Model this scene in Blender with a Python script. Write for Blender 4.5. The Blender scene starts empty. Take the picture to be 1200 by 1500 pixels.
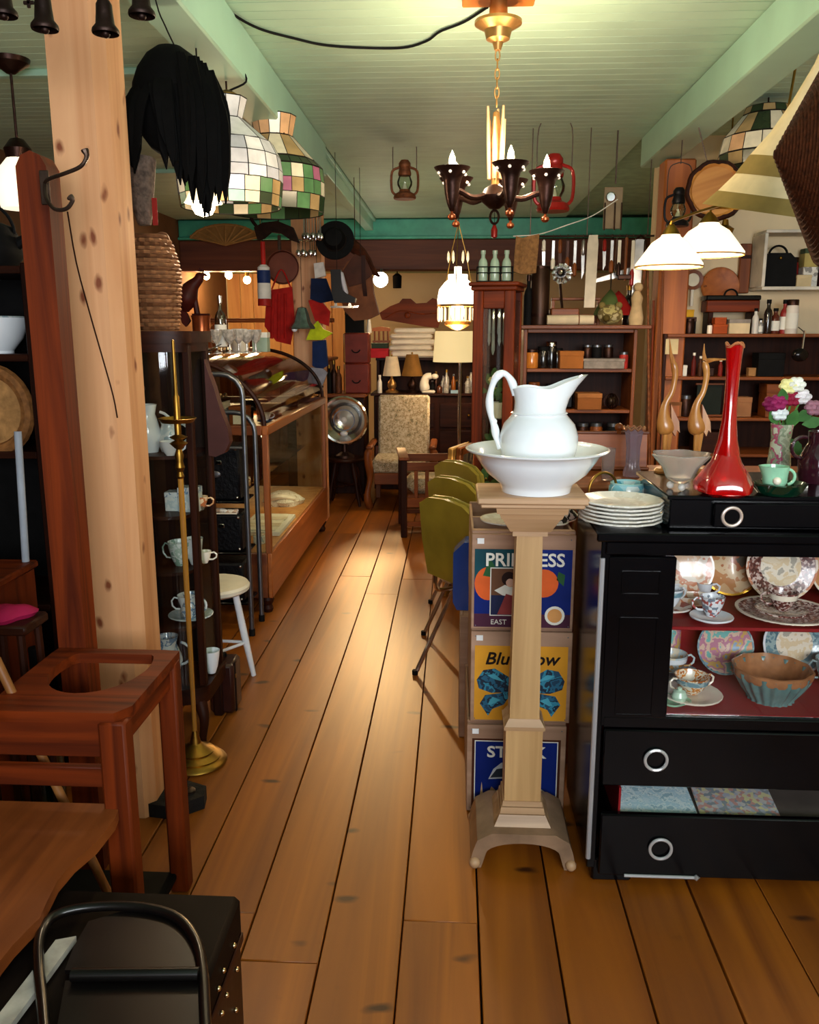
import bpy, bmesh, math, random
from mathutils import Vector, Matrix, Euler
random.seed(7)
SC = bpy.context.scene
COL = SC.collection
R = math.radians
PI = math.pi

# ---------------------------------------------------------------- camera
FPX, CAMH = 1250.0, 1.5                      # focal length in pixels of the 1200x1500 frame, eye height
PITCH, YAW = R(11.97), R(3.0)
cam_data = bpy.data.cameras.new('camera')
cam_data.sensor_fit = 'VERTICAL'; cam_data.sensor_height = 36.0; cam_data.lens = FPX / 1500.0 * 36.0
cam_data.clip_start = 0.05; cam_data.clip_end = 60
cam = bpy.data.objects.new('camera', cam_data); COL.objects.link(cam)
cam.location = (0, 0, CAMH); cam.rotation_euler = (PI / 2 - PITCH, 0, YAW)
SC.camera = cam

# ---------------------------------------------------------------- exposure, world, window light
SC.view_settings.view_transform = 'Standard'
SC.view_settings.look = 'None'
SC.view_settings.exposure = -0.12
SC.view_settings.gamma = 1.0
SC.view_settings.use_curve_mapping = False
world = bpy.data.worlds.new('sky'); SC.world = world; world.use_nodes = True
wn = world.node_tree.nodes; wl = world.node_tree.links
bg = wn['Background']; bg.inputs['Color'].default_value = (0.75, 0.85, 1.0, 1); bg.inputs['Strength'].default_value = 1.0

def lamp(name, kind, loc, energy, color, size=0.05, target=None, parent=None, spot=None, sx=None, sy=None):
    d = bpy.data.lights.new(name, kind); d.energy = energy; d.color = color
    if kind == 'AREA':
        d.shape = 'RECTANGLE'; d.size = sx; d.size_y = sy
    else:
        d.shadow_soft_size = size
    if spot: d.spot_size = R(spot); d.spot_blend = 0.5
    o = bpy.data.objects.new(name, d); COL.objects.link(o); o.location = loc
    if target is not None:
        o.rotation_euler = (Vector(target) - Vector(loc)).to_track_quat('-Z', 'Y').to_euler()
    if parent: o.parent = parent
    return o
# daylight falling through the shop window in the front wall (behind the camera)
lamp('window_daylight', 'AREA', (0.9, -2.12, 1.78), 285, (0.91, 0.955, 1.0), target=(0.6, 3.0, 1.6), sx=2.8, sy=1.35)
WARM = (1.0, 0.66, 0.34)
WARM2 = (1.0, 0.78, 0.52)

# ---------------------------------------------------------------- measuring helpers (pixel of the photo + real distance -> place)
_fh = Vector((-math.sin(YAW), math.cos(YAW), 0)); _r = Vector((math.cos(YAW), math.sin(YAW), 0)); _z = Vector((0, 0, 1))
_f = _fh * math.cos(PITCH) - _z * math.sin(PITCH); _u = _fh * math.sin(PITCH) + _z * math.cos(PITCH)
EYE = Vector((0, 0, CAMH))
def _ray(x, y): return _f + _r * ((x - 600) / FPX) - _u * ((y - 750) / FPX)
def W(x, y, Y):
    d = _ray(x, y); return EYE + d * (Y / d.y)
def WZ(x, y, z):
    d = _ray(x, y); return EYE + d * ((z - CAMH) / d.z)
def S(n, p): return n * ((Vector(p) - EYE).dot(_f)) / FPX    # n pixels at place p, in metres

# ---------------------------------------------------------------- materials
MATS = {}
def _new(name):
    m = bpy.data.materials.new(name); m.use_nodes = True
    nt = m.node_tree; b = nt.nodes['Principled BSDF']
    return m, nt, b
def lin(c):
    if isinstance(c, str):
        c = [int(c[i:i + 2], 16) / 255 for i in (0, 2, 4)]
    return tuple(((v / 12.92) if v <= 0.04045 else ((v + 0.055) / 1.055) ** 2.4) for v in c) + (1,)
def _ramp(nt, stops):
    r = nt.nodes.new('ShaderNodeValToRGB'); e = r.color_ramp.elements
    while len(e) < len(stops): e.new(0.5)
    for k, (p, c) in enumerate(stops):
        e[k].position = p; e[k].color = c
    return r
def _coords(nt, scale=(1, 1, 1), rand=True):
    tc = nt.nodes.new('ShaderNodeTexCoord'); mp = nt.nodes.new('ShaderNodeMapping')
    mp.inputs['Scale'].default_value = scale
    if rand:
        oi = nt.nodes.new('ShaderNodeObjectInfo'); ml = nt.nodes.new('ShaderNodeMath'); ml.operation = 'MULTIPLY'; ml.inputs[1].default_value = 37.0
        ad = nt.nodes.new('ShaderNodeVectorMath'); ad.operation = 'ADD'
        nt.links.new(oi.outputs['Random'], ml.inputs[0]); nt.links.new(tc.outputs['Object'], ad.inputs[0]); nt.links.new(ml.outputs[0], ad.inputs[1])
        nt.links.new(ad.outputs[0], mp.inputs['Vector'])
    else:
        nt.links.new(tc.outputs['Object'], mp.inputs['Vector'])
    return mp
def plain(name, col, rough=0.5, metal=0.0, var=0.18, scale=9.0, bump=0.0, coat=0.0, emit=None, estr=0.0, trans=0.0, ior=1.45, sub=None, spec=None, alpha=1.0):
    if name in MATS: return MATS[name]
    m, nt, b = _new(name); c = lin(col)
    mp = _coords(nt, (scale,) * 3)
    n = nt.nodes.new('ShaderNodeTexNoise'); n.inputs['Detail'].default_value = 5; n.inputs['Scale'].default_value = 1
    nt.links.new(mp.outputs[0], n.inputs['Vector'])
    c2 = tuple(min(1, v * (1 + var)) for v in c[:3]) + (1,); c1 = tuple(v * (1 - var) for v in c[:3]) + (1,)
    r = _ramp(nt, [(0.3, c1), (0.7, c2)]); nt.links.new(n.outputs['Fac'], r.inputs[0]); nt.links.new(r.outputs[0], b.inputs['Base Color'])
    b.inputs['Roughness'].default_value = rough; b.inputs['Metallic'].default_value = metal
    b.inputs['Coat Weight'].default_value = coat; b.inputs['Coat Roughness'].default_value = 0.12
    b.inputs['Transmission Weight'].default_value = trans; b.inputs['IOR'].default_value = ior
    if spec is None and rough >= 0.38 and metal < 0.3: spec = 0.18
    if spec is not None: b.inputs['Specular IOR Level'].default_value = spec
    if bump:
        bp = nt.nodes.new('ShaderNodeBump'); bp.inputs['Strength'].default_value = bump; bp.inputs['Distance'].default_value = 0.01
        nt.links.new(n.outputs['Fac'], bp.inputs['Height']); nt.links.new(bp.outputs[0], b.inputs['Normal'])
    if emit is not None:
        b.inputs['Emission Color'].default_value = lin(emit); b.inputs['Emission Strength'].default_value = estr
    MATS[name] = m; return m
def wood(name, dark, light, axis='z', scale=1.0, rough=0.45, knots=0.0, knotcol='6b3512', coat=0.0, objvar=0.0, bump=0.15, knotsize=0.055, kscale=None, spec=0.5):
    if name in MATS: return MATS[name]
    m, nt, b = _new(name)
    st = [22 * scale] * 3; st['xyz'.index(axis)] = 1.1 * scale
    mp = _coords(nt, tuple(st))
    n = nt.nodes.new('ShaderNodeTexNoise'); n.inputs['Scale'].default_value = 1; n.inputs['Detail'].default_value = 6; n.inputs['Distortion'].default_value = 1.2
    nt.links.new(mp.outputs[0], n.inputs['Vector'])
    r = _ramp(nt, [(0.28, lin(dark)), (0.72, lin(light))]); nt.links.new(n.outputs['Fac'], r.inputs[0])
    out = r.outputs[0]
    if objvar:
        oi = nt.nodes.new('ShaderNodeObjectInfo'); mr = nt.nodes.new('ShaderNodeMapRange'); mr.inputs[3].default_value = 1 - objvar; mr.inputs[4].default_value = 1 + objvar
        nt.links.new(oi.outputs['Random'], mr.inputs[0])
        hs = nt.nodes.new('ShaderNodeHueSaturation'); nt.links.new(mr.outputs[0], hs.inputs['Value']); nt.links.new(out, hs.inputs['Color']); out = hs.outputs[0]
    if knots:
        ks = [knots] * 3; ks['xyz'.index(axis)] = knots * 0.55
        mk = _coords(nt, tuple(kscale or ks))
        v = nt.nodes.new('ShaderNodeTexVoronoi'); v.inputs['Scale'].default_value = 1; v.inputs['Randomness'].default_value = 1
        nz = nt.nodes.new('ShaderNodeTexNoise'); nz.inputs['Scale'].default_value = 2.5
        mx = nt.nodes.new('ShaderNodeVectorMath'); mx.operation = 'MULTIPLY_ADD'; mx.inputs[1].default_value = (0.25, 0.25, 0.25)
        nt.links.new(mk.outputs[0], nz.inputs['Vector']); nt.links.new(nz.outputs['Color'], mx.inputs[0]); nt.links.new(mk.outputs[0], mx.inputs[2])
        nt.links.new(mx.outputs[0], v.inputs['Vector'])
        kr = _ramp(nt, [(knotsize, (1, 1, 1, 1)), (knotsize * 2.6, (0, 0, 0, 1))]); nt.links.new(v.outputs['Distance'], kr.inputs[0])
        mc = nt.nodes.new('ShaderNodeMix'); mc.data_type = 'RGBA'
        nt.links.new(kr.outputs[0], mc.inputs['Factor']); nt.links.new(out, mc.inputs['A']); mc.inputs['B'].default_value = lin(knotcol); out = mc.outputs['Result']
    nt.links.new(out, b.inputs['Base Color']); b.inputs['Roughness'].default_value = rough; b.inputs['Specular IOR Level'].default_value = spec; b.inputs['Coat Weight'].default_value = coat; b.inputs['Coat Roughness'].default_value = 0.25
    if bump:
        bp = nt.nodes.new('ShaderNodeBump'); bp.inputs['Strength'].default_value = bump; bp.inputs['Distance'].default_value = 0.004
        nt.links.new(n.outputs['Fac'], bp.inputs['Height']); nt.links.new(bp.outputs[0], b.inputs['Normal'])
    MATS[name] = m; return m
def glass(name, col=(1, 1, 1), refl=0.10, rough=0.02, ior=1.3):
    if name in MATS: return MATS[name]
    m = bpy.data.materials.new(name); m.use_nodes = True; nt = m.node_tree; nt.nodes.clear()
    o = nt.nodes.new('ShaderNodeOutputMaterial'); t = nt.nodes.new('ShaderNodeBsdfTransparent'); g = nt.nodes.new('ShaderNodeBsdfGlossy'); mx = nt.nodes.new('ShaderNodeMixShader')
    fr = nt.nodes.new('ShaderNodeFresnel'); fr.inputs['IOR'].default_value = ior
    ad = nt.nodes.new('ShaderNodeMath'); ad.operation = 'ADD'; ad.inputs[1].default_value = max(0, refl - 0.04); ad.use_clamp = True
    nz = nt.nodes.new('ShaderNodeTexNoise'); nz.inputs['Scale'].default_value = 3
    rr = _ramp(nt, [(0, (rough,) * 3 + (1,)), (1, (rough * 2,) * 3 + (1,))]); nt.links.new(nz.outputs['Fac'], rr.inputs[0]); nt.links.new(rr.outputs[0], g.inputs['Roughness'])
    t.inputs['Color'].default_value = lin(col)
    (nt.links.new(fr.outputs[0], ad.inputs[0]) if ior > 1.0 else setattr(ad.inputs[0], 'default_value', 0.04)); nt.links.new(ad.outputs[0], mx.inputs[0]); nt.links.new(t.outputs[0], mx.inputs[1]); nt.links.new(g.outputs[0], mx.inputs[2]); nt.links.new(mx.outputs[0], o.inputs[0])
    MATS[name] = m; return m
def pattern(name, cols, scale=18.0, rough=0.4, kind='voronoi', coat=0.0):
    """printed / painted pattern of several colours"""
    if name in MATS: return MATS[name]
    m, nt, b = _new(name); mp = _coords(nt, (scale,) * 3)
    if kind == 'voronoi':
        v = nt.nodes.new('ShaderNodeTexVoronoi'); v.inputs['Scale'].default_value = 1; nt.links.new(mp.outputs[0], v.inputs['Vector'])
        sp = nt.nodes.new('ShaderNodeSeparateColor'); nt.links.new(v.outputs['Color'], sp.inputs[0]); src = sp.outputs[0]
    else:
        v = nt.nodes.new('ShaderNodeTexNoise'); v.inputs['Scale'].default_value = 1; v.inputs['Detail'].default_value = 3; nt.links.new(mp.outputs[0], v.inputs['Vector']); src = v.outputs['Fac']
    k = len(cols); lo, hi = (0, 1) if kind == 'voronoi' else (0.32, 0.68)
    r = _ramp(nt, [(lo + (hi - lo) * i / k, lin(c)) for i, c in enumerate(cols)]); r.color_ramp.interpolation = 'CONSTANT'
    nt.links.new(src, r.inputs[0]); nt.links.new(r.outputs[0], b.inputs['Base Color']); b.inputs['Roughness'].default_value = rough; b.inputs['Coat Weight'].default_value = coat
    MATS[name] = m; return m

# ---------------------------------------------------------------- mesh builder
class G:
    def __init__(s): s.v = []; s.f = []
    def add(s, vs, fs, M=None):
        k = len(s.v)
        s.v += [tuple(M @ Vector(p)) if M is not None else tuple(p) for p in vs]
        s.f += [tuple(i + k for i in f) for f in fs]
        return s
    def box(s, c, d, bev=None, M=None, rot=None):
        hx, hy, hz = d[0] / 2, d[1] / 2, d[2] / 2
        b = min(hx, hy, hz) * 0.16 if bev is None else bev
        b = min(b, min(hx, hy, hz) * 0.9)
        T = Matrix.Translation(c)
        if rot is not None: T = T @ Euler(rot).to_matrix().to_4x4()
        if M is not None: T = M @ T
        if b <= 0:
            vs = [(x * hx, y * hy, z * hz) for x in (-1, 1) for y in (-1, 1) for z in (-1, 1)]
            return s.add(vs, [(0, 1, 3, 2), (4, 6, 7, 5), (0, 4, 5, 1), (2, 3, 7, 6), (0, 2, 6, 4), (1, 5, 7, 3)], T)
        vs = []; idx = {}
        for x in (-1, 1):
            for y in (-1, 1):
                for z in (-1, 1):
                    for a in range(3):
                        p = [x * (hx - b), y * (hy - b), z * (hz - b)]
                        p[a] = (x * hx, y * hy, z * hz)[a]
                        idx[(x, y, z, a)] = len(vs); vs.append(p)
        fs = []
        for q in (-1, 1):
            fs.append([idx[(q, y, z, 0)] for y, z in ((-1, -1), (1, -1), (1, 1), (-1, 1))])
            fs.append([idx[(x, q, z, 1)] for x, z in ((-1, -1), (1, -1), (1, 1), (-1, 1))])
            fs.append([idx[(x, y, q, 2)] for x, y in ((-1, -1), (1, -1), (1, 1), (-1, 1))])
            for w in (-1, 1):
                fs.append([idx[(-1, q, w, 1)], idx[(1, q, w, 1)], idx[(1, q, w, 2)], idx[(-1, q, w, 2)]])
                fs.append([idx[(q, -1, w, 0)], idx[(q, 1, w, 0)], idx[(q, 1, w, 2)], idx[(q, -1, w, 2)]])
                fs.append([idx[(q, w, -1, 0)], idx[(q, w, 1, 0)], idx[(q, w, 1, 1)], idx[(q, w, -1, 1)]])
        for x in (-1, 1):
            for y in (-1, 1):
                for z in (-1, 1):
                    fs.append([idx[(x, y, z, a)] for a in range(3)])
        return s.add(vs, fs, T)
    def lathe(s, prof, n=20, M=None, flute=None, c=(0, 0, 0)):
        """prof = [(r, z), ...]; r<=0 closes to a point"""
        vs = []; rings = []
        for r, z in prof:
            if r <= 1e-6:
                rings.append([len(vs)]); vs.append((c[0], c[1], c[2] + z))
            else:
                ring = []
                for k in range(n):
                    a = 2 * PI * k / n; rr = r * (flute(a, z) if flute else 1)
                    ring.append(len(vs)); vs.append((c[0] + rr * math.cos(a), c[1] + rr * math.sin(a), c[2] + z))
                rings.append(ring)
        fs = []
        for A, B in zip(rings, rings[1:]):
            if len(A) == 1 and len(B) == 1: continue
            for k in range(n):
                k2 = (k + 1) % n
                if len(A) == 1: fs.append((A[0], B[k], B[k2]))
                elif len(B) == 1: fs.append((A[k], B[0], A[k2]))
                else: fs.append((A[k], A[k2], B[k2], B[k]))
        return s.add(vs, fs, M)
    def tube(s, pts, r, n=8, closed=False, M=None, cap=True):
        pts = [Vector(p) for p in pts]; m = len(pts)
        rs = r if isinstance(r, (list, tuple)) else [r] * m
        vs = []; fs = []; prev = None
        for i, p in enumerate(pts):
            if closed: t = pts[(i + 1) % m] - pts[i - 1]
            else: t = pts[min(i + 1, m - 1)] - pts[max(i - 1, 0)]
            if t.length < 1e-9: t = Vector((0, 0, 1))
            t.normalize()
            if prev is None:
                a = Vector((0, 0, 1)) if abs(t.z) < 0.9 else Vector((1, 0, 0))
                u = t.cross(a).normalized()
            else:
                u = prev - t * prev.dot(t)
                u = u.normalized() if u.length > 1e-6 else t.orthogonal().normalized()
            w = t.cross(u); prev = u
            for k in range(n):
                a = 2 * PI * k / n
                vs.append(p + (u * math.cos(a) + w * math.sin(a)) * rs[i])
        for i in range(m if closed else m - 1):
            j = (i + 1) % m
            for k in range(n):
                k2 = (k + 1) % n
                fs.append((i * n + k, i * n + k2, j * n + k2, j * n + k))
        if cap and not closed:
            fs.append(tuple(range(n))); fs.append(tuple((m - 1) * n + k for k in range(n)))
        return s.add(vs, fs, M)
    def prism(s, poly, d, plane='xz', off=0.0, M=None):
        """outline extruded by d, centred on off along the third axis"""
        n = len(poly); vs = []
        for q in (-0.5, 0.5):
            for a, b in poly:
                w = off + q * d
                vs.append({'xz': (a, w, b), 'xy': (a, b, w), 'yz': (w, a, b)}[plane])
        fs = [tuple(range(n)), tuple(range(2 * n - 1, n - 1, -1))]
        for i in range(n):
            j = (i + 1) % n; fs.append((i, j, n + j, n + i))
        return s.add(vs, fs, M)
    def ball(s, c, r, n=12, M=None, sz=1.0, sx=1.0, sy=1.0):
        m = max(5, n // 2)
        T = Matrix.Translation(c) @ Matrix.Diagonal((sx, sy, 1, 1))
        if M is not None: T = M @ T
        return s.lathe([(r * math.sin(PI * k / m), -r * sz * math.cos(PI * k / m)) for k in range(m + 1)], n, T)
    def ribbon(s, pts, w, t, side):
        """flat strip along pts, width w along the vector 'side', thickness t"""
        side = Vector(side).normalized(); vs = []; fs = []; m = len(pts)
        ws = w if isinstance(w, (list, tuple)) else [w] * m
        for i, p in enumerate(pts):
            p = Vector(p); tan = (Vector(pts[min(i + 1, m - 1)]) - Vector(pts[max(i - 1, 0)])).normalized(); nn = tan.cross(side).normalized()
            for a, b in ((-1, -1), (1, -1), (1, 1), (-1, 1)):
                vs.append(p + side * (a * ws[i] / 2) + nn * (b * t / 2))
        for i in range(m - 1):
            for k in range(4):
                k2 = (k + 1) % 4; fs.append((4 * i + k, 4 * i + k2, 4 * i + 4 + k2, 4 * i + 4 + k))
        fs += [(0, 1, 2, 3), tuple(4 * (m - 1) + k for k in range(4))]
        return s.add(vs, fs)
    def mesh(s, name, sharp=38):
        me = bpy.data.meshes.new(name); me.from_pydata(s.v, [], s.f)
        bm = bmesh.new(); bm.from_mesh(me); bmesh.ops.recalc_face_normals(bm, faces=bm.faces); bm.to_mesh(me); bm.free()
        me.shade_smooth(); me.set_sharp_from_angle(angle=R(sharp))
        return me

def put(name, g, mat, parent=None, loc=None, rot=None, label=None, kind=None, sharp=38):
    me = g if isinstance(g, bpy.types.Mesh) else g.mesh(name, sharp)
    if not me.materials: me.materials.append(mat)
    o = bpy.data.objects.new(name, me); COL.objects.link(o)
    if parent is not None: o.parent = parent
    if loc is not None: o.location = loc
    if rot is not None: o.rotation_euler = rot
    if label: o['label'] = label
    if kind: o['kind'] = kind
    return o
def tag(o, label, cat, group=None):
    o['label'] = label; o['category'] = cat
    if group: o['group'] = group
    return o
def thing(name, label, cat, loc=(0, 0, 0), rotz=0.0, group=None, rot=None):
    o = bpy.data.objects.new(name, None); COL.objects.link(o); o.empty_display_size = 0.05
    o.location = loc; o.rotation_euler = rot if rot is not None else (0, 0, rotz)
    return tag(o, label, cat, group)
def solo(name, g, mat, label, cat, loc=(0, 0, 0), rotz=0.0, group=None, rot=None, sharp=38):
    return tag(put(name, g, mat, None, loc, rot if rot is not None else (0, 0, rotz), sharp=sharp), label, cat, group)
def dup(o, loc, rot=None, label=None, group=None, scale=None):
    def cp(a, par):
        c = a.copy(); COL.objects.link(c); c.parent = par
        for ch in a.children: cp(ch, c)
        return c
    c = cp(o, None); c.location = loc
    if rot is not None: c.rotation_euler = rot
    if scale is not None: c.scale = (scale,) * 3
    if label: c['label'] = label
    if group: c['group'] = group
    return c
def text(parent, body, size, mat, M, depth=0.0015, name='lettering', align='LEFT', shear=0.0, sx=1.0, bold=0.0):
    cu = bpy.data.curves.new('lettering', 'FONT'); cu.body = body; cu.size = size; cu.extrude = depth; cu.align_x = align; cu.shear = shear; cu.resolution_u = 3; cu.offset = bold
    t = bpy.data.objects.new('lettering', cu); COL.objects.link(t)
    dg = bpy.context.evaluated_depsgraph_get(); me = bpy.data.meshes.new_from_object(t.evaluated_get(dg))
    bpy.data.objects.remove(t); bpy.data.curves.remove(cu)
    me.transform(M @ Matrix.Diagonal((sx, 1, 1, 1))); me.materials.clear(); me.materials.append(mat)
    o = bpy.data.objects.new(name, me); COL.objects.link(o); o.parent = parent
    return o
def arc(c, r, a0, a1, n, plane='xz', w=0.0, ry=None):
    ry = r if ry is None else ry; out = []
    for k in range(n + 1):
        a = R(a0 + (a1 - a0) * k / n); u, v = r * math.cos(a), ry * math.sin(a)
        out.append({'xz': (c[0] + u, c[1] + w, c[2] + v), 'xy': (c[0] + u, c[1] + v, c[2] + w), 'yz': (c[0] + w, c[1] + u, c[2] + v)}[plane])
    return out
def bez(pts, n=24):
    """smooth curve through points (Catmull-Rom)"""
    P = [Vector(p) for p in pts]; P = [P[0] * 2 - P[1]] + P + [P[-1] * 2 - P[-2]]; out = []
    segs = len(P) - 3; per = max(2, n // segs)
    for i in range(segs):
        a, b, c, d = P[i:i + 4]
        for k in range(per):
            t = k / per
            out.append(0.5 * ((2 * b) + (c - a) * t + (2 * a - 5 * b + 4 * c - d) * t * t + (3 * b - a - 3 * c + d) * t ** 3))
    out.append(P[-2]); return out

# shared finishes
PINE = wood('pine_post', 'bd7d4c', 'dda676', 'z', 0.5, 0.6, knots=9.0, knotcol='7a3a16', bump=0.1, knotsize=0.08, kscale=(15, 15, 7.5))
OAK = wood('oak_brown', '5e2b0c', '8f4c1c', 'z', 1.0, 0.45, spec=0.3)
OAKX = wood('oak_brown_x', '5e2b0c', '8f4c1c', 'x', 1.0, 0.45, spec=0.3)
OAKY = wood('oak_brown_y', '5e2b0c', '8f4c1c', 'y', 1.0, 0.45, spec=0.3)
REDW = wood('red_mahogany', '421404', '7a2f0a', 'z', 1.0, 0.5, spec=0.2)
REDWX = wood('red_mahogany_x', '421404', '7a2f0a', 'x', 1.0, 0.5, spec=0.2)
DARKW = wood('dark_walnut', '1c0a05', '38180a', 'z', 1.0, 0.5, spec=0.12)
DARKWX = wood('dark_walnut_x', '1c0a05', '38180a', 'x', 1.0, 0.45, spec=0.15)
BRASS = plain('brass', '94702f', 0.38, 1.0, 0.2, 20)
AGED = plain('aged_bronze', '36211a', 0.38, 0.8, 0.3, 30, bump=0.2)
CHROME = plain('chrome', 'd8d8da', 0.12, 1.0, 0.05, 8)
STEEL = plain('grey_steel', '6d7076', 0.35, 0.9, 0.15, 20)
BLACK = plain('black_paint', '050507', 0.2, 0.0, 0.3, 12, spec=0.3)
MATTE = plain('matte_black', '0a0909', 0.75, 0.0, 0.4, 20, spec=0.2)
WHITEC = plain('white_china', 'eef3f7', 0.16, 0.0, 0.03, 6, coat=0.5)
CREAM = plain('cream_china', 'efe4cf', 0.2, 0.0, 0.06, 12, coat=0.4)
CLEAR = glass('clear_glass', (1, 1, 1), 0.08)
SMOKE = glass('old_glass', (0.95, 0.96, 0.94), 0.06, 0.02, 0.0)
PAPERW = plain('white_paper', 'e8e4d8', 0.8, 0.0, 0.06, 15)
# ================================================================ the shop: floor, ceiling, walls, beams, posts
X0, X1, Y0, Y1, CEIL = -3.0, 3.0, -2.0, 11.4, 2.67
def struct(name, g, mat, label=None, parent=None, **k):
    o = put(name, g, mat, parent, **k)
    if parent is None: o['kind'] = 'structure'
    if label: o['label'] = label
    return o
FLOORW = wood('floor_fir', '70380a', 'a85f12', 'y', 0.42, 0.42, knots=2.6, knotcol='42200a', objvar=0.16, bump=0.08, knotsize=0.05, kscale=(3.2, 6.5, 0.0))
DARKGAP = plain('floor_gap', '1a0d05', 0.9)
floor = struct('floor', G().box((0, (Y0 + Y1) / 2, -0.06), (X1 - X0, Y1 - Y0, 0.06), 0), DARKGAP, 'wide worn fir floorboards running to the back of the shop')
rng = random.Random(3)
k = -16
while 0.0755 + k * 0.195 < X1:
    xa = max(X0, 0.0755 + k * 0.195); xb = min(X1, 0.0755 + (k + 1) * 0.195); k += 1
    if xb - xa < 0.03: continue
    y = Y0
    while y < Y1:
        ln = rng.uniform(2.6, 4.6); ye = Y1 if Y1 - (y + ln) < 1.0 else y + ln
        gp = rng.choice((0.0035, 0.0045, 0.007))
        put('plank', G().box((0, 0, -0.015), (xb - xa - gp, ye - y - 0.003, 0.03), 0.0018), FLOORW, floor, loc=((xa + xb) / 2, (y + ye) / 2, rng.uniform(-0.0012, 0)))
        y = ye
GREEN = plain('green_gloss_paint', 'b9d6be', 0.55, 0.0, 0.08, 3)
GREENB = plain('green_beam_paint', 'a6cfba', 0.35, 0.0, 0.08, 3)
ceiling = struct('ceiling', G().box((0, (Y0 + Y1) / 2, CEIL + 0.06), (X1 - X0, Y1 - Y0, 0.06), 0), plain('ceiling_gap', '98ba9f', 0.6), 'green painted ceiling of narrow boards')
BW = 0.088
me_c = G().box((0, 0, 0.015), (2.0, BW - 0.002, 0.03), 0.002).mesh('ceiling_board'); me_c.materials.append(GREEN)
me_l = G().box((0, 0, 0.015), (X0 * -1 - 1.0, BW - 0.002, 0.03), 0.002).mesh('ceiling_board'); me_l.materials.append(GREEN)
me_r = G().box((0, 0, 0.015), (X1 - 1.3, BW - 0.002, 0.03), 0.002).mesh('ceiling_board'); me_r.materials.append(GREEN)
y = 2.2; i = 0
while y < 9.5:
    put('ceiling_board', me_c, GREEN, ceiling, loc=(0.148, y, CEIL)); put('ceiling_board', me_l, GREEN, ceiling, loc=((X0 - 1.0) / 2, y, CEIL))
    if y < 5.7: put('ceiling_board', me_r, GREEN, ceiling, loc=((X1 + 1.3) / 2, y, CEIL))
    y += BW
struct('ceiling_front', G().box((0, (Y0 + 2.15) / 2, CEIL + 0.015), (X1 - X0, 2.15 - Y0, 0.028), 0), GREEN)
# beams carrying the ceiling
struct('trim_1', G().box((-0.92, 1.9, 2.57), (0.16, 7.8, 0.2), 0.008), GREENB, 'pale green ceiling beam above the pine post')
struct('trim_2', G().box((1.224, 1.85, 2.58), (0.174, 7.7, 0.18), 0.008), GREENB, 'pale green ceiling beam above the right-hand shelves')
struct('trim_3', G().box((-0.93, 7.65, 2.61), (0.09, 3.7, 0.12), 0.006), GREENB, 'thin green ceiling batten behind the beam end')
struct('trim_4', G().box((-0.87, 7.65, 2.655), (0.03, 3.7, 0.03), 0.004), GREENB)
struct('trim_5', G().box((-1.02, 1.9, 2.655), (0.035, 7.8, 0.03), 0.004), GREENB)
struct('trim_6', G().box((-2.0, 4.15, 2.655), (2.0, 0.05, 0.03), 0.004), GREENB)
struct('trim_7', G().box((-2.0, 6.6, 2.655), (2.0, 0.05, 0.03), 0.004), GREENB)
struct('trim_8', G().box((0, 9.56, 2.565), (X1 - X0, 0.12, 0.21), 0.01).box((0, 9.49, 2.475), (X1 - X0, 0.05, 0.03), 0.006), plain('teal_header_paint', '49ab90', 0.35), 'teal painted header board across the back')
struct('trim_9', G().box((0, 9.6, 2.30), (X1 - X0, 0.2, 0.32), 0.01), wood('header_wood', '4a2113', '6d3820', 'x', 0.6, 0.6), 'dark brown timber header across the back opening')
WALLC = plain('cream_plaster', 'd9c39a', 0.85, 0.0, 0.08, 2)
WALLD = plain('dark_boarding', '6b4a30', 0.8, 0.0, 0.2, 3)
struct('wall_left', G().box((X0 - 0.05, (Y0 + Y1) / 2, 1.35), (0.1, Y1 - Y0, 2.8), 0), WALLD)
struct('wall_right', G().box((X1 + 0.05, (Y0 + Y1) / 2, 1.35), (0.1, Y1 - Y0, 2.8), 0), WALLC)
wb = struct('wall_back', G().box((0, Y1 + 0.05, 1.35), (X1 - X0, 0.1, 2.8), 0), WALLC, 'cream wall of the back room')
PANEL = wood('pine_panel', 'b9763a', 'dba25c', 'z', 0.5, 0.55, knots=4.0)
for i in range(9):
    put('panel', G().box((0, 0, 0), (0.166, 0.02, 2.6), 0.006), PANEL, wb, loc=(-2.9 + i * 0.172, Y1 - 0.012, 1.3))
struct('ceiling_back_room', G().box((0, 10.55, 2.245), (X1 - X0, 1.7, 0.03), 0), plain('pale_green_paint', 'a9c3a0', 0.5))
struct('wall_partition', G().box((2.12, 5.72, 1.335), (1.76, 0.1, 2.67), 0), plain('partition_cream', 'e0cba6', 0.85, 0.0, 0.06, 3), 'cream partition wall behind the right-hand shelving')
# front wall with the shop window the daylight comes through
FW = plain('front_wall', 'cdbb98', 0.85)
struct('wall_front', G().box((-1.9, Y0 - 0.05, 1.35), (2.2, 0.1, 2.8), 0).box((2.65, Y0 - 0.05, 1.35), (0.7, 0.1, 2.8), 0)
       .box((0.75, Y0 - 0.05, 0.46), (3.1, 0.1, 0.98), 0).box((0.75, Y0 - 0.05, 2.63), (3.1, 0.1, 0.24), 0), FW)
w1 = struct('window_1', G().box((0.75, Y0 - 0.05, 0.975), (3.1, 0.12, 0.05), 0.006).box((0.75, Y0 - 0.05, 2.49), (3.1, 0.12, 0.05), 0.006)
            .box((-0.78, Y0 - 0.05, 1.73), (0.05, 0.12, 1.5), 0.006).box((2.28, Y0 - 0.05, 1.73), (0.05, 0.12, 1.5), 0.006), wood('window_wood', '5a3218', '7c4a26', 'z'))
for x in (0.24, 1.26): put('mullion', G().box((x, Y0 - 0.05, 1.73), (0.04, 0.08, 1.5), 0.004), MATS['window_wood'], w1)
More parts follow.
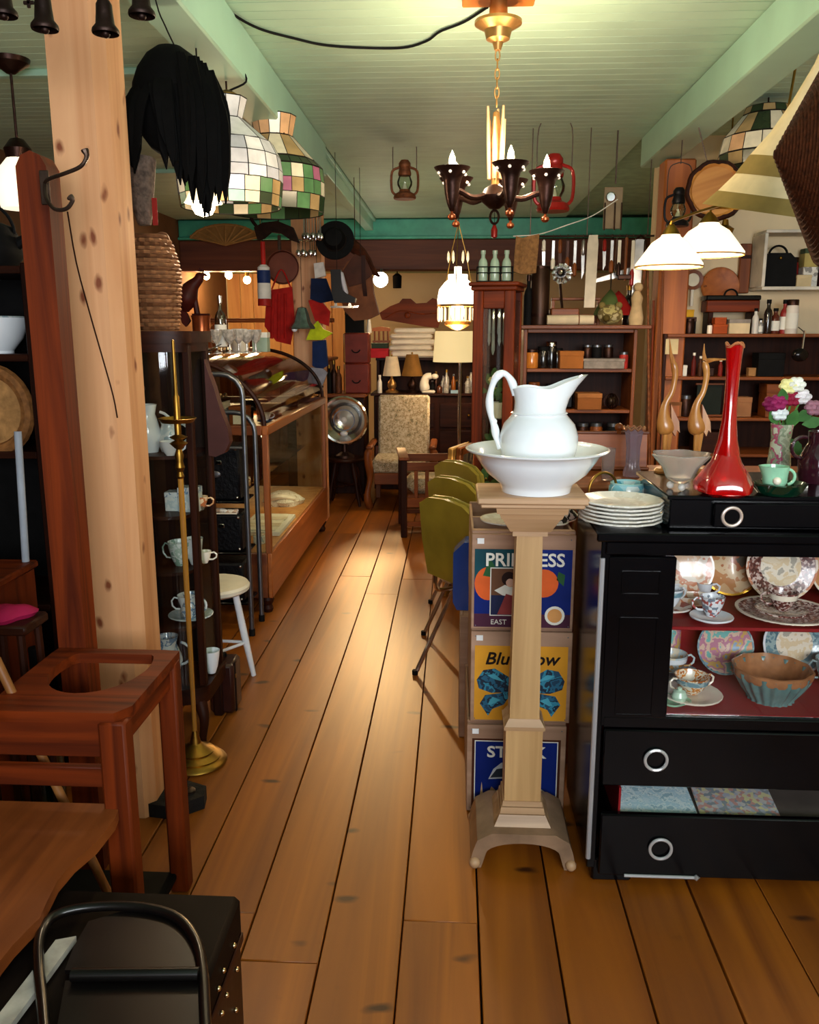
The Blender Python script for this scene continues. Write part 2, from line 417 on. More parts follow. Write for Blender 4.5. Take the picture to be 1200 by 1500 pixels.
for x in (-0.27, 0.75, 1.77): put('pane', G().box((x, Y0 - 0.05, 1.73), (0.98, 0.006, 1.46), 0), CLEAR, w1)

# posts: squared pine with one chamfered edge
def post(name, x, y, w, d, top, label, cat='post'):
    poly = [(-w / 2, -d / 2), (w / 2 - 0.03, -d / 2), (w / 2, -d / 2 + 0.03), (w / 2, d / 2), (-w / 2, d / 2)]
    o = put(name, G().prism(poly, top, 'xy', top / 2), PINE, None, (x, y, 0))
    tag(o, label, cat); o['kind'] = 'structure'
    return o
p1 = post('timber_post', -1.003, 2.455, 0.15, 0.15, 2.47, 'knotty pale pine post with a long crack and a coat hook beside it')
put('crack', G().tube(bez([W(99, 310, 2.379), W(112, 385, 2.379), W(132, 460, 2.379), W(152, 530, 2.379), W(166, 580, 2.379), W(172, 612, 2.379)], 16), 0.0022, 5), plain('crack_dark', '2a1206', 0.9), p1).matrix_parent_inverse = Matrix.Translation(p1.location).inverted()
p2 = post('timber_post', -1.13, 6.75, 0.22, 0.2, 2.5, 'slim pale pine post behind the curved glass counter, hung with bric-a-brac')
RPOST = wood('brown_post', '8a4518', 'b8672a', 'z', 0.5, 0.55, knots=3.0)
p3 = put('timber_post', G().box((0, 0, 1.24), (0.18, 0.16, 2.48), 0.01), RPOST, None, (1.30, 5.42, 0)); tag(p3, 'orange-brown squared post between the two shelving units', 'post'); p3['kind'] = 'structure'

# unseen counter, added behind the viewer to keep daylight off the nearest floor
wdc = thing('added_shade_counter', 'unseen tall panelled counter added behind the viewer to shade the near floor', 'counter', (0.8, -1.15, 0))
put('carcass', G().box((0, 0, 0.58), (3.4, 0.5, 1.16), 0.01), OAK, wdc); put('worktop', G().box((0, 0, 1.18), (3.5, 0.58, 0.04), 0.008), OAKX, wdc)
for i in range(5): put('panel', G().box((-1.32 + i * 0.66, 0.255, 0.6), (0.56, 0.02, 0.9), 0.01), OAK, wdc)
# ================================================================ small-ware makers shared by the whole shop
def decal(parent, poly, mat, layer=1, y0=0.0, name='print'):
    """flat print on a face looking to -y"""
    return put(name, G().prism(poly, 0.0008, 'xz', y0 - 0.0006 * layer), mat, parent)
def disc(c, r, n=20, sx=1.0): return [(c[0] + r * sx * math.cos(2 * PI * k / n), c[1] + r * math.sin(2 * PI * k / n)) for k in range(n)]
def rect(x0, z0, x1, z1): return [(x0, z0), (x1, z0), (x1, z1), (x0, z1)]
def plate_g(r, h=0.018, n=28, flute=None):
    return G().lathe([(0, 0.003), (r * 0.55, 0.003), (r * 0.6, 0), (r * 0.64, 0.003), (r, h - 0.003), (r * 1.01, h), (r * 0.985, h + 0.0015), (r * 0.66, 0.0085), (r * 0.6, 0.007), (0, 0.007)], n, flute=flute)
def plate(label, mat, loc, r, rot=None, group=None, rim=None, center=None, name='plate', flute=None):
    t = thing(name, label, 'plate', loc, 0, group, rot)
    put('body', plate_g(r, r * 0.15, flute=flute), mat, t)
    if rim is not None: put('rim', G().lathe([(r * 0.95, r * 0.15 - 0.001), (r * 1.018, r * 0.15 - 0.001), (r * 1.018, r * 0.15 + 0.002), (r * 0.95, r * 0.15 + 0.0018), (r * 0.95, r * 0.15 - 0.001)], 28, flute=flute), rim, t)
    if center is not None: put('painted_center', G().lathe([(0, 0.0076), (r * 0.58, 0.0076), (r * 0.58, 0.0068), (0, 0.0068)], 24), center, t)
    return t
def cup(label, mat, loc, r=0.036, h=0.055, rotz=0.0, handles=(0,), saucer=None, band=None, name='teacup', group=None, flute=None):
    z = 0.012 if saucer else 0.0
    t = thing(name, label, 'cup', loc, rotz, group)
    put('bowl', G().lathe([(0, z + 0.003), (r * 0.45, z), (r * 0.5, z + 0.004), (r * 0.75, z + h * 0.3), (r * 0.95, z + h * 0.7), (r * 1.05, z + h), (r * 1.0, z + h), (r * 0.9, z + h * 0.7), (r * 0.6, z + h * 0.25), (0, z + h * 0.15)], 20, flute=flute), mat, t)
    for a in handles:
        ca, sa = math.cos(R(a)), math.sin(R(a))
        put('handle', G().tube([(ca * (r + q), sa * (r + q), z + w * h) for q, w in ((-0.004, 0.85), (0.012, 0.92), (0.022, 0.75), (0.02, 0.5), (0.008, 0.32), (-0.007, 0.3))], 0.0032, 6), mat, t)
    if band is not None: put('painted_band', G().lathe([(r * 0.985, z + h * 0.62), (r * 1.045, z + h * 0.9)], 20), band, t)
    if saucer is not None: put('saucer', plate_g(r * 1.85, 0.012, 22), saucer, t)
    return t
def bowl_g(r, h, foot=0.5, n=28, flute=None, t=0.004):
    return G().lathe([(0, 0.006), (r * foot * 0.9, 0.004), (r * foot, 0), (r * foot, h * 0.08), (r * 0.8, h * 0.42), (r * 0.95, h * 0.75), (r, h), (r - t, h), (r * 0.95 - t, h * 0.75), (r * 0.78 - t, h * 0.45), (r * foot * 0.8, h * 0.16), (0, h * 0.13)], n, flute=flute)
def bottle(label, loc, r, h, mat, cap=None, neck=0.4, name='bottle', cat='bottle', lab=None, group=None, rotz=0.0, n=14):
    t = thing(name, label, cat, loc, rotz, group)
    put('body', G().lathe([(0, 0), (r * 0.95, 0), (r, h * 0.03), (r, h * 0.58), (r * 0.8, h * 0.68), (r * neck, h * 0.76), (r * neck, h * 0.9), (0, h * 0.9)], n), mat, t)
    put('cap', G().lathe([(0, h * 0.88), (r * neck * 1.25, h * 0.88), (r * neck * 1.25, h), (0, h)], n), cap or MATTE, t)
    if lab is not None: put('paper_label', G().lathe([(r * 1.01, h * 0.12), (r * 1.02, h * 0.12), (r * 1.02, h * 0.5), (r * 1.01, h * 0.5)], n), lab, t)
    return t
def jar(label, loc, r, h, mat, lid=None, name='jar', cat='jar', lab=None, group=None, n=14):
    t = thing(name, label, cat, loc, 0, group)
    put('body', G().lathe([(0, 0), (r * 0.96, 0), (r, h * 0.05), (r, h * 0.74), (r * 0.86, h * 0.84), (0, h * 0.84)], n), mat, t)
    put('lid', G().lathe([(0, h * 0.83), (r * 0.92, h * 0.83), (r * 0.92, h * 0.98), (r * 0.85, h), (0, h)], n), lid or STEEL, t)
    if lab is not None: put('paper_label', G().lathe([(r * 1.005, h * 0.15), (r * 1.02, h * 0.15), (r * 1.02, h * 0.6), (r * 1.005, h * 0.6)], n), lab, t)
    return t
def carton(label, loc, d, mat, lidmat=None, rotz=0.0, name='box', cat='box', group=None, lab=None):
    """lidded box standing on loc"""
    t = thing(name, label, cat, loc, rotz, group)
    put('body', G().box((0, 0, d[2] * 0.39), (d[0] * 0.97, d[1] * 0.97, d[2] * 0.78), 0.002), mat, t)
    put('lid', G().box((0, 0, d[2] * 0.86), (d[0], d[1], d[2] * 0.28), 0.002), lidmat or mat, t)
    if lab is not None: put('paper_label', G().box((0, -d[1] * 0.485 - 0.0006, d[2] * 0.4), (d[0] * 0.55, 0.001, d[2] * 0.4), 0), lab, t)
    return t
def book_stack(specs, loc, rotz=0.0):
    z = 0
    for label, col, w, d, h in specs:
        t = thing('book', label, 'book', (loc[0], loc[1], loc[2] + z), rotz + random.uniform(-0.1, 0.1))
        put('cover', G().box((0, 0, 0.002), (w, d, 0.004), 0).box((0, 0, h - 0.002), (w, d, 0.004), 0).box((0, -d / 2 + 0.002, h / 2), (w, 0.004, h), 0), plain('book_' + col, col, 0.6), t)
        put('pages', G().box((0, 0.003, h / 2), (w * 0.96, d - 0.01, h - 0.008), 0), PAPERW, t); z += h + 0.0005

# ================================================================ black display cabinet
CABX, CABY = 1.02, 2.14
cab = thing('display_cabinet', 'black lacquered display cabinet with red inside, glazed front and ring-pull drawers', 'cabinet', (CABX, CABY, 0))
cw, cd = 1.28, 0.43; L = -cw / 2
RED = plain('red_lining', '8c1d22', 0.5, 0, 0.12, 6)
for x_, y_, w_ in ((L + 0.07, 0.03, 0.11), (-L - 0.07, 0.03, 0.11), (L + 0.04, cd - 0.05, 0.06), (-L - 0.04, cd - 0.05, 0.06)): put('foot', G().box((x_, y_, 0.035), (w_, 0.06, 0.07), 0.006), BLACK, cab)
for s in (-1, 1):
    put('side_panel', G().box((s * (cw / 2 - 0.0125), cd / 2, 0.51), (0.025, cd, 0.94), 0.003), BLACK, cab)
    put('corner_strip', G().tube([(s * (cw / 2 - 0.004), 0.0, 0.07), (s * (cw / 2 - 0.004), 0.0, 0.93)], 0.007, 8), plain('worn_silver', 'b4b4ba', 0.3, 0.35, 0.1, 10) if s < 0 else BLACK, cab, label='silvery worn corner strip' if s < 0 else None)
put('stile', G().box((L + 0.105, 0.012, 0.70), (0.175, 0.024, 0.47), 0.003), BLACK, cab)
put('stile', G().box((-L - 0.105, 0.012, 0.70), (0.175, 0.024, 0.47), 0.003), BLACK, cab)
for s in (-1, 1):
    for zc, hh in ((0.865, 0.06), (0.635, 0.27)):
        put('sunk_moulding', G().box((s * (cw / 2 - 0.105), -0.001, zc + hh / 2), (0.095, 0.004, 0.004), 0).box((s * (cw / 2 - 0.105), -0.001, zc - hh / 2), (0.095, 0.004, 0.004), 0).box((s * (cw / 2 - 0.105) - 0.0475, -0.001, zc), (0.004, 0.004, hh), 0).box((s * (cw / 2 - 0.105) + 0.0475, -0.001, zc), (0.004, 0.004, hh), 0), BLACK, cab)
put('top', G().box((0, cd / 2 - 0.008, 0.988), (cw + 0.03, cd + 0.016, 0.024), 0.004).box((0, 0.004, 0.958), (cw - 0.02, 0.02, 0.036), 0.004), BLACK, cab)
put('back_panel', G().box((0, cd - 0.02, 0.50), (cw - 0.05, 0.012, 0.94), 0), RED, cab, label='red back board')
put('floor_board', G().box((0, cd / 2, 0.488), (cw - 0.05, cd - 0.04, 0.018), 0.002), RED, cab, label='red floor of the glazed compartment')
put('shelf', G().box((0, cd / 2 + 0.01, 0.730), (cw - 0.05, cd - 0.06, 0.010), 0.002), RED, cab, label='red middle shelf')
for s in (-1, 1): put('inner_side', G().box((s * (cw / 2 - 0.03), cd / 2, 0.71), (0.008, cd - 0.05, 0.44), 0), RED, cab)
put('lower_rail', G().box((0, 0.010, 0.478), (cw - 0.05, 0.022, 0.034), 0.004), BLACK, cab)
put('door_glass', G().box((0, 0.016, 0.716), (0.945, 0.003, 0.44), 0), CLEAR, cab)
def ring(par, x, y, z, r=0.029, tilt=0.0, mat=plain('bright_silver', 'dfe2e6', 0.18, 0.55, 0.05, 8)):
    put('ring_pull', G().tube([(x + r * math.cos(a), y - 0.006, z + r * math.sin(a)) for a in [2 * PI * k / 28 for k in range(28)]], 0.0045, 8, True), mat, par, label='chrome ring pull')
d1 = put('drawer', G().box((0, 0.008, 0.375), (cw - 0.06, 0.022, 0.165), 0.004), BLACK, cab)
for x in (-0.47, 0.47): ring(d1, x, -0.004, 0.375)
# bottom drawer, pulled out a little so that the magazines in it show
d2 = put('drawer', G().box((0, -0.010, 0.125), (cw - 0.06, 0.022, 0.185), 0.004).box((0, 0.19, 0.06), (cw - 0.10, 0.38, 0.012), 0).box((L + 0.07, 0.19, 0.12), (0.012, 0.38, 0.12), 0).box((-L - 0.07, 0.19, 0.12), (0.012, 0.38, 0.12), 0), BLACK, cab)
for x in (-0.447, 0.447): ring(d2, x, -0.022, 0.122)
put('silver_trim', G().tube([(-0.54, -0.024, 0.036), (-0.345, -0.024, 0.036)], 0.0045, 8).lathe([(0, -0.012), (0.009, 0), (0, 0.012)], 8, Matrix.Translation((-0.345, -0.024, 0.036)) @ Matrix.Rotation(R(90), 4, 'Y')), plain('bright_silver', 'dfe2e6'), d2, label='silver trim strip under the ring pull')
put('inner_lining', G().box((L + 0.084, 0.16, 0.20), (0.006, 0.3, 0.16), 0).box((0.08, 0.345, 0.22), (cw - 0.14, 0.006, 0.16), 0), RED, cab)
# raised top box with one long drawer
put('upper_box', G().box((0.005, 0.215, 1.043), (0.945, 0.37, 0.082), 0.004).box((0.005, 0.21, 1.0865), (0.965, 0.39, 0.012), 0.003), BLACK, cab)
d0 = put('drawer', G().box((0.04, 0.024, 1.043), (0.80, 0.02, 0.064), 0.004), BLACK, cab)
for x in (-0.315, 0.395): ring(d0, x, 0.016, 1.04, 0.0235, mat=plain('pale_ring', 'e2cfc4', 0.3, 0.6))

# magazines in the open drawer
def mag(label, x, col, z=0.066, rz=0.0):
    t = thing('magazine', label, 'magazine', (CABX + x, CABY + 0.135, 0.196 + z - 0.066), rz)
    t.rotation_euler = (R(7), 0, rz)
    put('pages', G().box((0, 0, 0.004), (0.215, 0.22, 0.008), 0), PAPERW, t)
    put('cover', G().box((0, 0, 0.0086), (0.218, 0.222, 0.0012), 0), col, t)
mag('pale blue magazine in the open bottom drawer, nearest the chrome corner strip', -0.445, pattern('mag_blue', ['cfe6ee', 'b9dbe6', 'dff0f2', '9fc4d0'], 55, 0.4, 'noise'))
mag('grey picture magazine in the open bottom drawer with small figures on its cover', -0.215, pattern('mag_grey', ['c9c6c2', 'b3b9c4', 'd8d2a0', 'c99a90', '8f9aa0'], 90, 0.4), rz=-0.05)
mag('dark blue magazine deep in the open bottom drawer of the black cabinet', 0.20, pattern('mag_dark', ['27324a', '3a4a66', '1c2233'], 20, 0.4), rz=0.04)
solo('catalogue_stack', G().box((0, 0, 0.064), (1.10, 0.3, 0.118), 0.004), plain('old_catalogue', '59504a', 0.8), 'stack of old catalogues under the magazines in the black cabinet drawer', 'catalogues', (CABX, CABY + 0.17, 0.0695))

# ---------------------------------------------------------------- china behind the glass
SH1, SH0 = 0.7352, 0.4972
def on(x, y, z): p = WZ(x, y, z); return (p.x, p.y, z)
def lean(x, y, Y, z, r, tilt=14): # plate stood on edge, leaning back
    p = W(x, y, Y); return (p.x, Y, z + r * math.cos(R(tilt))), (R(90 - tilt), 0, 0)
PINKP = pattern('pink_sunset_china', ['f2d9bd', 'eac29a', 'f4e6d2', 'd98f6b', 'f2d9bd'], 16, 0.2, 'noise', 0.5)
TANP = pattern('tan_lustre_china', ['d9b184', 'c98d5c', 'e3c49a', 'b5683c', '5f5a4a'], 12, 0.2, 'noise', 0.5)
BROWNP = pattern('brown_transfer', ['6b3a35', 'd9c3b8', '8b5a52', '512b2a', 'cbb0a6'], 150, 0.25, 'voronoi', 0.5)
BLUEP = pattern('blue_lustre', ['6f98a4', '9fb9b8', '587f8e', '7fa7ae'], 30, 0.2, 'noise', 0.5)
MULTI = pattern('painted_scene', ['e0a070', '7fc4bc', 'e9c9b2', 'c98aa0', 'd9b26a', '8fb0c9'], 20, 0.2, 'noise', 0.5)
CREAMC = pattern('cream_scene', ['f1dfbd', 'ead3aa', 'f4e8d0', 'b9b3a2'], 26, 0.2, 'noise', 0.5)
GILT = plain('gilt', 'd6a13c', 0.25, 0.9)
l, r_ = lean(1000, 850, 2.46, SH1, 0.085); plate('pale pink and cream plate stood at the back of the top glazed shelf', PINKP, l, 0.085, r_, rim=CREAM)
l, r_ = lean(1068, 850, 2.49, SH1, 0.088); plate('tan lustre plate with dark trees stood beside the pale pink plate', TANP, l, 0.088, r_, rim=GILT)
l, r_ = lean(1140, 860, 2.44, SH1, 0.100, 10); plate('large brown floral plate with cream middle stood on the top glazed shelf', BROWNP, l, 0.100, r_, rim=PINKP, center=CREAMC)
l, r_ = lean(1228, 850, 2.46, SH1, 0.085); plate('orange lustre plate at the edge of the top glazed shelf', TANP, l, 0.085, r_, rim=CREAM)
plate('wide brown and white platter lying flat under the large floral plate', BROWNP, on(1148, 903, SH1), 0.125, rim=CREAM, name='platter')
z2 = SH1 + 0.021
p = on(1145, 899, z2); cup('brown patterned cup with white angular handle on the platter', BROWNP, (p[0], p[1], z2), 0.036, 0.052, 0, (180,), saucer=BROWNP, band=CREAM)
cup('small white demitasse with red flowers on a scalloped saucer, top shelf', pattern('sprig_china', ['eef2f6', 'eef2f6', 'eef2f6', 'b9605a', 'e3e8ee', '7a8a9a'], 130, 0.2), on(1042, 908, SH1), 0.031, 0.055, 0, (180,), saucer=WHITEC)
cup('white cup with blue trim on a striped saucer by the cabinet stile', WHITEC, on(982, 893, SH1), 0.031, 0.05, 0, (30,), saucer=pattern('stripe_saucer', ['f0e0d0', 'a05a52', 'f0e8e0'], 40, 0.25), band=BLUEP)
p = on(1015, 885, SH1); solo('celery_dish', bowl_g(0.07, 0.028, 0.55, flute=lambda a, z: 1 - 0.5 * abs(math.sin(a))), PINKP, 'long shallow peach coloured dish behind the white demitasse', 'dish', p)
p = on(1034, 878, SH1); cup('tiny round white cup beside the tan plate', WHITEC, (p[0], p[1] + 0.02, SH1), 0.022, 0.045, 0, (0,))
p = on(985, 872, SH1); jar('small white lidded sugar pot behind the blue-trimmed cup', (p[0], p[1], SH1), 0.022, 0.05, WHITEC, CREAM, 'sugar_pot', 'pot')
# lower shelf
l, r_ = lean(1060, 962, 2.46, SH0, 0.082); plate('blue rimmed plate painted with bright flowers on the lower glazed shelf', MULTI, l, 0.082, r_, rim=BLUEP)
l, r_ = lean(1160, 968, 2.47, SH0, 0.093); plate('pale blue plate with cream landscape centre behind the ribbed bowl', BLUEP, l, 0.093, r_, rim=WHITEC, center=CREAMC)
l, r_ = lean(1192, 955, 2.50, SH0 + 0.06, 0.06); plate('small cream plate peeping over the pale blue plate', CREAM, (l[0], l[1], SH0 + 0.075), 0.06, r_, rim=GILT)
def scal(a, z): return 1 + 0.04 * math.sin(20 * a)
rb = thing('ribbed_bowl', 'ribbed sea-green pottery bowl with wavy tan rim on the lower glazed shelf', 'bowl', on(1128, 1022, SH0))
put('body', bowl_g(0.103, 0.085, 0.6, 120, scal), plain('sea_green_glaze', '5d8583', 0.15, 0, 0.25, 25, coat=0.6), rb)
put('wavy_rim', G().lathe([(0.098, 0.066), (0.104, 0.075), (0.106, 0.092), (0.101, 0.094), (0.095, 0.08), (0.08, 0.05), (0.05, 0.02), (0, 0.016)], 96, flute=lambda a, z: 1 + 0.02 * math.sin(10 * a) * (z > 0.06)), plain('tan_glaze', 'a9734c', 0.25, 0, 0.2, 40, coat=0.4), rb)
cup('cream two-handled bouillon cup with orange flowers on the lower shelf', pattern('orange_sprig', ['f2e8d2', 'f2e8d2', 'd98a3a', 'efe2c8', 'b8682a'], 40, 0.2, 'noise', 0.5), on(1012, 1020, SH0), 0.046, 0.052, 0.3, (0, 180), saucer=CREAM, band=BLUEP, name='bouillon_cup')
cup('pale blue and cream teacup stacked behind the two-handled cup', pattern('blue_cream', ['dbe9ea', 'f1e6c9', 'c9dde0', 'd39a55'], 24, 0.2, 'noise', 0.5), on(982, 988, SH0), 0.045, 0.056, 0.0, (0,), saucer=BLUEP, band=WHITEC)
gl = thing('leaf_dish', 'green leaf-shaped dish with a small lidded pot, lower shelf by the stile', 'dish', on(988, 1030, SH0))
put('leaf', plate_g(0.04, 0.010, 24, lambda a, z: 1 + 0.13 * math.cos(3 * a)), plain('leaf_glaze', '8fc3a0', 0.2, 0, 0.3, 30, coat=0.5), gl)
put('pot', G().lathe([(0, 0.008), (0.017, 0.008), (0.022, 0.022), (0.016, 0.036), (0.006, 0.04), (0.007, 0.046), (0, 0.05)], 16, c=(0.012, 0, 0)), plain('mint_glaze', 'bfe0c6', 0.2, 0, 0.2, 30, coat=0.5), gl)
jar('tall floral biscuit jar with silver lid in the corner of the lower shelf', on(978, 965, SH0), 0.036, 0.13, MULTI, CHROME)
cup('grey-blue mug with a large handle at the edge of the lower glazed shelf', plain('grey_blue_glaze', '8aa0a2', 0.2, 0, 0.2, 20, coat=0.5), on(1215, 1005, SH0), 0.042, 0.085, 0, (180,), name='mug')

# ---------------------------------------------------------------- ware on top of the cabinet
LT, UT = 1.0003, 1.0930
base = on(909, 766, LT)
OLDW = pattern('old_white_plate', ['efece2', 'f4f2ea', 'e4dfd2', 'efece2'], 20, 0.25, 'noise', 0.4)
ordn = ['topmost white ruffled dinner plate of the stack on the black cabinet', 'second plate from the top of the white stack', 'third plate from the top of the white stack', 'fourth plate from the top of the white stack', 'second plate from the bottom of the white stack', 'bottom plate of the white stack on the black cabinet']
for i in range(6):
    plate(ordn[5 - i], OLDW, (base[0] + random.uniform(-0.003, 0.003), base[1], LT + i * 0.0098), 0.108, (0, 0, i * 0.4), 'white plates stacked on the cabinet', flute=lambda a, z: 1 + 0.012 * math.cos(14 * a))
tb = thing('turquoise_bowl', 'turquoise and white painted bowl behind the stack of plates', 'bowl', on(918, 738, LT))
put('body', G().lathe([(0, 0.004), (0.04, 0), (0.05, 0.012), (0.055, 0.035), (0.054, 0.052), (0.048, 0.062), (0.044, 0.06), (0.048, 0.045), (0.04, 0.015), (0, 0.012)], 28), pattern('turquoise_craze', ['7cc6d6', 'a7dbe2', 'e4f2ee', '5fb0c6', 'bfe6ea'], 26, 0.2, 'voronoi', 0.5), tb)
put('rim', G().lathe([(0.05, 0.060), (0.051, 0.064), (0.046, 0.066), (0.044, 0.061), (0.05, 0.060)], 28), plain('aqua_glaze', 'a9dfe2', 0.15, coat=0.5), tb)
solo('bangle', G().tube([(0.05 * math.cos(a), 0.0, 0.05 * math.sin(a) + 0.05) for a in [2 * PI * k / 24 for k in range(24)]], 0.004, 8, True), BRASS, 'thin gold hoop leaning behind the turquoise bowl', 'hoop', on(882, 742, LT), 0.5)
# frosted ruffled bowl on three feet
fb = thing('frosted_bowl', 'frosted clear glass bowl with ruffled rim and little feet beside the red vase', 'bowl', on(995, 717, UT))
FROST = plain('frosted_glass', 'f4eee6', 0.22, 0, 0.03, 10, trans=0.85, ior=1.25)
put('bowl', G().lathe([(0, 0.02), (0.02, 0.018), (0.035, 0.03), (0.048, 0.06), (0.075, 0.094), (0.072, 0.096), (0.044, 0.064), (0.03, 0.036), (0, 0.026)], 36, flute=lambda a, z: 1 + 0.09 * math.sin(6 * a) * max(0, (z - 0.04) / 0.05)), FROST, fb)
for q in range(3): put('foot', G().ball((0.024 * math.cos(q * 2.09 - 1.57), 0.024 * math.sin(q * 2.09 - 1.57), 0.010), 0.010, 10), plain('foot_glass', 'e8e4de', 0.08, 0, 0.02, 8, trans=0.6), fb)
# red swung glass vase
RG = plain('ruby_glass', 'd4040a', 0.06, 0, 0.1, 5, trans=0.55, ior=1.45, coat=1.0)
rv = thing('swung_vase', 'tall ruby red art glass vase with long neck and lobed base', 'vase', on(1060, 725, UT))
put('bulb', G().lathe([(0, 0.004), (0.045, 0.0), (0.068, 0.012), (0.07, 0.03), (0.058, 0.055), (0.038, 0.085), (0.03, 0.105)], 40, flute=lambda a, z: 1 + 0.16 * max(0, math.sin(5 * a + 0.6)) * max(0, 1 - z / 0.09)), RG, rv)
put('neck', G().lathe([(0.031, 0.103), (0.022, 0.14), (0.017, 0.19), (0.0155, 0.25), (0.017, 0.30), (0.020, 0.345), (0.022, 0.372), (0.019, 0.374), (0.014, 0.34), (0.011, 0.25), (0.014, 0.16), (0.02, 0.11)], 24, flute=lambda a, z: 1 + 0.07 * math.sin(4 * a + z * 18)), RG, rv)
put('pulled_rim', G().tube([(0.0205 * math.cos(a), 0.0205 * math.sin(a), 0.374 + 0.006 * math.sin(3 * a)) for a in [2 * PI * k / 24 for k in range(24)]], 0.003, 6, True), plain('orange_glass', 'd88a5a', 0.08, 0, 0.1, 10, trans=0.4), rv)
# carved wooden cranes
CRANE = wood('crane_wood', '9c5a22', 'cf8f48', 'z', 1.2, 0.3, coat=0.5)
def crane(label, x, y, flip, beak):
    t = thing('wooden_crane', label, 'figurine', on(x, y, UT), 0, 'carved cranes on the cabinet')
    s = flip
    put('body', G().tube(bez([(0.0, 0, 0.11), (-0.004 * s, 0, 0.125), (-0.012 * s, 0, 0.16), (-0.010 * s, 0, 0.20), (0.006 * s, 0, 0.235), (0.012 * s, 0, 0.275), (0.010 * s, 0, 0.300), (0.004 * s, 0, 0.322)], 28),
        [0.004, 0.012, 0.017, 0.021, 0.0235, 0.0245, 0.024, 0.022, 0.019, 0.0165, 0.014, 0.012, 0.0105, 0.0095, 0.009, 0.0085, 0.008, 0.008, 0.008, 0.008, 0.0085, 0.009, 0.009, 0.0095, 0.010, 0.010, 0.0095, 0.008, 0.006][:29], 12), CRANE, t)
    put('tail', G().prism([(0.004 * s, 0.20), (0.030 * s, 0.15), (0.034 * s, 0.118), (0.026 * s, 0.126), (0.022 * s, 0.108), (0.010 * s, 0.125)], 0.018, 'xz'), CRANE, t)
    if beak == 'up': put('beak', G().tube([(0.004 * s, 0, 0.318), (-0.004 * s, 0, 0.345), (-0.010 * s, 0, 0.385)], [0.008, 0.0045, 0.001], 8), CRANE, t)
    else:
        put('beak', G().tube([(0.004 * s, 0, 0.322), (0.03 * s, 0, 0.327), (0.075 * s, 0, 0.328)], [0.008, 0.0045, 0.0012], 8), CRANE, t)
        put('crest', G().tube([(0.004 * s, 0, 0.325), (0.0, 0, 0.345), (-0.001, 0, 0.372)], [0.007, 0.004, 0.001], 8), CRANE, t)
    for q in (-1, 1): put('leg', G().tube([(0.002 + 0.007 * q, 0.004 * q, 0.125), (0.006 * q, 0.004 * q, 0.06), (0.008 * q, 0.004 * q, 0.012)], [0.009, 0.0055, 0.005], 8), CRANE, t)
    put('base', G().lathe([(0, 0), (0.03, 0), (0.032, 0.006), (0.026, 0.014), (0, 0.014)], 16), CRANE, t)
    return t
crane('carved wooden crane with its beak pointing straight up', 974, 692, 1, 'up')
crane('carved wooden crane with its long beak level toward the red vase', 1019, 692, 1, 'side')
# green cup in a dark green ashtray
at_ = thing('glass_ashtray', 'heavy dark green glass ashtray beside the red vase', 'ashtray', on(1140, 723, UT))
DG = plain('bottle_green_glass', '07301f', 0.05, 0, 0.1, 5, coat=1.0, trans=0.3)
put('dish', G().lathe([(0, 0.0), (0.05, 0.0), (0.058, 0.01), (0.064, 0.028), (0.058, 0.03), (0.045, 0.016), (0, 0.014)], 32, flute=lambda a, z: 1 + 0.14 * math.cos(4 * a) * (z > 0.015)), DG, at_)
p = on(1140, 723, UT)
gc = thing('pottery_creamer', 'mint green pottery creamer with a white flower sitting in the dark ashtray', 'jug', (p[0] - 0.012, p[1], UT + 0.0155))
MINT = plain('mint_pottery', '8fc6a4', 0.2, 0, 0.2, 18, coat=0.5)
put('body', G().lathe([(0, 0), (0.024, 0), (0.03, 0.015), (0.031, 0.03), (0.034, 0.056), (0.031, 0.056), (0.027, 0.03), (0, 0.01)], 24, flute=lambda a, z: 1 + 0.25 * max(0, math.cos(a - PI)) ** 4 * max(0, (z - 0.03) / 0.026)), MINT, gc)
put('handle', G().tube(arc((0.03, 0, 0.028), 0.02, -80, 80, 8), 0.004, 7), MINT, gc)
put('moulded_flower', G().ball((-0.004, -0.028, 0.022), 0.011, 10), plain('ivory_flower', 'efe6cf', 0.3, coat=0.3), gc)
tg = on(1168, 712, UT); solo('price_tag', G().box((0, 0, 0.003), (0.032, 0.002, 0.006), 0).box((0, 0.01, 0.001), (0.03, 0.02, 0.001), 0), PAPERW, 'tiny folded white price tag beside the dark green ashtray', 'tag', (tg[0], tg[1] - 0.03, UT))
# flower vase and purple jug
fv = thing('flower_vase', 'clear vase painted with pink roses holding silk flowers', 'vase', on(1140, 690, UT))
put('body', G().lathe([(0, 0.003), (0.03, 0), (0.034, 0.02), (0.03, 0.06), (0.028, 0.1), (0.032, 0.14), (0.029, 0.14), (0.025, 0.1), (0.03, 0.02), (0, 0.008)], 24), pattern('rose_vase', ['9fa58e', 'b9bda4', '8f9a80', 'b0556f', 'c9cdb4'], 30, 0.15, 'noise', 0.5), fv)
STEM = plain('stem_green', '4c7a3a', 0.6)
def flower(par, x, y, z, col, r=0.025):
    m = plain('petal_' + col, col, 0.6, 0, 0.2, 40)
    f = put('blossom', G().ball((x, y, z), r * 0.5, 10), m, par)
    g2 = G()
    for q in range(6):
        a = q * PI / 3; g2.ball((x + r * 0.6 * math.cos(a), y + r * 0.4 * math.sin(a) * 0.6 - 0.004, z + r * 0.55 * math.sin(a)), r * 0.5, 8, sz=0.8)
    put('petals', g2, m, f)
    put('stem', G().tube(bez([(0, 0, 0.1), (x * 0.5, y * 0.5, (z + 0.1) * 0.5), (x, y, z - 0.004)], 8), 0.0025, 6), STEM, f)
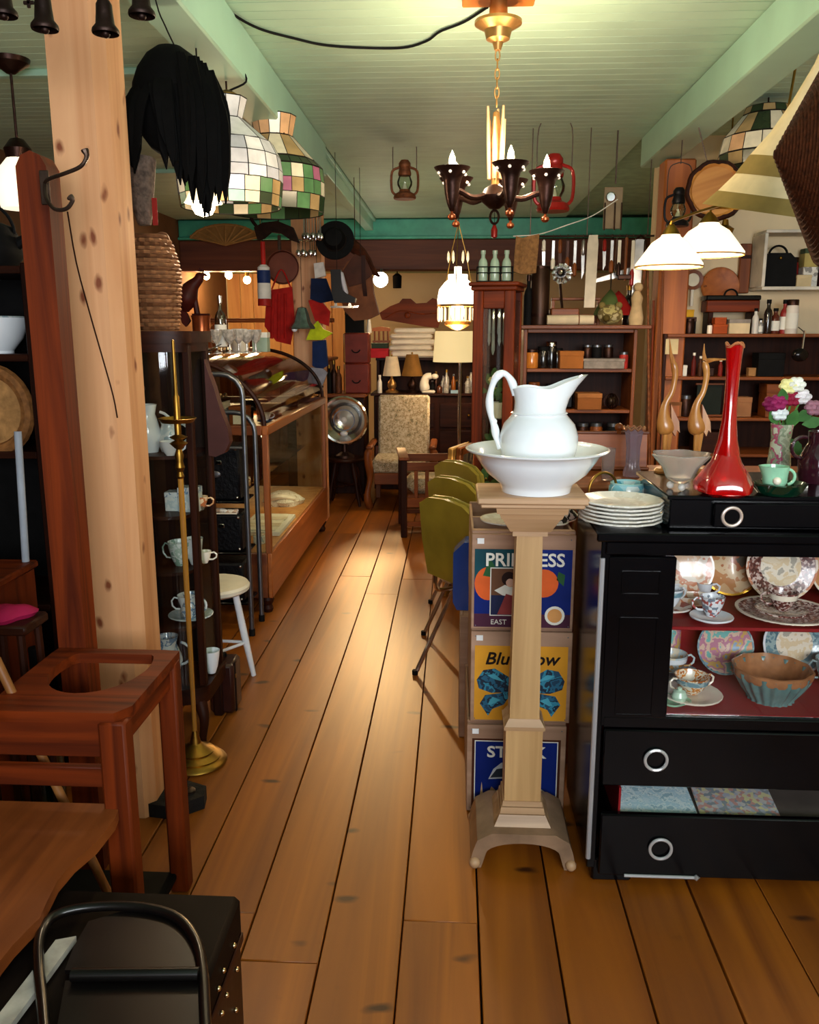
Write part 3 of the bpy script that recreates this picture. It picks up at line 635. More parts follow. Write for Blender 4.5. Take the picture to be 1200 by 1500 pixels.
def leafg(x, y, z, ln, w, ang, tilt=0.3):
    pts = [(0, 0), (w * 0.42, ln * 0.3), (w * 0.5, ln * 0.55), (w * 0.25, ln * 0.85), (0, ln), (-w * 0.25, ln * 0.85), (-w * 0.5, ln * 0.55), (-w * 0.42, ln * 0.3)]
    return G().prism(pts, 0.002, 'xz', 0, Matrix.Translation((x, y, z)) @ Matrix.Rotation(ang, 4, 'Y') @ Matrix.Rotation(tilt, 4, 'X'))
for x, z, c in ((-0.045, 0.20, '7d1a48'), (-0.025, 0.205, '93285a'), (-0.02, 0.175, 'dfe6e6'), (0.005, 0.25, 'efe5a0'), (0.03, 0.255, 'f0efe2'), (0.02, 0.215, '8e1e3a'), (0.05, 0.22, 'dcd6d8'), (0.075, 0.19, '9a6a78')):
    flower(fv, x, -0.02 if z < 0.21 else 0.0, z, c)
for x, z, a in ((-0.02, 0.14, -0.5), (0.01, 0.13, 0.3), (0.03, 0.15, 0.9), (-0.01, 0.19, -0.2), (0.05, 0.14, 1.3), (0.02, 0.10, 2.6)):
    put('leaf', leafg(x, -0.015, z, 0.06, 0.035, a), plain('leaf_green', '3f6b35', 0.5, 0, 0.3, 20), fv)
pj = thing('purple_jug', 'dark plum glass jug at the edge of the cabinet top behind the ashtray', 'jug', on(1196, 706, UT))
PLUM = plain('plum_glass', '3a1420', 0.12, 0, 0.2, 6, trans=0.3, coat=0.6)
put('body', G().lathe([(0, 0), (0.045, 0), (0.05, 0.02), (0.052, 0.06), (0.04, 0.09), (0.03, 0.11), (0.032, 0.14), (0.028, 0.14), (0.026, 0.11), (0, 0.02)], 28), PLUM, pj)
put('handle', G().tube(arc((-0.045, 0, 0.095), 0.03, 70, 290, 10), 0.005, 8), PLUM, pj)
bp = thing('brown_pot', 'round brown basket pot behind the flower vase', 'pot', (on(1175, 690, UT)[0], 2.44, UT))
put('body', G().lathe([(0, 0), (0.03, 0), (0.045, 0.02), (0.048, 0.05), (0.04, 0.075), (0.036, 0.075), (0.042, 0.05), (0, 0.01)], 20), plain('basket_brown', '7a4a22', 0.7, 0, 0.4, 60, bump=0.4), bp)

# side table behind the cabinet with glass vases
tb2 = thing('side_table', 'plain oak side table standing behind the black cabinet', 'table', (0.86, 3.02, 0))
put('table_top', G().box((0, 0, 0.985), (0.95, 0.5, 0.03), 0.004), OAKX, tb2)
for sx in (-1, 1):
    for sy in (-1, 1): put('leg', G().box((sx * 0.43, sy * 0.2, 0.4855), (0.05, 0.05, 0.969), 0.004), OAK, tb2)
put('apron', G().box((0, -0.21, 0.92), (0.8, 0.02, 0.09), 0.003), OAKX, tb2)
pv = thing('pressed_vase', 'tall pinkish pressed glass vase with crimped rim behind the turquoise bowl', 'vase', (W(926, 690, 3.0).x, 3.0, 1.0003))
PINKG = plain('lilac_glass', 'cdb9c6', 0.08, 0, 0.08, 15, trans=0.7, ior=1.35)
put('body', G().lathe([(0, 0.004), (0.03, 0), (0.032, 0.015), (0.024, 0.04), (0.024, 0.10), (0.03, 0.15), (0.036, 0.168), (0.033, 0.168), (0.022, 0.1), (0.02, 0.05), (0, 0.02)], 32, flute=lambda a, z: 1 + 0.06 * math.sin(8 * a)), PINKG, pv)
put('crimped_rim', G().tube([(0.036 * math.cos(a), 0.036 * math.sin(a), 0.169 + 0.005 * math.sin(10 * a)) for a in [2 * PI * k / 40 for k in range(40)]], 0.004, 6, True), plain('amber_rim', 'b07a5a', 0.15, 0.3), pv)
st = thing('shot_vase', 'short clear glass tumbler beside the tall pressed vase', 'glass', (W(890, 700, 2.92).x, 2.92, 1.0003))
put('body', G().lathe([(0, 0.006), (0.02, 0), (0.022, 0.05), (0.024, 0.11), (0.021, 0.11), (0.018, 0.02), (0, 0.014)], 20), plain('clear_tumbler', 'e0d6d2', 0.06, 0, 0.03, 8, trans=0.85, ior=1.3), st)
tr = thing('wooden_tray', 'orange wooden tray leaning on the side table behind the washbasin', 'tray', (W(905, 655, 3.14).x - 0.02, 3.14, 1.0003), 0, None, (R(-8), 0, 0))
put('panel', G().box((0, 0, 0.07), (0.26, 0.012, 0.14), 0.003), wood('orange_wood', '8a4012', 'b8621f', 'x', 1), tr)
put('rim', G().box((0, -0.006, 0.136), (0.27, 0.02, 0.012), 0.003).box((0, -0.006, 0.006), (0.27, 0.02, 0.012), 0.003), OAKX, tr)
put('turned_knob', G().ball((0.02, -0.03, 0.155), 0.016, 12).lathe([(0.006, 0.13), (0.009, 0.14), (0.006, 0.146)], 10, c=(0.02, -0.03, 0)), OAK, tr)

# ================================================================ pedestal with washbasin and pitcher
PX, PY = 0.208, 2.30
PEDW = wood('pale_oak', 'a8804f', 'cfa671', 'z', 0.8, 0.5, coat=0.1)
PEDX = wood('pale_oak_x', '9a744d', 'c7a07a', 'x', 0.8, 0.5, coat=0.1)
ped = thing('pedestal_stand', 'tall pale wooden pedestal with square column and scrolled foot', 'pedestal', (PX, PY, 0))
def frust(g, z0, w0, z1, w1):
    a, b = w0 / 2, w1 / 2
    return g.add([(-a, -a, z0), (a, -a, z0), (a, a, z0), (-a, a, z0), (-b, -b, z1), (b, -b, z1), (b, b, z1), (-b, b, z1)], [(0, 3, 2, 1), (4, 5, 6, 7), (0, 1, 5, 4), (1, 2, 6, 5), (2, 3, 7, 6), (3, 0, 4, 7)])
put('top_slab', G().box((0, 0, 1.066), (0.29, 0.22, 0.020), 0.004).box((0, 0, 1.051), (0.272, 0.205, 0.012), 0.003), PEDX, ped)
put('capital', frust(frust(frust(frust(G(), 1.028, 0.185, 1.045, 0.19), 1.012, 0.16, 1.028, 0.172), 0.972, 0.108, 1.012, 0.155), 0.958, 0.094, 0.972, 0.094), PEDX, ped)
put('column', frust(G(), 0.425, 0.084, 0.96, 0.070), PEDW, ped)
put('collar', frust(frust(G(), 0.405, 0.112, 0.425, 0.088), 0.395, 0.116, 0.405, 0.116), PEDX, ped)
put('plinth', frust(G(), 0.175, 0.104, 0.395, 0.104), PEDW, ped)
put('stepped_base', frust(frust(frust(G(), 0.16, 0.116, 0.175, 0.112), 0.14, 0.128, 0.158, 0.122), 0.105, 0.165, 0.138, 0.132), PEDX, ped)
ft = []
for k_ in range(13):
    a = PI * k_ / 12; ft.append((-0.105 * math.cos(a), 0.045 + 0.035 * math.sin(a)))
outl = [(-0.142, 0.0), (-0.148, 0.02), (-0.142, 0.05), (-0.13, 0.085), (-0.09, 0.108), (0.09, 0.108), (0.13, 0.085), (0.142, 0.05), (0.148, 0.02), (0.142, 0.0), (0.118, 0.0), (0.112, 0.02)] + [(x, z) for x, z in reversed(ft)] + [(-0.112, 0.02), (-0.118, 0.0)]
put('scrolled_foot', G().prism(outl, 0.235, 'xz'), plain('foot_wood', '8d7058', 0.4, 0, 0.25, 14, coat=0.3), ped)
for sx in (-1, 1):
    for sy in (-1, 1): put('toe', G().ball((sx * 0.136, sy * 0.118, 0.0165), 0.0165, 10), PEDX, ped)
# basin
bs = thing('wash_basin', 'large white ironstone washbasin on the pedestal', 'basin', (PX + 0.015, PY - 0.01, 1.0765))
put('bowl', G().lathe([(0, 0.006), (0.085, 0.004), (0.092, 0.0), (0.094, 0.012), (0.098, 0.022), (0.135, 0.052), (0.158, 0.085), (0.168, 0.102), (0.19, 0.112), (0.192, 0.116), (0.186, 0.118), (0.16, 0.106), (0.148, 0.085), (0.12, 0.05), (0.08, 0.026), (0, 0.020)], 56), WHITEC, bs)
# pitcher with swept lip
pt = thing('water_pitcher', 'white ironstone water pitcher with a swept spout standing in the washbasin', 'pitcher', (PX + 0.018, PY - 0.012, 1.0985))
prof = [(0.0, 0.0), (0.066, 0.0), (0.069, 0.008), (0.080, 0.03), (0.096, 0.07), (0.104, 0.105), (0.104, 0.13), (0.094, 0.16), (0.078, 0.178), (0.070, 0.188), (0.067, 0.2), (0.065, 0.222), (0.068, 0.245), (0.072, 0.262)]
g = G(); n = 40; vs = []; fs = []
def lipd(a, z):
    c = math.cos(a); t = max(0.0, (z - 0.19) / 0.072)
    up = t * t * (0.030 * max(0, c) ** 2 - 0.006 + 0.004 * math.cos(3 * a))
    out = 1 + t ** 1.6 * (0.72 * max(0, c) ** 5 + 0.04 * max(0, -c) - 0.05 * abs(math.sin(a)))
    return out, up
rings = prof[1:] + [(r - 0.004, z) for r, z in reversed(prof[9:])] + [(0.09, 0.12), (0.06, 0.02)]
for r, z in rings:
    for k_ in range(n):
        a = 2 * PI * k_ / n; o_, u_ = lipd(a, z); vs.append((r * o_ * math.cos(a), r * o_ * math.sin(a) * (1 - 0.12 * max(0, (z - 0.2) / 0.06)), z + u_))
for i in range(len(rings) - 1):
    for k_ in range(n):
        k2 = (k_ + 1) % n; fs.append((i * n + k_, i * n + k2, i * n + n + k2, i * n + n + k_))
fs.append(tuple(range(n))); fs.append(tuple((len(rings) - 1) * n + k_ for k_ in range(n)))
put('body', g.add(vs, fs), WHITEC, pt, sharp=60)
put('shoulder_bead', G().lathe([(0.072, 0.186), (0.075, 0.189), (0.072, 0.192)], 40), WHITEC, pt)
put('handle', G().tube(bez([(-0.066, 0, 0.235), (-0.074, 0, 0.268), (-0.095, 0, 0.292), (-0.118, 0, 0.280), (-0.132, 0, 0.235), (-0.130, 0, 0.19), (-0.118, 0, 0.15), (-0.112, 0, 0.12), (-0.100, 0, 0.095)], 40), [0.008 + 0.0035 * math.sin(k_ * 0.35) ** 2 for k_ in range(41)], 10), WHITEC, pt)
put('handle_scroll', G().ball((-0.121, 0, 0.165), 0.010, 10), WHITEC, pt)

# ================================================================ stack of labelled fruit crates
CRW = wood('crate_wood', '8f6a50', 'b58f74', 'x', 0.7, 0.7, bump=0.2)
CRWY = wood('crate_wood_y', '8f6a50', 'b58f74', 'y', 0.7, 0.7, bump=0.2)
BLUEL = plain('label_blue', '0d2370', 0.5, 0, 0.15, 10)
NAVY = plain('label_navy', '0a1650', 0.5, 0, 0.2, 10)
YEL = plain('label_yellow', 'dd9a2c', 0.5, 0, 0.12, 8)
ORG = plain('label_orange', 'e0622a', 0.5, 0, 0.15, 12)
WHT = plain('label_white', 'e9e6da', 0.6, 0, 0.05, 12)
INK = plain('label_ink', '1d1210', 0.6)
CW, CH, CD = 0.308, 0.298, 0.50
def crate(label, loc, rz=0.0):
    t = thing('fruit_crate', label, 'crate', loc, rz, 'labelled fruit crates stacked behind the pedestal')
    put('end_panel', G().box((0, 0.008, CH / 2), (CW, 0.016, CH - 0.002), 0.002), CRW, t)
    put('end_panel', G().box((0, CD - 0.008, CH / 2), (CW, 0.016, CH - 0.002), 0.002), CRW, t)
    put('divider', G().box((0, CD / 2, CH / 2), (CW - 0.012, 0.014, CH - 0.004), 0), CRW, t)
    for sx in (-1, 1):
        for k_ in range(3): put('side_slat', G().box((sx * (CW / 2 - 0.004), CD / 2, 0.05 + k_ * 0.099), (0.008, CD - 0.034, 0.09), 0.0015), CRWY, t)
    for k_ in range(3): put('bottom_slat', G().box((-0.1 + k_ * 0.1, CD / 2, 0.005), (0.094, CD - 0.034, 0.008), 0.0015), CRWY, t)
    put('top_cleat', G().box((0, 0.03, CH + 0.001), (CW, 0.028, 0.012), 0.002), CRW, t)
    for sx in (-1, 1): put('nail', G().ball((sx * 0.14, -0.0004, 0.282), 0.0022, 6).ball((sx * 0.14, -0.0004, 0.012), 0.0022, 6), STEEL, t)
    return t
TR = lambda x, z, y=-0.0032: Matrix.Translation((x, y, z)) @ Matrix.Rotation(PI / 2, 4, 'X')
CX, CY = 0.209, 2.475
c3 = crate('bottom fruit crate with a dark blue stork label', (CX - 0.004, CY, 0.0005))
decal(c3, rect(-0.138, 0.012, 0.138, 0.252), plain('label_brown', '4a2413', 0.6), 1)
decal(c3, rect(-0.130, 0.016, 0.130, 0.246), WHT, 2); decal(c3, rect(-0.127, 0.018, 0.127, 0.243), BLUEL, 3)
text(c3, 'STORK', 0.052, WHT, TR(0.0, 0.192), align='CENTER', sx=1.12, bold=0.001)
decal(c3, [(-0.085, 0.115), (-0.07, 0.15), (-0.045, 0.172), (-0.01, 0.18), (0.02, 0.17), (0.03, 0.14), (0.0, 0.12), (-0.04, 0.118)], plain('stork_grey', 'b9bcc0', 0.6), 4)
decal(c3, [(-0.08, 0.12), (-0.06, 0.15), (-0.03, 0.155), (-0.02, 0.135), (-0.04, 0.124)], plain('stork_dark', '2b3038', 0.6), 5)
decal(c3, [(-0.12, 0.03), (-0.112, 0.05), (-0.106, 0.105), (-0.1, 0.05), (-0.096, 0.03)], plain('steeple_cream', 'cfae84', 0.6), 4)
decal(c3, rect(-0.09, 0.02, -0.03, 0.06), plain('roof_dark', '141a2a', 0.6), 4); decal(c3, [(-0.085, 0.065), (-0.075, 0.09), (-0.06, 0.075), (-0.045, 0.09), (-0.035, 0.065)], plain('nest_tan', 'a98a60', 0.6), 5)
decal(c3, disc((0.068, 0.055), 0.032), WHT, 4); decal(c3, disc((0.068, 0.055), 0.027), ORG, 5); decal(c3, disc((0.068, 0.055), 0.007), WHT, 6)
c2 = crate('middle fruit crate with a yellow label and a big blue bow', (CX + 0.004, CY + 0.006, CH + 0.008))
decal(c2, rect(-0.142, 0.008, 0.142, 0.252), YEL, 1)
text(c2, 'Blue Bow', 0.055, INK, TR(0.0, 0.193), align='CENTER', shear=0.25, sx=1.05, bold=0.0008)
TEAL = pattern('satin_bow', ['123f5c', '1d6484', '0c2a40', '2f8aa6', '164a68'], 26, 0.4, 'noise'); TEALL = plain('bow_light', '4fa6bc', 0.5)
for s in (-1, 1):
    b_ = decal(c2, [(s * 0.01, 0.115), (s * 0.035, 0.15), (s * 0.08, 0.178), (s * 0.115, 0.172), (s * 0.135, 0.14), (s * 0.128, 0.112), (s * 0.09, 0.098), (s * 0.04, 0.1)], TEAL, 2, name='painted_bow_loop')
    decal(c2, [(s * 0.02, 0.108), (s * 0.06, 0.098), (s * 0.108, 0.09), (s * 0.124, 0.062), (s * 0.098, 0.022), (s * 0.085, 0.045), (s * 0.05, 0.06)], TEAL, 3, name='painted_bow_tail')
    decal(c2, [(s * 0.05, 0.135), (s * 0.08, 0.16), (s * 0.105, 0.158), (s * 0.085, 0.145)], TEALL, 4); decal(c2, [(s * 0.06, 0.075), (s * 0.085, 0.085), (s * 0.1, 0.06), (s * 0.09, 0.058)], TEALL, 4)
decal(c2, disc((0, 0.11), 0.022), TEAL, 5)
c1 = crate('top fruit crate with oranges and a portrait of a girl on its label', (CX + 0.002, CY + 0.002, 2 * CH + 0.016))
decal(c1, rect(-0.145, 0.008, 0.145, 0.252), plain('label_wine', '4a2438', 0.6), 1)
decal(c1, rect(-0.145, 0.05, 0.145, 0.252), BLUEL, 2); decal(c1, rect(-0.145, 0.16, -0.02, 0.252), plain('label_teal', '12444e', 0.5), 3)
decal(c1, disc((-0.104, 0.145), 0.052, 24, 0.78), ORG, 4); decal(c1, [(-0.12, 0.17), (-0.10, 0.225), (-0.085, 0.2), (-0.09, 0.165)], plain('label_leaf', '2c5a34', 0.6), 5)
decal(c1, disc((0.062, 0.148), 0.044), ORG, 4); decal(c1, [(0.1, 0.16), (0.105, 0.185), (0.125, 0.175), (0.122, 0.14)], plain('label_leaf', '2c5a34', 0.6), 4)
decal(c1, rect(-0.098, 0.045, 0.0, 0.196), WHT, 6); decal(c1, rect(-0.095, 0.048, -0.003, 0.193), plain('portrait_brown', '6a4630', 0.6), 7)
decal(c1, rect(-0.095, 0.048, -0.003, 0.11), plain('portrait_dark', '23284a', 0.6), 8)
decal(c1, [(-0.085, 0.125), (-0.05, 0.145), (-0.01, 0.128), (-0.02, 0.105), (-0.06, 0.11)], WHT, 9); decal(c1, [(-0.075, 0.05), (-0.05, 0.115), (-0.015, 0.105), (-0.005, 0.05)], plain('portrait_red', '8a3a3a', 0.6), 10)
decal(c1, disc((-0.042, 0.162), 0.022), plain('portrait_hair', '2a1712', 0.6), 11); decal(c1, disc((-0.038, 0.15), 0.013), plain('portrait_skin', 'd9b09a', 0.6), 12)
text(c1, 'PRINCESS', 0.056, WHT, TR(0.004, 0.203, -0.009), align='CENTER', sx=0.99, bold=0.001)
text(c1, 'EAST', 0.022, WHT, TR(-0.095, 0.018, -0.004)); decal(c1, disc((0.098, 0.047), 0.03), WHT, 4); decal(c1, disc((0.098, 0.047), 0.022), plain('cut_orange', 'd99a5a', 0.6), 5)
for c_ in (c1, c2, c3): decal(c_, rect(-0.138, 0.268, -0.118, 0.285), plain('price_sticker', 'f2f2ee', 0.7), 2, name='price_sticker')
p = WZ(735, 772, 3 * CH + 0.024)
plate('white lace-edged plate lying on the top fruit crate', OLDW, (0.17, 2.60, 3 * CH + 0.0235), 0.085, rim=CREAM)
tx = thing('patterned_scarf', 'crumpled black and white cloth beside the plate on the top crate', 'cloth', (0.32, 2.66, 3 * CH + 0.0175))
put('fold', G().lathe([(0, 0.0), (0.06, 0.002), (0.065, 0.02), (0.045, 0.045), (0.02, 0.055), (0, 0.05)], 24, flute=lambda a, z: 1 + 0.2 * math.sin(3 * a + z * 60)), pattern('bw_cloth', ['1a1512', '1a1512', 'd9cfc2', '2a221c'], 70, 0.8), tx)
put('hem', G().tube([(0.063 * math.cos(a) * (1 + 0.2 * math.sin(3 * a)), 0.063 * math.sin(a) * (1 + 0.2 * math.sin(3 * a)), 0.004) for a in [2 * PI * k / 30 for k in range(30)]], 0.003, 6, True), CREAM, tx)
# ================================================================ hall tree with umbrella stand (faces the aisle)
HT = thing('hall_tree', 'red-brown wooden hall stand with seat, umbrella holder and tall upright', 'hall stand', (-0.98, 1.9, 0))
HB = HT.location.copy()
def hp(name, g, mat, par=None, **k):
    o = put(name, g, mat, par or HT, **k); o.location = -HB if par is None else o.location; return o
hp('upright', G().prism([(-1.04, 0.02), (-0.966, 0.02), (-0.966, 1.88), (-0.98, 1.905), (-1.003, 1.915), (-1.026, 1.905), (-1.04, 1.88)], 0.07, 'xz', 2.12), REDW)
hp('front_post', G().box((-0.745, 1.72, 0.33), (0.062, 0.05, 0.66), 0.006), REDW)
hp('rear_post', G().box((-0.735, 2.05, 0.333), (0.05, 0.05, 0.666), 0.006), REDW)
hp('back_post', G().box((-1.07, 1.72, 0.9), (0.05, 0.06, 1.8), 0.006), REDW)
# umbrella holder top: a board with a D-shaped opening
def dboard(z, t, x0, x1, y0, y1):
    cx, cy = (x0 + x1) / 2 + 0.005, (y0 + y1) / 2 + 0.07; n = 40; vs = []; fs = []
    for zz in (z - t / 2, z + t / 2):
        for k in range(n):
            a = 2 * PI * k / n; ca, sa = math.cos(a), math.sin(a)
            m = min((((x1 if ca > 0 else x0) - cx) / ca) if abs(ca) > 1e-6 else 9, (((y1 if sa > 0 else y0) - cy) / sa) if abs(sa) > 1e-6 else 9)
            vs.append((cx + m * ca, cy + m * sa, zz))
        for k in range(n):
            a = 2 * PI * k / n; ca, sa = math.cos(a), math.sin(a); ex = (x1 - x0) * 0.36; r = 1 / math.sqrt((ca / ex) ** 2 + (sa / 0.16) ** 2)
            vs.append((cx + r * ca, cy + min(r * sa, y1 - cy - 0.035), zz))
    for k in range(n):
        j = (k + 1) % n
        fs += [(k, j, n + j, n + k), (2 * n + k, 2 * n + j, 3 * n + j, 3 * n + k), (k, j, 2 * n + j, 2 * n + k), (n + k, n + j, 3 * n + j, 3 * n + k)]
    return G().add(vs, fs)
hp('umbrella_board', dboard(0.668, 0.026, -1.04, -0.712, 1.70, 2.08), REDWX)
hp('front_apron', G().box((-0.905, 1.72, 0.612), (0.27, 0.022, 0.085), 0.003), REDWX)
hp('side_apron', G().box((-0.735, 1.885, 0.625), (0.022, 0.29, 0.06), 0.003), wood('red_mahogany_y', '421404', '7a2f0a', 'y', 1.0, 0.5, spec=0.2))
hp('drip_tray', G().box((-0.89, 1.885, 0.05), (0.3, 0.3, 0.02), 0.004), MATTE)
hp('low_rail', G().box((-0.905, 1.72, 0.52), (0.27, 0.02, 0.05), 0.003), REDWX)
# seat plank, its front edge scalloped
zs = 0.452
pp = [WZ(x, y, zs) for x, y in ((176, 1178), (168, 1200), (140, 1235), (108, 1262), (84, 1290), (68, 1322), (58, 1345), (40, 1362), (18, 1385), (0, 1408), (-20, 1440), (-60, 1500))]
poly = [(p.x, p.y) for p in pp] + [(-1.12, pp[-1].y), (-1.12, pp[0].y)]
hp('seat', G().prism(poly, 0.026, 'xy', zs - 0.013), wood('seat_wood', '6b3414', '8f4c1f', 'y', 0.7, 0.4, coat=0.2))
hp('back_board', G().box((-1.13, 1.3, 0.72), (0.024, 0.9, 0.5), 0.004), REDW)
hp('bench_leg', G().box((-1.05, 1.08, 0.22), (0.06, 0.06, 0.436), 0.004), REDW)
IRON = plain('hook_iron', '4a3a30', 0.4, 0.8, 0.3, 30)
hk = hp('coat_hook', G().tube(bez([W(66, 268, 2.0), W(72, 262, 1.98), W(95, 254, 1.95), W(118, 244, 1.94), W(127, 230, 1.94), W(124, 219, 1.94)], 20), [0.0045] * 16 + [0.005, 0.006, 0.007, 0.0085, 0.0085], 8).tube(bez([W(66, 268, 2.0), W(68, 290, 1.98), W(80, 306, 1.96), W(97, 306, 1.95), W(106, 294, 1.95), W(102, 288, 1.95)], 20), [0.0045] * 16 + [0.005, 0.006, 0.007, 0.008, 0.008], 8), IRON, label='double iron coat hook')
hp('hook_plate', G().box(tuple(W(66, 275, 2.012)), (0.022, 0.006, 0.075), 0.002), IRON)
# cane leaning in the hall stand
cn = solo('walking_cane', G().tube([W(-6, 965, 1.80), W(60, 1105, 1.80), W(160, 1308, 1.80) + Vector((0.03, 0, -0.09))], 0.011, 10), wood('cane_wood', '7a4a20', 'a06a34', 'z', 1), 'slanting brown cane leaning behind the hall stand seat', 'cane')

# ================================================================ trunk and folded chair
TZ = 0.405
c = WZ(350, 1310, TZ); tx1, ty1 = c.x, c.y
trk = thing('storage_chest', 'low dark brown leather trunk with rows of brass studs', 'trunk', (tx1 - 0.24, ty1 - 0.27, 0))
TRK = plain('trunk_leather', '2a140c', 0.45, 0, 0.35, 14, bump=0.2, coat=0.1)
put('body', G().box((0, 0, 0.16), (0.48, 0.54, 0.318), 0.008), TRK, trk)
put('lid', G().box((0, 0, 0.362), (0.486, 0.546, 0.086), 0.010), plain('trunk_lid', '120a07', 0.6, 0, 0.3, 10, bump=0.15, spec=0.1), trk)
put('edge_band', G().box((0.2435, 0, 0.31), (0.003, 0.54, 0.018), 0).box((0, 0.2735, 0.31), (0.48, 0.003, 0.018), 0), plain('band_leather', '3a1c10', 0.5), trk)
STUD = plain('stud_brass', 'e0c79a', 0.2, 1.0)
me_s = G().ball((0, 0, 0), 0.0055, 8).mesh('stud'); me_s.materials.append(STUD)
for zz, y0 in ((0.345, 0.20), (0.275, 0.22), (0.20, 0.20)):
    for k_ in range(5): put('stud', me_s, STUD, trk, loc=(0.243 if zz < 0.32 else 0.2455, y0 - k_ * 0.055 - (k_ % 2) * 0.02, zz + 0.008 * (k_ % 2)))
# black folding chair folded flat on the trunk
fc = thing('folding_chair', 'small black metal folding chair folded flat on the leather trunk', 'chair', (tx1 - 0.24, ty1 - 0.27, TZ))
FB = fc.location.copy(); BLM = plain('black_enamel', '0d0908', 0.32, 0.2, 0.3, 10, coat=0.3)
def fp(name, g, mat=BLM, **k): o = put(name, g, mat, fc, **k); o.location = -FB; return o
path = [WZ(x, y, TZ + 0.022) for x, y in ((66, 1520), (62, 1470), (57, 1420), (58, 1375), (75, 1345), (110, 1332), (165, 1327), (220, 1331), (262, 1346), (288, 1380), (297, 1425), (300, 1480), (302, 1520))]
fp('tube_frame', G().tube(bez(path, 48), 0.0095, 10))
bk = [WZ(x, y, TZ + 0.012) for x, y in ((95, 1424), (108, 1390), (130, 1352), (180, 1337), (235, 1342), (272, 1362), (290, 1395), (293, 1424))]
fp('back_panel', G().prism([(p.x, p.y) for p in bk], 0.008, 'xy', TZ + 0.012))
a, b = WZ(105, 1428, TZ + 0.03), WZ(291, 1426, TZ + 0.03)
fp('cross_bar', G().tube([a, b], 0.011, 10))
st_ = [WZ(x, y, TZ + 0.014) for x, y in ((96, 1440), (293, 1440), (296, 1530), (80, 1530))]
fp('seat_panel', G().prism([(p.x, p.y) for p in st_], 0.014, 'xy', TZ + 0.012))
a, b = WZ(95, 1385, 0.36), WZ(-20, 1540, 0.36)
solo('white_board', G().ribbon([WZ(97, 1378, 0.415), WZ(55, 1435, 0.415), WZ(-25, 1540, 0.415)], 0.035, 0.012, (1, 0.35, 0)), plain('worn_white_paint', 'a9a49a', 0.7, 0, 0.3, 20), 'narrow worn white board lying between trunk and hall stand seat', 'board')
dz = thing('dark_crate', 'dark wooden box on the floor under the hall stand seat', 'box', (-0.86, 1.60, 0))
put('body', G().box((0, 0, 0.11), (0.16, 0.16, 0.22), 0.004), DARKW, dz); put('lid', G().box((0, 0, 0.226), (0.17, 0.17, 0.012), 0.003), DARKWX, dz)

# ================================================================ iron foot, brass stand
ir = thing('iron_doorstop', 'flat rough black iron weight on the floor by the pine post', 'doorstop', (WZ(255, 1183, 0).x, WZ(255, 1183, 0).y, 0))
put('slab', G().prism([(-0.10, -0.05), (0.02, -0.07), (0.10, 0.0), (0.09, 0.06), (0.0, 0.10), (-0.09, 0.07)], 0.045, 'xy', 0.0225), plain('rough_iron', '15110f', 0.8, 0.3, 0.4, 40, bump=0.6), ir)
put('lug', G().ball((0.05, 0.02, 0.05), 0.018, 10, sz=0.6), IRON, ir)
bx, by = WZ(288, 1116, 0).x, WZ(288, 1116, 0).y
bsn = thing('brass_stand', 'slender brass floor candle stand in front of the dark china cabinet', 'floor stand', (bx, by, 0))
put('base', G().lathe([(0, 0), (0.10, 0.0), (0.108, 0.006), (0.105, 0.012), (0.085, 0.022), (0.088, 0.028), (0.062, 0.042), (0.065, 0.048), (0.04, 0.06), (0.02, 0.075), (0.014, 0.10), (0.009, 0.12), (0, 0.12)], 36), BRASS, bsn)
put('pole', G().lathe([(0.008, 0.10), (0.009, 0.5), (0.010, 0.9), (0.0085, 1.14), (0.0, 1.14)], 12), wood('old_brass_pole', '8a5a24', 'b9822f', 'z', 1, 0.25), bsn)
put('knop', G().lathe([(0.008, 1.02), (0.013, 1.03), (0.009, 1.045), (0.016, 1.06), (0.011, 1.08), (0.015, 1.1), (0.009, 1.12), (0.03, 1.14), (0.012, 1.15), (0.03, 1.16), (0.008, 1.17)], 18), BRASS, bsn)
put('drip_pan', G().lathe([(0.008, 1.205), (0.05, 1.208), (0.062, 1.222), (0.06, 1.223), (0.048, 1.213), (0.008, 1.213)], 24), BRASS, bsn)
put('candle_tube', G().lathe([(0.011, 1.15), (0.011, 1.29), (0.006, 1.30), (0.005, 1.47), (0, 1.475)], 12), BRASS, bsn)

# ================================================================ bow-front china cabinet
VX0, VX1, VY0, VY1, VH = -1.22, -0.905, 2.86, 3.15, 1.50
vc = thing('china_cabinet', 'narrow dark bow-front china cabinet with glass sides behind the pine post', 'cabinet', ((VX0 + VX1) / 2, (VY0 + VY1) / 2, 0))
vw, vd = VX1 - VX0, VY1 - VY0
def bow(z, t, ex=0.0):
    pts = [(-vw / 2 - ex, vd / 2)] + [(-(vw / 2 + ex) * math.cos(PI * k / 12), -vd / 2 + 0.06 - (0.06 + ex) * math.sin(PI * k / 12)) for k in range(13)] + [(vw / 2 + ex, vd / 2)]
    return G().prism(pts, t, 'xy', z)
put('top_board', bow(VH - 0.02, 0.04, 0.012), DARKWX, vc); put('cornice', bow(VH - 0.055, 0.03, 0.0), DARKWX, vc)
put('base_board', bow(0.19, 0.06, 0.012), DARKWX, vc)
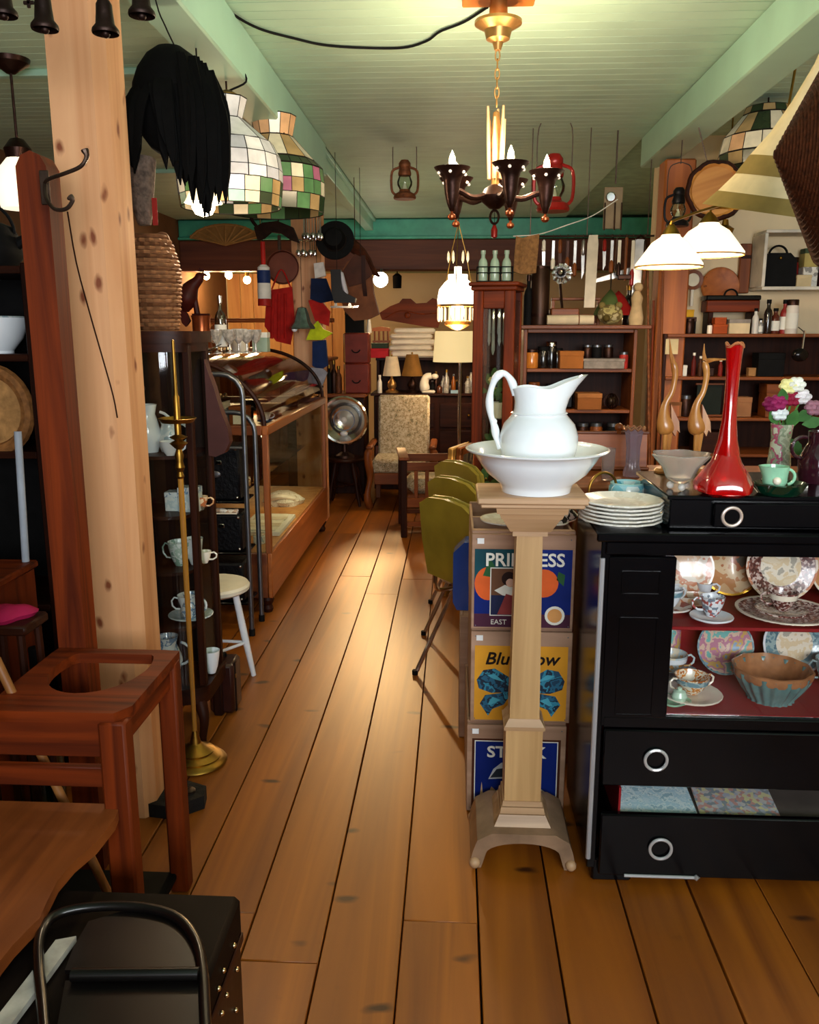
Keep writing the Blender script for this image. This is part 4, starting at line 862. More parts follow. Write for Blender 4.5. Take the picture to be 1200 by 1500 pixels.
for sx in (-1, 1):
    put('front_stile', G().box((sx * (vw / 2 - 0.012), -vd / 2 + 0.06, 0.82), (0.026, 0.03, 1.27), 0.004), DARKW, vc)
    put('rear_stile', G().box((sx * (vw / 2 - 0.012), vd / 2 - 0.015, 0.82), (0.026, 0.03, 1.27), 0.004), DARKW, vc)
    put('side_glass', G().box((sx * (vw / 2 - 0.012), 0.04, 0.82), (0.003, vd - 0.1, 1.26), 0), SMOKE, vc)
    put('leg', G().tube(bez([(sx * (vw / 2 - 0.03), -vd / 2 + 0.05, 0.17), (sx * (vw / 2 - 0.005), -vd / 2 + 0.02, 0.10), (sx * (vw / 2 - 0.02), -vd / 2 + 0.03, 0.0)], 8), [0.028, 0.026, 0.024, 0.021, 0.018, 0.016, 0.015, 0.014, 0.016], 10), DARKW, vc)
    put('leg', G().box((sx * (vw / 2 - 0.02), vd / 2 - 0.02, 0.08), (0.035, 0.035, 0.16), 0.004), DARKW, vc)
fr = [(-(vw / 2 - 0.03) * math.cos(PI * k / 12), -vd / 2 + 0.055 - 0.055 * math.sin(PI * k / 12)) for k in range(13)]
gv = G(); m_ = len(fr)
gv.add([(x, y, z) for z in (0.22, 1.43) for x, y in fr], [(k, k + 1, m_ + k + 1, m_ + k) for k in range(m_ - 1)])
put('bow_glass', gv, SMOKE, vc)
put('back_panel', G().box((0, vd / 2 - 0.008, 0.82), (vw - 0.03, 0.01, 1.26), 0), plain('cabinet_back', '1c0e09', 0.5), vc)
SHZ = [0.225, 0.445, 0.655, 0.86, 1.075, 1.25]
for z in SHZ[1:5]: put('shelf', G().prism([(-vw / 2 + 0.02, vd / 2 - 0.02)] + [(x * 0.96, y + 0.02) for x, y in fr] + [(vw / 2 - 0.02, vd / 2 - 0.02)], 0.012, 'xy', z - 0.006), DARKWX, vc)
# carved ornaments on the sides
put('carved_scroll', G().prism([(0, 1.40), (0.01, 1.36), (0.03, 1.30), (0.05, 1.22), (0.075, 1.15), (0.08, 1.10), (0.06, 1.06), (0.025, 1.045), (0.0, 1.05)], 0.05, 'xz', vd / 2 - 0.04, Matrix.Translation((vw / 2, 0, 0))), plain('scroll_wood', '4a2a25', 0.45), vc)
put('carved_leaf', G().prism([(-0.03, 1.34), (0.0, 1.36), (0.02, 1.33), (0.035, 1.31), (0.02, 1.27), (0.01, 1.22), (-0.01, 1.25), (-0.02, 1.29)], 0.02, 'xz', -vd / 2 + 0.02, Matrix.Translation((-vw / 2 + 0.13, 0, 0))), DARKW, vc)
# china in it, one piece after another
def vin(x, y, k): # pixel of the base, shelf number
    return (max(-1.16, W(x - 12, y, 3.0).x - 0.022), random.uniform(2.99, 3.03), SHZ[k] + 0.0004)
PALEC = pattern('pale_blue_china', ['dfe9ea', 'cfdfe4', 'e9efee', 'aec6cf'], 22, 0.2, 'noise', 0.5)
DELFT = pattern('delft_china', ['e6eef2', 'e6eef2', '7f9fc0', 'dfe8ee'], 40, 0.2, 'noise', 0.5)
VCH = 'china in the bow-front cabinet'
def vjug(label, x, k, r, h, mat):
    t = thing('china_jug', label, 'jug', vin(x, 600, k), 0, VCH)
    put('body', G().lathe([(0, 0), (r * 0.7, 0), (r, h * 0.35), (r * 0.75, h * 0.65), (r * 0.6, h * 0.8), (r * 0.75, h), (r * 0.68, h), (r * 0.5, h * 0.8), (0, h * 0.1)], 20), mat, t)
    put('handle', G().tube(arc((r * 0.8, 0, h * 0.55), h * 0.3, -80, 80, 8), 0.005, 6), mat, t)
vjug('tall white jug on the top shelf of the bow-front cabinet', 236, 4, 0.05, 0.17, WHITEC)
vjug('small round white teapot-shaped jug behind the brass stand, top shelf', 266, 4, 0.045, 0.12, PALEC)
cup('white teacup lying nearest the glass on the top shelf of the bow-front cabinet', WHITEC, vin(246, 0, 4), 0.033, 0.05, 0, (0,), group=VCH).location.y = 2.91
for i, (x, k, lab) in enumerate(((238, 3, 'pale blue lidded box of a set, fourth shelf of the bow-front cabinet'), (262, 3, 'pale grey lidded china box beside the blue one in the bow-front cabinet'))):
    carton(lab, vin(x, 0, k), (0.075, 0.06, 0.07 + 0.02 * i), PALEC, DELFT, name='china_box', group=VCH)
cup('flowered white mug on the third shelf of the bow-front cabinet', pattern('sprig2', ['e9f0ee', 'b9d0c4', 'dfe8e6', '8fae9f'], 34, 0.2, 'noise', 0.4), vin(240, 0, 2), 0.042, 0.09, 0, (180,), group=VCH, name='mug')
cup('plain white tall beaker on the third shelf of the bow-front cabinet', WHITEC, vin(262, 0, 2), 0.032, 0.10, 0, (), group=VCH, name='beaker')
cup('large white cup and saucer on the second shelf of the bow-front cabinet', WHITEC, vin(248, 0, 1), 0.045, 0.075, 0, (200,), saucer=PALEC, group=VCH)
vjug('blue sprigged jug on the second shelf of the bow-front cabinet', 285, 1, 0.036, 0.10, DELFT)
vjug('round blue and white ginger pot on the bottom of the bow-front cabinet', 245, 0, 0.055, 0.15, DELFT)
cup('white beaker on the bottom of the bow-front cabinet', WHITEC, vin(280, 0, 0), 0.032, 0.09, 0, (), group=VCH, name='beaker')
cup('small silver-edged cup near the corner stile, third shelf of the bow-front cabinet', CREAM, vin(276, 0, 2), 0.024, 0.045, 0, (0,), group=VCH)
cup('tan cup near the corner stile, fourth shelf of the bow-front cabinet', TANP, vin(276, 0, 3), 0.026, 0.05, 0, (0,), group=VCH)

# ================================================================ wicker basket on the cabinet
wkp = W(230, 468, 2.99)
wk = thing('wicker_basket', 'tall brown woven wicker basket standing on the bow-front china cabinet', 'basket', (wkp.x - 0.01, 2.99, VH + 0.0002))
WICK = plain('wicker', '8d6140', 0.65, 0, 0.35, 40); WICKD = plain('wicker_dark', '6b452b', 0.7, 0, 0.35, 40)
put('liner', G().lathe([(0, 0.004), (0.072, 0.004), (0.088, 0.1), (0.086, 0.2), (0.06, 0.3), (0.055, 0.3), (0.08, 0.2), (0.066, 0.02), (0, 0.012)], 24), WICKD, wk)
for i in range(23):
    z = 0.008 + i * 0.0132; r = 0.076 + 0.017 * math.sin(min(1, i / 14) * PI / 2) - (0 if i < 14 else (i - 14) ** 1.5 * 0.0012)
    put('weaver', G().tube([((r + 0.0045 * math.sin(14 * a + PI * (i % 2))) * math.cos(a), (r + 0.0045 * math.sin(14 * a + PI * (i % 2))) * math.sin(a), z) for a in [2 * PI * k / 56 for k in range(56)]], 0.0062, 5, True), WICK if i % 3 else WICKD, wk)
put('rim', G().tube([(0.058 * math.cos(a), 0.058 * math.sin(a), 0.312) for a in [2 * PI * k / 24 for k in range(24)]], 0.008, 8, True), WICKD, wk)
put('handle', G().tube(arc((0.045, 0, 0.305), 0.022, 0, 180, 10), 0.004, 6), WICKD, wk)

# ================================================================ drooping black feathered bird skin
fe = thing('feather_hanging', 'black drooping bundle of long feathers with a fluffy grey leg hung on a cord', 'feathers', W(255, 330, 2.78))
FEB = fe.location.copy(); FEA = plain('black_feather', '040302', 0.85, 0, 0.5, 50, spec=0.15)
def fpart(name, g, mat, **k): o = put(name, g, mat, fe, **k); o.location = -FEB; return o
ctr = W(252, 150, 2.84); sc_ = S(1, ctr)
fpart('body', G().ball(ctr, 58 * sc_, 20, sz=1.35, sx=1.0, sy=0.85), FEA)
rngf = random.Random(11)
def feather(x0, y0, x1, y1, x2, y2, w, dY):
    Yb = 2.80 + dY
    pts = bez([W(x0, y0, Yb + 0.02), W(x1, y1, Yb - 0.05), W(x2, y2, Yb - 0.03)], 8)
    n = len(pts); ws = [w * (0.45 + 0.55 * math.sin(PI * (0.15 + 0.75 * i / (n - 1)))) * (1 if i < n - 1 else 0.15) for i in range(n)]
    fpart('feather', G().ribbon(pts, ws, 0.004, (math.cos(YAW), math.sin(YAW) + rngf.uniform(-0.4, 0.4), 0)), FEA)
for i in range(74):
    u = i / 73; xt = 192 + 118 * u + rngf.uniform(-6, 6)
    topy = 74 + 60 * abs(u - 0.62) ** 1.4 * 2.2 + rngf.uniform(0, 14)
    if u < 0.30: xe, ye = 186 + 40 * u + rngf.uniform(-3, 6), rngf.uniform(205, 262)
    else:
        xe = 204 + 128 * u + rngf.uniform(-7, 7); ye = {0: 245, 1: 268, 2: 300, 3: 318, 4: 295}[min(4, int((u - 0.3) * 7))] + rngf.uniform(-35, 8)
    feather(xt, topy, (xt + xe) / 2 + (4 if u > 0.5 else -4) + 10 * (u - 0.5), (topy + ye) / 2 - 20, xe, ye, 0.034, rngf.uniform(-0.05, 0.05))
lg = [W(205, 235, 2.80), W(207, 265, 2.79), W(209, 300, 2.79), W(212, 330, 2.79)]
fpart('fluffy_leg', G().tube(bez(lg, 12), [0.05, 0.048, 0.046, 0.044, 0.042, 0.04, 0.038, 0.036, 0.034, 0.031, 0.028, 0.025, 0.02][:13], 12), plain('grey_fluff', '5a4c42', 0.9, 0, 0.5, 60, bump=0.8), label='fluffy grey-brown leg')
fpart('red_tag', G().ribbon([W(226, 290, 2.76), W(228, 330, 2.76)], 0.016, 0.003, (1, 0, 0)), plain('red_rag', '7d1a12', 0.7), label='thin red strip')
top_c = W(228, 0, 2.72)
cd_ = [W(258, 72, 2.82), W(242, 38, 2.77), top_c, (top_c.x - 0.03, 2.70, 2.668)]
fpart('hanging_cord', G().tube(bez(cd_, 12), 0.0025, 6), MATTE)

# ================================================================ bells on cords above
BELL = plain('dark_bell_metal', '2a1a14', 0.45, 0.7, 0.35, 30, bump=0.2)
def bell(label, x, y, h_px, Y, top):
    b_ = W(x, y, Y); s = S(1, b_); r = 19 * s
    t = thing('hand_bell', label, 'bell', (b_.x, b_.y, b_.z), 0, 'dark bells hung in a row')
    h = h_px * s
    put('body', G().lathe([(r * 0.99, 0.0), (r * 1.04, h * 0.06), (r * 1.0, h * 0.14), (r * 0.72, h * 0.28), (r * 0.64, h * 0.6), (r * 0.6, h * 0.85), (r * 0.45, h * 0.97), (0.004, h), (0.0, h), ], 24).lathe([(r * 0.9, 0.0), (r * 0.5, h * 0.5), (0, h * 0.9)], 24), BELL, t)
    put('clapper', G().ball((0, 0, h * 0.02), r * 0.36, 10).tube([(0, 0, h * 0.1), (0, 0, h * 0.8)], 0.002, 6), BELL, t)
    put('hanger', G().tube([(0.006 * math.cos(q), 0, h + 0.006 + 0.006 * math.sin(q)) for q in [2 * PI * k / 12 for k in range(12)]], 0.0018, 5, True), BRASS, t)
    put('cord', G().tube([(0, 0, h + 0.01), (0, 0, top - b_.z)], 0.0015, 5), MATTE, t)
bell('dark bell at the corner of the ceiling, furthest from the pine post', 6, 24, 46, 1.92, 2.469)
bell('dark bell left of the pine post top, with a round clapper showing', 66, 44, 48, 1.90, 2.469)
bell('dark wide-mouthed bell in front of the pine post top', 155, 50, 46, 1.92, 2.669)
bell('dark bell between the pine post and the black feathers', 208, 24, 46, 1.92, 2.669)
sp = W(42, 4, 1.9)
solo('bell_charm', G().box((0, 0, 0), (0.022, 0.005, 0.007), 0.001).box((0, 0, 0.002), (0.007, 0.005, 0.024), 0.001).tube([(0, 0, 0.012), (0, 0, 2.469 - sp.z)], 0.0012, 5), BELL, 'small dark cross charm hanging between two bells', 'charm', sp)

# ================================================================ things at the far left behind the hall stand
ds = thing('open_shelf', 'dark open shelf behind the hall stand holding kitchenware', 'shelf', (-1.62, 2.75, 0))
for sx in (-1, 1): put('side_board', G().box((sx * 0.33, 0, 0.85), (0.025, 0.34, 1.7), 0.003), DARKW, ds)
for z in (0.12, 0.62, 1.12, 1.42, 1.68): put('shelf_board', G().box((0, 0, z), (0.635, 0.34, 0.022), 0.002), DARKWX, ds)
put('back_board', G().box((0, 0.165, 0.85), (0.635, 0.01, 1.7), 0), MATTE, ds)
p = W(8, 498, 2.66); wb_ = thing('mixing_bowl', 'large white enamel mixing bowl on the dark shelf beside the hall stand', 'bowl', (p.x - 0.03, 2.66, 1.4312)); put('body', bowl_g(0.10, 0.11, 0.5), WHITEC, wb_); put('rim', G().lathe([(0.098, 0.108), (0.103, 0.111), (0.098, 0.114), (0.096, 0.11), (0.098, 0.108)], 28), PALEC, wb_)
p = W(10, 560, 2.64); bk_ = thing('round_basket', 'shallow brown oval basket stood on edge below the white mixing bowl', 'basket', (p.x - 0.04, 2.62, 1.1312))
put('rim', G().tube([(0.115 * math.cos(a), -0.01, 0.125 + 0.125 * math.sin(a)) for a in [2 * PI * k / 28 for k in range(28)]], 0.022, 8, True), plain('rush_brown', '8a5a30', 0.7, 0, 0.35, 50, bump=0.4), bk_)
put('panel', G().lathe([(0, 0), (0.11, 0), (0.11, 0.02), (0, 0.03)], 24, Matrix.Translation((0, 0.01, 0.125)) @ Matrix.Rotation(R(90), 4, 'X') @ Matrix.Diagonal((1, 1.08, 1, 1))), plain('rush_tan', 'a87a48', 0.7, 0, 0.3, 40, bump=0.3), bk_)
kt = thing('black_kettle', 'round black iron kettle on top of the dark shelf by the hall stand', 'kettle', (W(4, 400, 2.7).x - 0.02, 2.66, 1.6912))
put('body', G().lathe([(0, 0), (0.08, 0), (0.10, 0.03), (0.105, 0.07), (0.08, 0.12), (0.03, 0.14), (0, 0.14)], 24), MATTE, kt); put('lid_knob', G().ball((0, 0, 0.15), 0.014, 10), MATTE, kt); put('bail', G().tube(arc((0, 0, 0.10), 0.09, 0, 180, 14), 0.005, 6), MATTE, kt); put('spout', G().tube([(0.08, 0, 0.06), (0.13, 0, 0.09), (0.15, 0, 0.13)], [0.02, 0.014, 0.011], 8), MATTE, kt)
pp_ = WZ(48, 950, 0.12)
solo('white_pole', G().tube([W(44, 925, 2.40), W(26, 632, 2.44)], 0.011, 10), plain('pale_blue_paint', 'a3aab5', 0.4), 'thin pale blue-white pole leaning beside the hall stand upright', 'pole')
wbx = thing('orange_chest', 'small orange-brown wooden chest behind the hall stand', 'chest', (W(5, 1000, 2.3).x - 0.12, 2.32, 0))
put('body', G().box((0, 0, 0.4), (0.36, 0.22, 0.8), 0.004), REDW, wbx); put('lid', G().box((0, -0.005, 0.812), (0.38, 0.245, 0.022), 0.005), REDWX, wbx)
solo('pink_cloth', G().lathe([(0, 0), (0.05, 0.0), (0.06, 0.012), (0.04, 0.028), (0, 0.034)], 20, flute=lambda a, z: 1 + 0.25 * math.sin(3 * a)), plain('magenta_cloth', 'a01a48', 0.7), 'bright magenta cloth folded over a dark stool beside the chest', 'cloth', tuple(WZ(14, 905, 0.7545))).location.y -= 0.0
ms = thing('dark_stool', 'dark narrow stool in front of the orange-brown chest', 'stool', (WZ(14, 905, 0.7545).x, WZ(14, 905, 0.7545).y, 0))
put('seat', G().box((0, 0, 0.74), (0.15, 0.13, 0.028), 0.006), DARKWX, ms)
for sx in (-1, 1):
    for sy in (-1, 1): put('leg', G().tube([(sx * 0.05, sy * 0.045, 0.727), (sx * 0.06, sy * 0.055, 0.0)], 0.011, 8), DARKW, ms)
gb = W(50, 1000, 2.25)
bottle('dark green round-shouldered demijohn behind the hall stand', (gb.x + 0.02, 2.235, 0.0), 0.05, 0.62, plain('demijohn_green', '0d1f14', 0.12, 0, 0.2, 5, coat=0.5), neck=0.3, name='demijohn')
# ================================================================ white stool and small case
so = thing('round_stool', 'white painted round wooden stool with splayed legs beside the china cabinet', 'stool', (-1.02, 3.46, 0))
WPAINT = plain('white_paint', 'e4e6ea', 0.45, 0, 0.08, 12)
put('seat', G().lathe([(0, 0.41), (0.135, 0.41), (0.15, 0.42), (0.152, 0.435), (0.145, 0.445), (0, 0.447)], 36), plain('cream_seat', 'ddd3bd', 0.5, 0, 0.12, 8), so)
for a in (25, 145, 265):
    ca, sa = math.cos(R(a)), math.sin(R(a)); put('leg', G().tube([(0.085 * ca, 0.085 * sa, 0.415), (0.12 * ca, 0.12 * sa, 0.2), (0.155 * ca, 0.155 * sa, 0.0)], [0.014, 0.016, 0.011], 10), WPAINT, so)
for a, b in ((25, 145), (145, 265), (265, 25)):
    put('stretcher', G().tube([(0.128 * math.cos(R(a)), 0.128 * math.sin(R(a)), 0.16), (0.128 * math.cos(R(b)), 0.128 * math.sin(R(b)), 0.16)], 0.007, 8), WPAINT, so)
sc1 = thing('small_suitcase', 'small dark red-brown leather case standing on the floor by the white stool', 'suitcase', (-0.915, 3.195, 0))
LEA = plain('oxblood_leather', '2c0f0a', 0.35, 0, 0.3, 18, bump=0.2, coat=0.2)
put('body', G().box((0, 0, 0.105), (0.10, 0.13, 0.208), 0.012), LEA, sc1); put('handle', G().tube(arc((0, 0, 0.205), 0.028, 0, 180, 10, 'yz'), 0.005, 7), MATTE, sc1)
put('strap', G().box((0.0505, -0.03, 0.105), (0.003, 0.016, 0.206), 0).box((0, -0.066, 0.105), (0.016, 0.003, 0.206), 0), MATTE, sc1); put('clasp', G().box((0.052, -0.03, 0.15), (0.004, 0.012, 0.016), 0.001), BRASS, sc1)

# ================================================================ tubular steel rack with black cases
RX0, RX1, RY0, RY1 = -1.48, -1.005, 4.03, 4.25
rk = thing('steel_rack', 'grey tubular steel rack with rounded top loop in front of the glass counter', 'rack', ((RX0 + RX1) / 2, (RY0 + RY1) / 2, 0))
rw, rd = RX1 - RX0, RY1 - RY0
for sy, top in ((-1, 1.30), (1, 1.10)):
    y = sy * rd / 2
    path = [(-rw / 2, y, 0.03), (-rw / 2, y, top - 0.10)] + [(-rw / 2 + 0.10 - 0.10 * math.cos(R(q)), y, top - 0.10 + 0.10 * math.sin(R(q))) for q in (20, 45, 70, 90)] + [(rw / 2 - 0.10 + 0.10 * math.sin(R(q)), y, top - 0.10 + 0.10 * math.cos(R(q))) for q in (0, 20, 45, 70, 90)] + [(rw / 2, y, 0.03)]
    put('tube_loop', G().tube(path, 0.0125, 10), STEEL, rk)
    for sx in (-1, 1): put('foot', G().lathe([(0, 0), (0.016, 0), (0.016, 0.035), (0, 0.035)], 12, c=(sx * rw / 2, y, 0)), MATTE, rk)
RZ = [0.16, 0.42, 0.68]
for z in RZ: put('shelf', G().box((0, 0, z), (rw - 0.03, rd - 0.02, 0.012), 0.003), BLACK, rk)
put('cross_bar', G().tube([(-rw / 2, -rd / 2, 0.95), (rw / 2, -rd / 2, 0.95)], 0.008, 8), STEEL, rk)
BLEA = plain('black_leatherette', '0a0a0e', 0.5, 0, 0.5, 60, bump=0.5)
for z, h, lab in ((0.166, 0.20, 'black case with corner studs, bottom shelf of the steel rack'), (0.426, 0.19, 'black case with corner studs, middle shelf of the steel rack'), (0.686, 0.27, 'tall black case with a shiny badge, top shelf of the steel rack')):
    t = thing('black_case', lab, 'case', ((RX0 + RX1) / 2 + 0.02, 4.14, z + 0.0003), 0, 'black cases on the steel rack')
    put('body', G().box((0, 0, h / 2), (0.36, 0.17, h), 0.01), BLEA, t)
    for sx in (-1, 1):
        for zz in (0.015, h - 0.015): put('corner', G().ball((sx * 0.165, -0.085, zz), 0.008, 8), CHROME, t)
    put('clasp', G().box((0.08, -0.088, h * 0.7), (0.03, 0.006, 0.02), 0.002), CHROME, t)
    if h > 0.25: put('badge', G().ball((0.06, -0.086, 0.13), 0.028, 14, sz=0.6, sy=0.2), plain('worn_badge', '6a6a70', 0.4, 0.7, 0.5, 60), t)
lc = thing('lace_runner', 'crumpled cream lace laid on the middle case of the steel rack', 'lace', ((RX0 + RX1) / 2 + 0.02, 4.13, 0.6170))
put('folds', G().tube(bez([(-0.16, -0.06, 0.012), (-0.1, -0.05, 0.016), (-0.03, -0.065, 0.012), (0.05, -0.05, 0.017), (0.12, -0.065, 0.012), (0.16, -0.05, 0.013)], 20), 0.012, 8), pattern('lace_print', ['e3d6c2', 'c9a98a', 'efe8dc', '8a6a50'], 60, 0.8), lc)
put('edging', G().tube(bez([(-0.16, -0.075, 0.004), (-0.05, -0.08, 0.006), (0.05, -0.075, 0.004), (0.16, -0.078, 0.005)], 16), 0.004, 6), CREAM, lc)

# ================================================================ curved-glass shop counter
KX1, KX0, KY0, KY1 = -0.965, -1.78, 4.36, 6.38
ct = thing('glass_counter', 'old oak shop counter with curved glass top running along the aisle', 'counter', ((KX0 + KX1) / 2, (KY0 + KY1) / 2, 0))
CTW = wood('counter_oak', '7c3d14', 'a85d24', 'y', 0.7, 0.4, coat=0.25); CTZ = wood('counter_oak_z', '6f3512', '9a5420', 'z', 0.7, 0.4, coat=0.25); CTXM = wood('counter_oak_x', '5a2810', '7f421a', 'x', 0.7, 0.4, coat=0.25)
kw, kl = KX1 - KX0, KY1 - KY0
def kp(name, g, m, par=None, **k): return put(name, g, m, par or ct, **k)
kp('aisle_plinth', G().box((kw / 2 - 0.012, 0, 0.215), (0.024, kl, 0.25), 0.004), CTW); kp('back_plinth', G().box((-kw / 2 + 0.012, 0, 0.215), (0.024, kl, 0.25), 0.004), CTW)
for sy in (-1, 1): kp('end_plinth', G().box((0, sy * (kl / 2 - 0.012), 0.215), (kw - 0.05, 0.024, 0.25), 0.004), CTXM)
kp('deck', G().box((0, 0, 0.332), (kw - 0.03, kl - 0.03, 0.016), 0.002), PANEL)
for sx in (-1, 1):
    for sy in (-1, 1):
        kp('corner_post', G().box((sx * (kw / 2 - 0.016), sy * (kl / 2 - 0.018), 0.655), (0.032, 0.036, 0.64), 0.004), CTZ)
        kp('foot', G().lathe([(0, 0), (0.022, 0), (0.03, 0.02), (0.022, 0.04), (0.036, 0.07), (0.03, 0.092), (0, 0.092)], 14, c=(sx * (kw / 2 - 0.04), sy * (kl / 2 - 0.05), 0)), DARKW)
kp('aisle_rail', G().box((kw / 2 - 0.014, 0, 0.995), (0.034, kl, 0.05), 0.005), CTW); kp('back_rail', G().box((-kw / 2 + 0.014, 0, 0.995), (0.034, kl, 0.05), 0.005), CTW)
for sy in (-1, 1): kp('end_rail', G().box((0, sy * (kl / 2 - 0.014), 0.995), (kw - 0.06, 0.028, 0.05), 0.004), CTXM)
kp('aisle_glass', G().box((kw / 2 - 0.016, 0, 0.655), (0.004, kl - 0.07, 0.63), 0), SMOKE)
for sy in (-1, 1): kp('end_glass', G().box((0, sy * (kl / 2 - 0.016), 0.655), (kw - 0.07, 0.004, 0.63), 0), SMOKE)
kp('back_doors', G().box((-kw / 2 + 0.016, 0, 0.655), (0.014, kl - 0.07, 0.63), 0), PANEL)
kp('glass_shelf', G().box((-0.05, 0, 0.66), (kw - 0.2, kl - 0.08, 0.006), 0), CLEAR)
kp('added_fill_tube', G().tube([(kw / 2 - 0.05, -kl / 2 + 0.1, 0.955), (kw / 2 - 0.05, kl / 2 - 0.1, 0.955)], 0.008, 8), plain('fill_tube_glow', 'fff0d8', 0.3, 0, 0, 5, emit='ffe0b0', estr=6), label='thin glowing tube added under the front rail to brighten the inside')  # glowing tube added to brighten the inside of the counter
lamp('counter_fill', 'AREA', (KX1 - 0.07, (KY0 + KY1) / 2, 0.94), 9, WARM2, target=(KX1 - 0.35, (KY0 + KY1) / 2, 0.2), sx=0.03, sy=1.7)  # added fill lamp for the goods behind the counter glass
kp('inner_deck', G().box((0, 0, 0.975), (kw - 0.05, kl - 0.06, 0.012), 0.002), CTW)
# curved show top: quarter ellipse from the aisle rail up to the back board
bkx = -kw / 2 + 0.30
def qe(a, r=1.0): return (bkx + (kw / 2 - 0.02 - bkx) * math.cos(R(a)) * r, 1.02 + 0.35 * math.sin(R(a)) * r)
for sy in (-1, 1):
    y = sy * (kl / 2 - 0.016)
    kp('curved_rib', G().tube([(qe(a)[0], y, qe(a)[1]) for a in range(0, 91, 6)], 0.013, 8), DARKWX)
    kp('end_pane', G().prism([(bkx, 1.02)] + [qe(a, 0.97) for a in range(0, 91, 6)], 0.004, 'xz', y), SMOKE)
gk = G(); pr = [qe(a) for a in range(4, 91, 5)]; m_ = len(pr)
gk.add([(x, sy * (kl / 2 - 0.03), z) for sy in (-1, 1) for x, z in pr], [(k, k + 1, m_ + k + 1, m_ + k) for k in range(m_ - 1)])
kp('curved_glass', gk, glass('curved_glass', (0.95, 0.9, 0.82), 0.12, 0.03, 1.35))
kp('top_board', G().box((-kw / 2 + 0.155, 0, 1.372), (0.32, kl, 0.022), 0.004), CTW); kp('back_wall', G().box((-kw / 2 + 0.012, 0, 1.19), (0.02, kl, 0.34), 0.003), CTZ)
def kat(x, y, z): return (x, y, z + 0.0004)
# goods inside the counter
wbx2 = thing('paper_tray', 'open white box of folded papers inside the glass counter', 'tray', kat(-1.13, 5.0, 0.340))
put('tray', G().box((0, 0, 0.012), (0.26, 0.5, 0.024), 0.003), PAPERW, wbx2)
for k_ in range(5): put('sheet', G().box((0.01 * math.sin(k_ * 3), -0.18 + k_ * 0.09, 0.028 + 0.002 * (k_ % 2)), (0.2, 0.085, 0.006), 0.001), plain('sheet_%d' % (k_ % 2), ('f0e8d2', 'e0d4b8')[k_ % 2], 0.8), wbx2)
lf = thing('folded_lace', 'heap of folded white lace behind the paper tray in the glass counter', 'lace', kat(-1.17, 5.7, 0.340))
put('heap', G().lathe([(0, 0), (0.13, 0.0), (0.14, 0.03), (0.11, 0.06), (0.05, 0.085), (0, 0.08)], 28, flute=lambda a, z: 1 + 0.1 * math.sin(5 * a + z * 40)), pattern('lace_white', ['f0eadc', 'd8ccb8', 'efe6d4', 'b9a88e'], 40, 0.85, 'noise'), lf)
put('fold', G().tube(bez([(-0.1, -0.09, 0.04), (0, -0.12, 0.07), (0.1, -0.08, 0.05)], 12), 0.018, 8), CREAM, lf)
for i, (x, y, z, r, lab, m) in enumerate(((-1.2, 4.52, 0.340, 0.05, 'round white powder pot near the corner of the glass counter', CREAM), (-1.08, 4.58, 0.340, 0.035, 'small pale jar at the front corner inside the glass counter', PALEC), (-1.32, 4.62, 0.6635, 0.045, 'cream lidded pot on the glass shelf inside the counter', CREAM), (-1.15, 4.60, 0.6635, 0.03, 'tiny cream pot on the glass shelf near the counter corner', TANP))):
    jar(lab, kat(x, y, z), r, r * 1.6, m, CREAM if i % 2 else GILT, 'powder_pot', 'pot')
carton('white painted box with a pencil sketch on its side, in the counter show top', kat(-1.36, 4.55, 0.9814), (0.26, 0.2, 0.15), plain('pale_box', 'b7bcc6', 0.7, 0, 0.1, 8), plain('pale_box_lid', 'c4bfb4', 0.7), lab=pattern('sketch_print', ['b7bcc6', 'b7bcc6', '3a3d48', 'aab0bc'], 30, 0.7, 'noise'))
carton('small brown box with a white label in the counter show top', kat(-1.17, 4.62, 0.9814), (0.10, 0.10, 0.12), OAKX, OAKX, lab=PAPERW)
cup('small blue saucer and white cup under the curved counter glass', WHITEC, kat(-1.09, 4.9, 0.9814), 0.028, 0.045, 0, (0,), saucer=plain('blue_saucer', '2c4d78', 0.3))
for i, (x, y) in enumerate(((-1.3, 5.1), (-1.18, 5.4), (-1.34, 5.7), (-1.2, 6.0))):
    carton(['dark jewellery box nearest the sketch box in the counter top', 'brown jewellery box midway along the counter top', 'black jewellery box towards the far end of the counter top', 'reddish jewellery box at the far end of the counter top'][i], kat(x, y, 0.9814), (0.16, 0.12, 0.07), (MATTE, OAKX, BLACK, REDWX)[i], None, 0.2 * i, 'jewellery_box', group='jewellery boxes in the counter')
tray_ = thing('button_tray', 'dark tray of beads and buttons high in the counter show top', 'tray', kat(-1.42, 4.75, 1.1318))
tray_.location = (-1.36, 4.55, 1.1322)
put('tray', G().box((0, 0, 0.008), (0.27, 0.19, 0.016), 0.002), DARKWX, tray_)
gb_ = G()
for k_ in range(60): gb_.ball((random.uniform(-0.12, 0.12), random.uniform(-0.08, 0.08), 0.02 + random.uniform(0, 0.012)), random.uniform(0.006, 0.012), 6)
put('beads', gb_, pattern('bead_mix', ['2a1a14', '7a5a3a', 'd0b080', '1a1512', '5a2a1a'], 90, 0.3), tray_, kind='stuff')

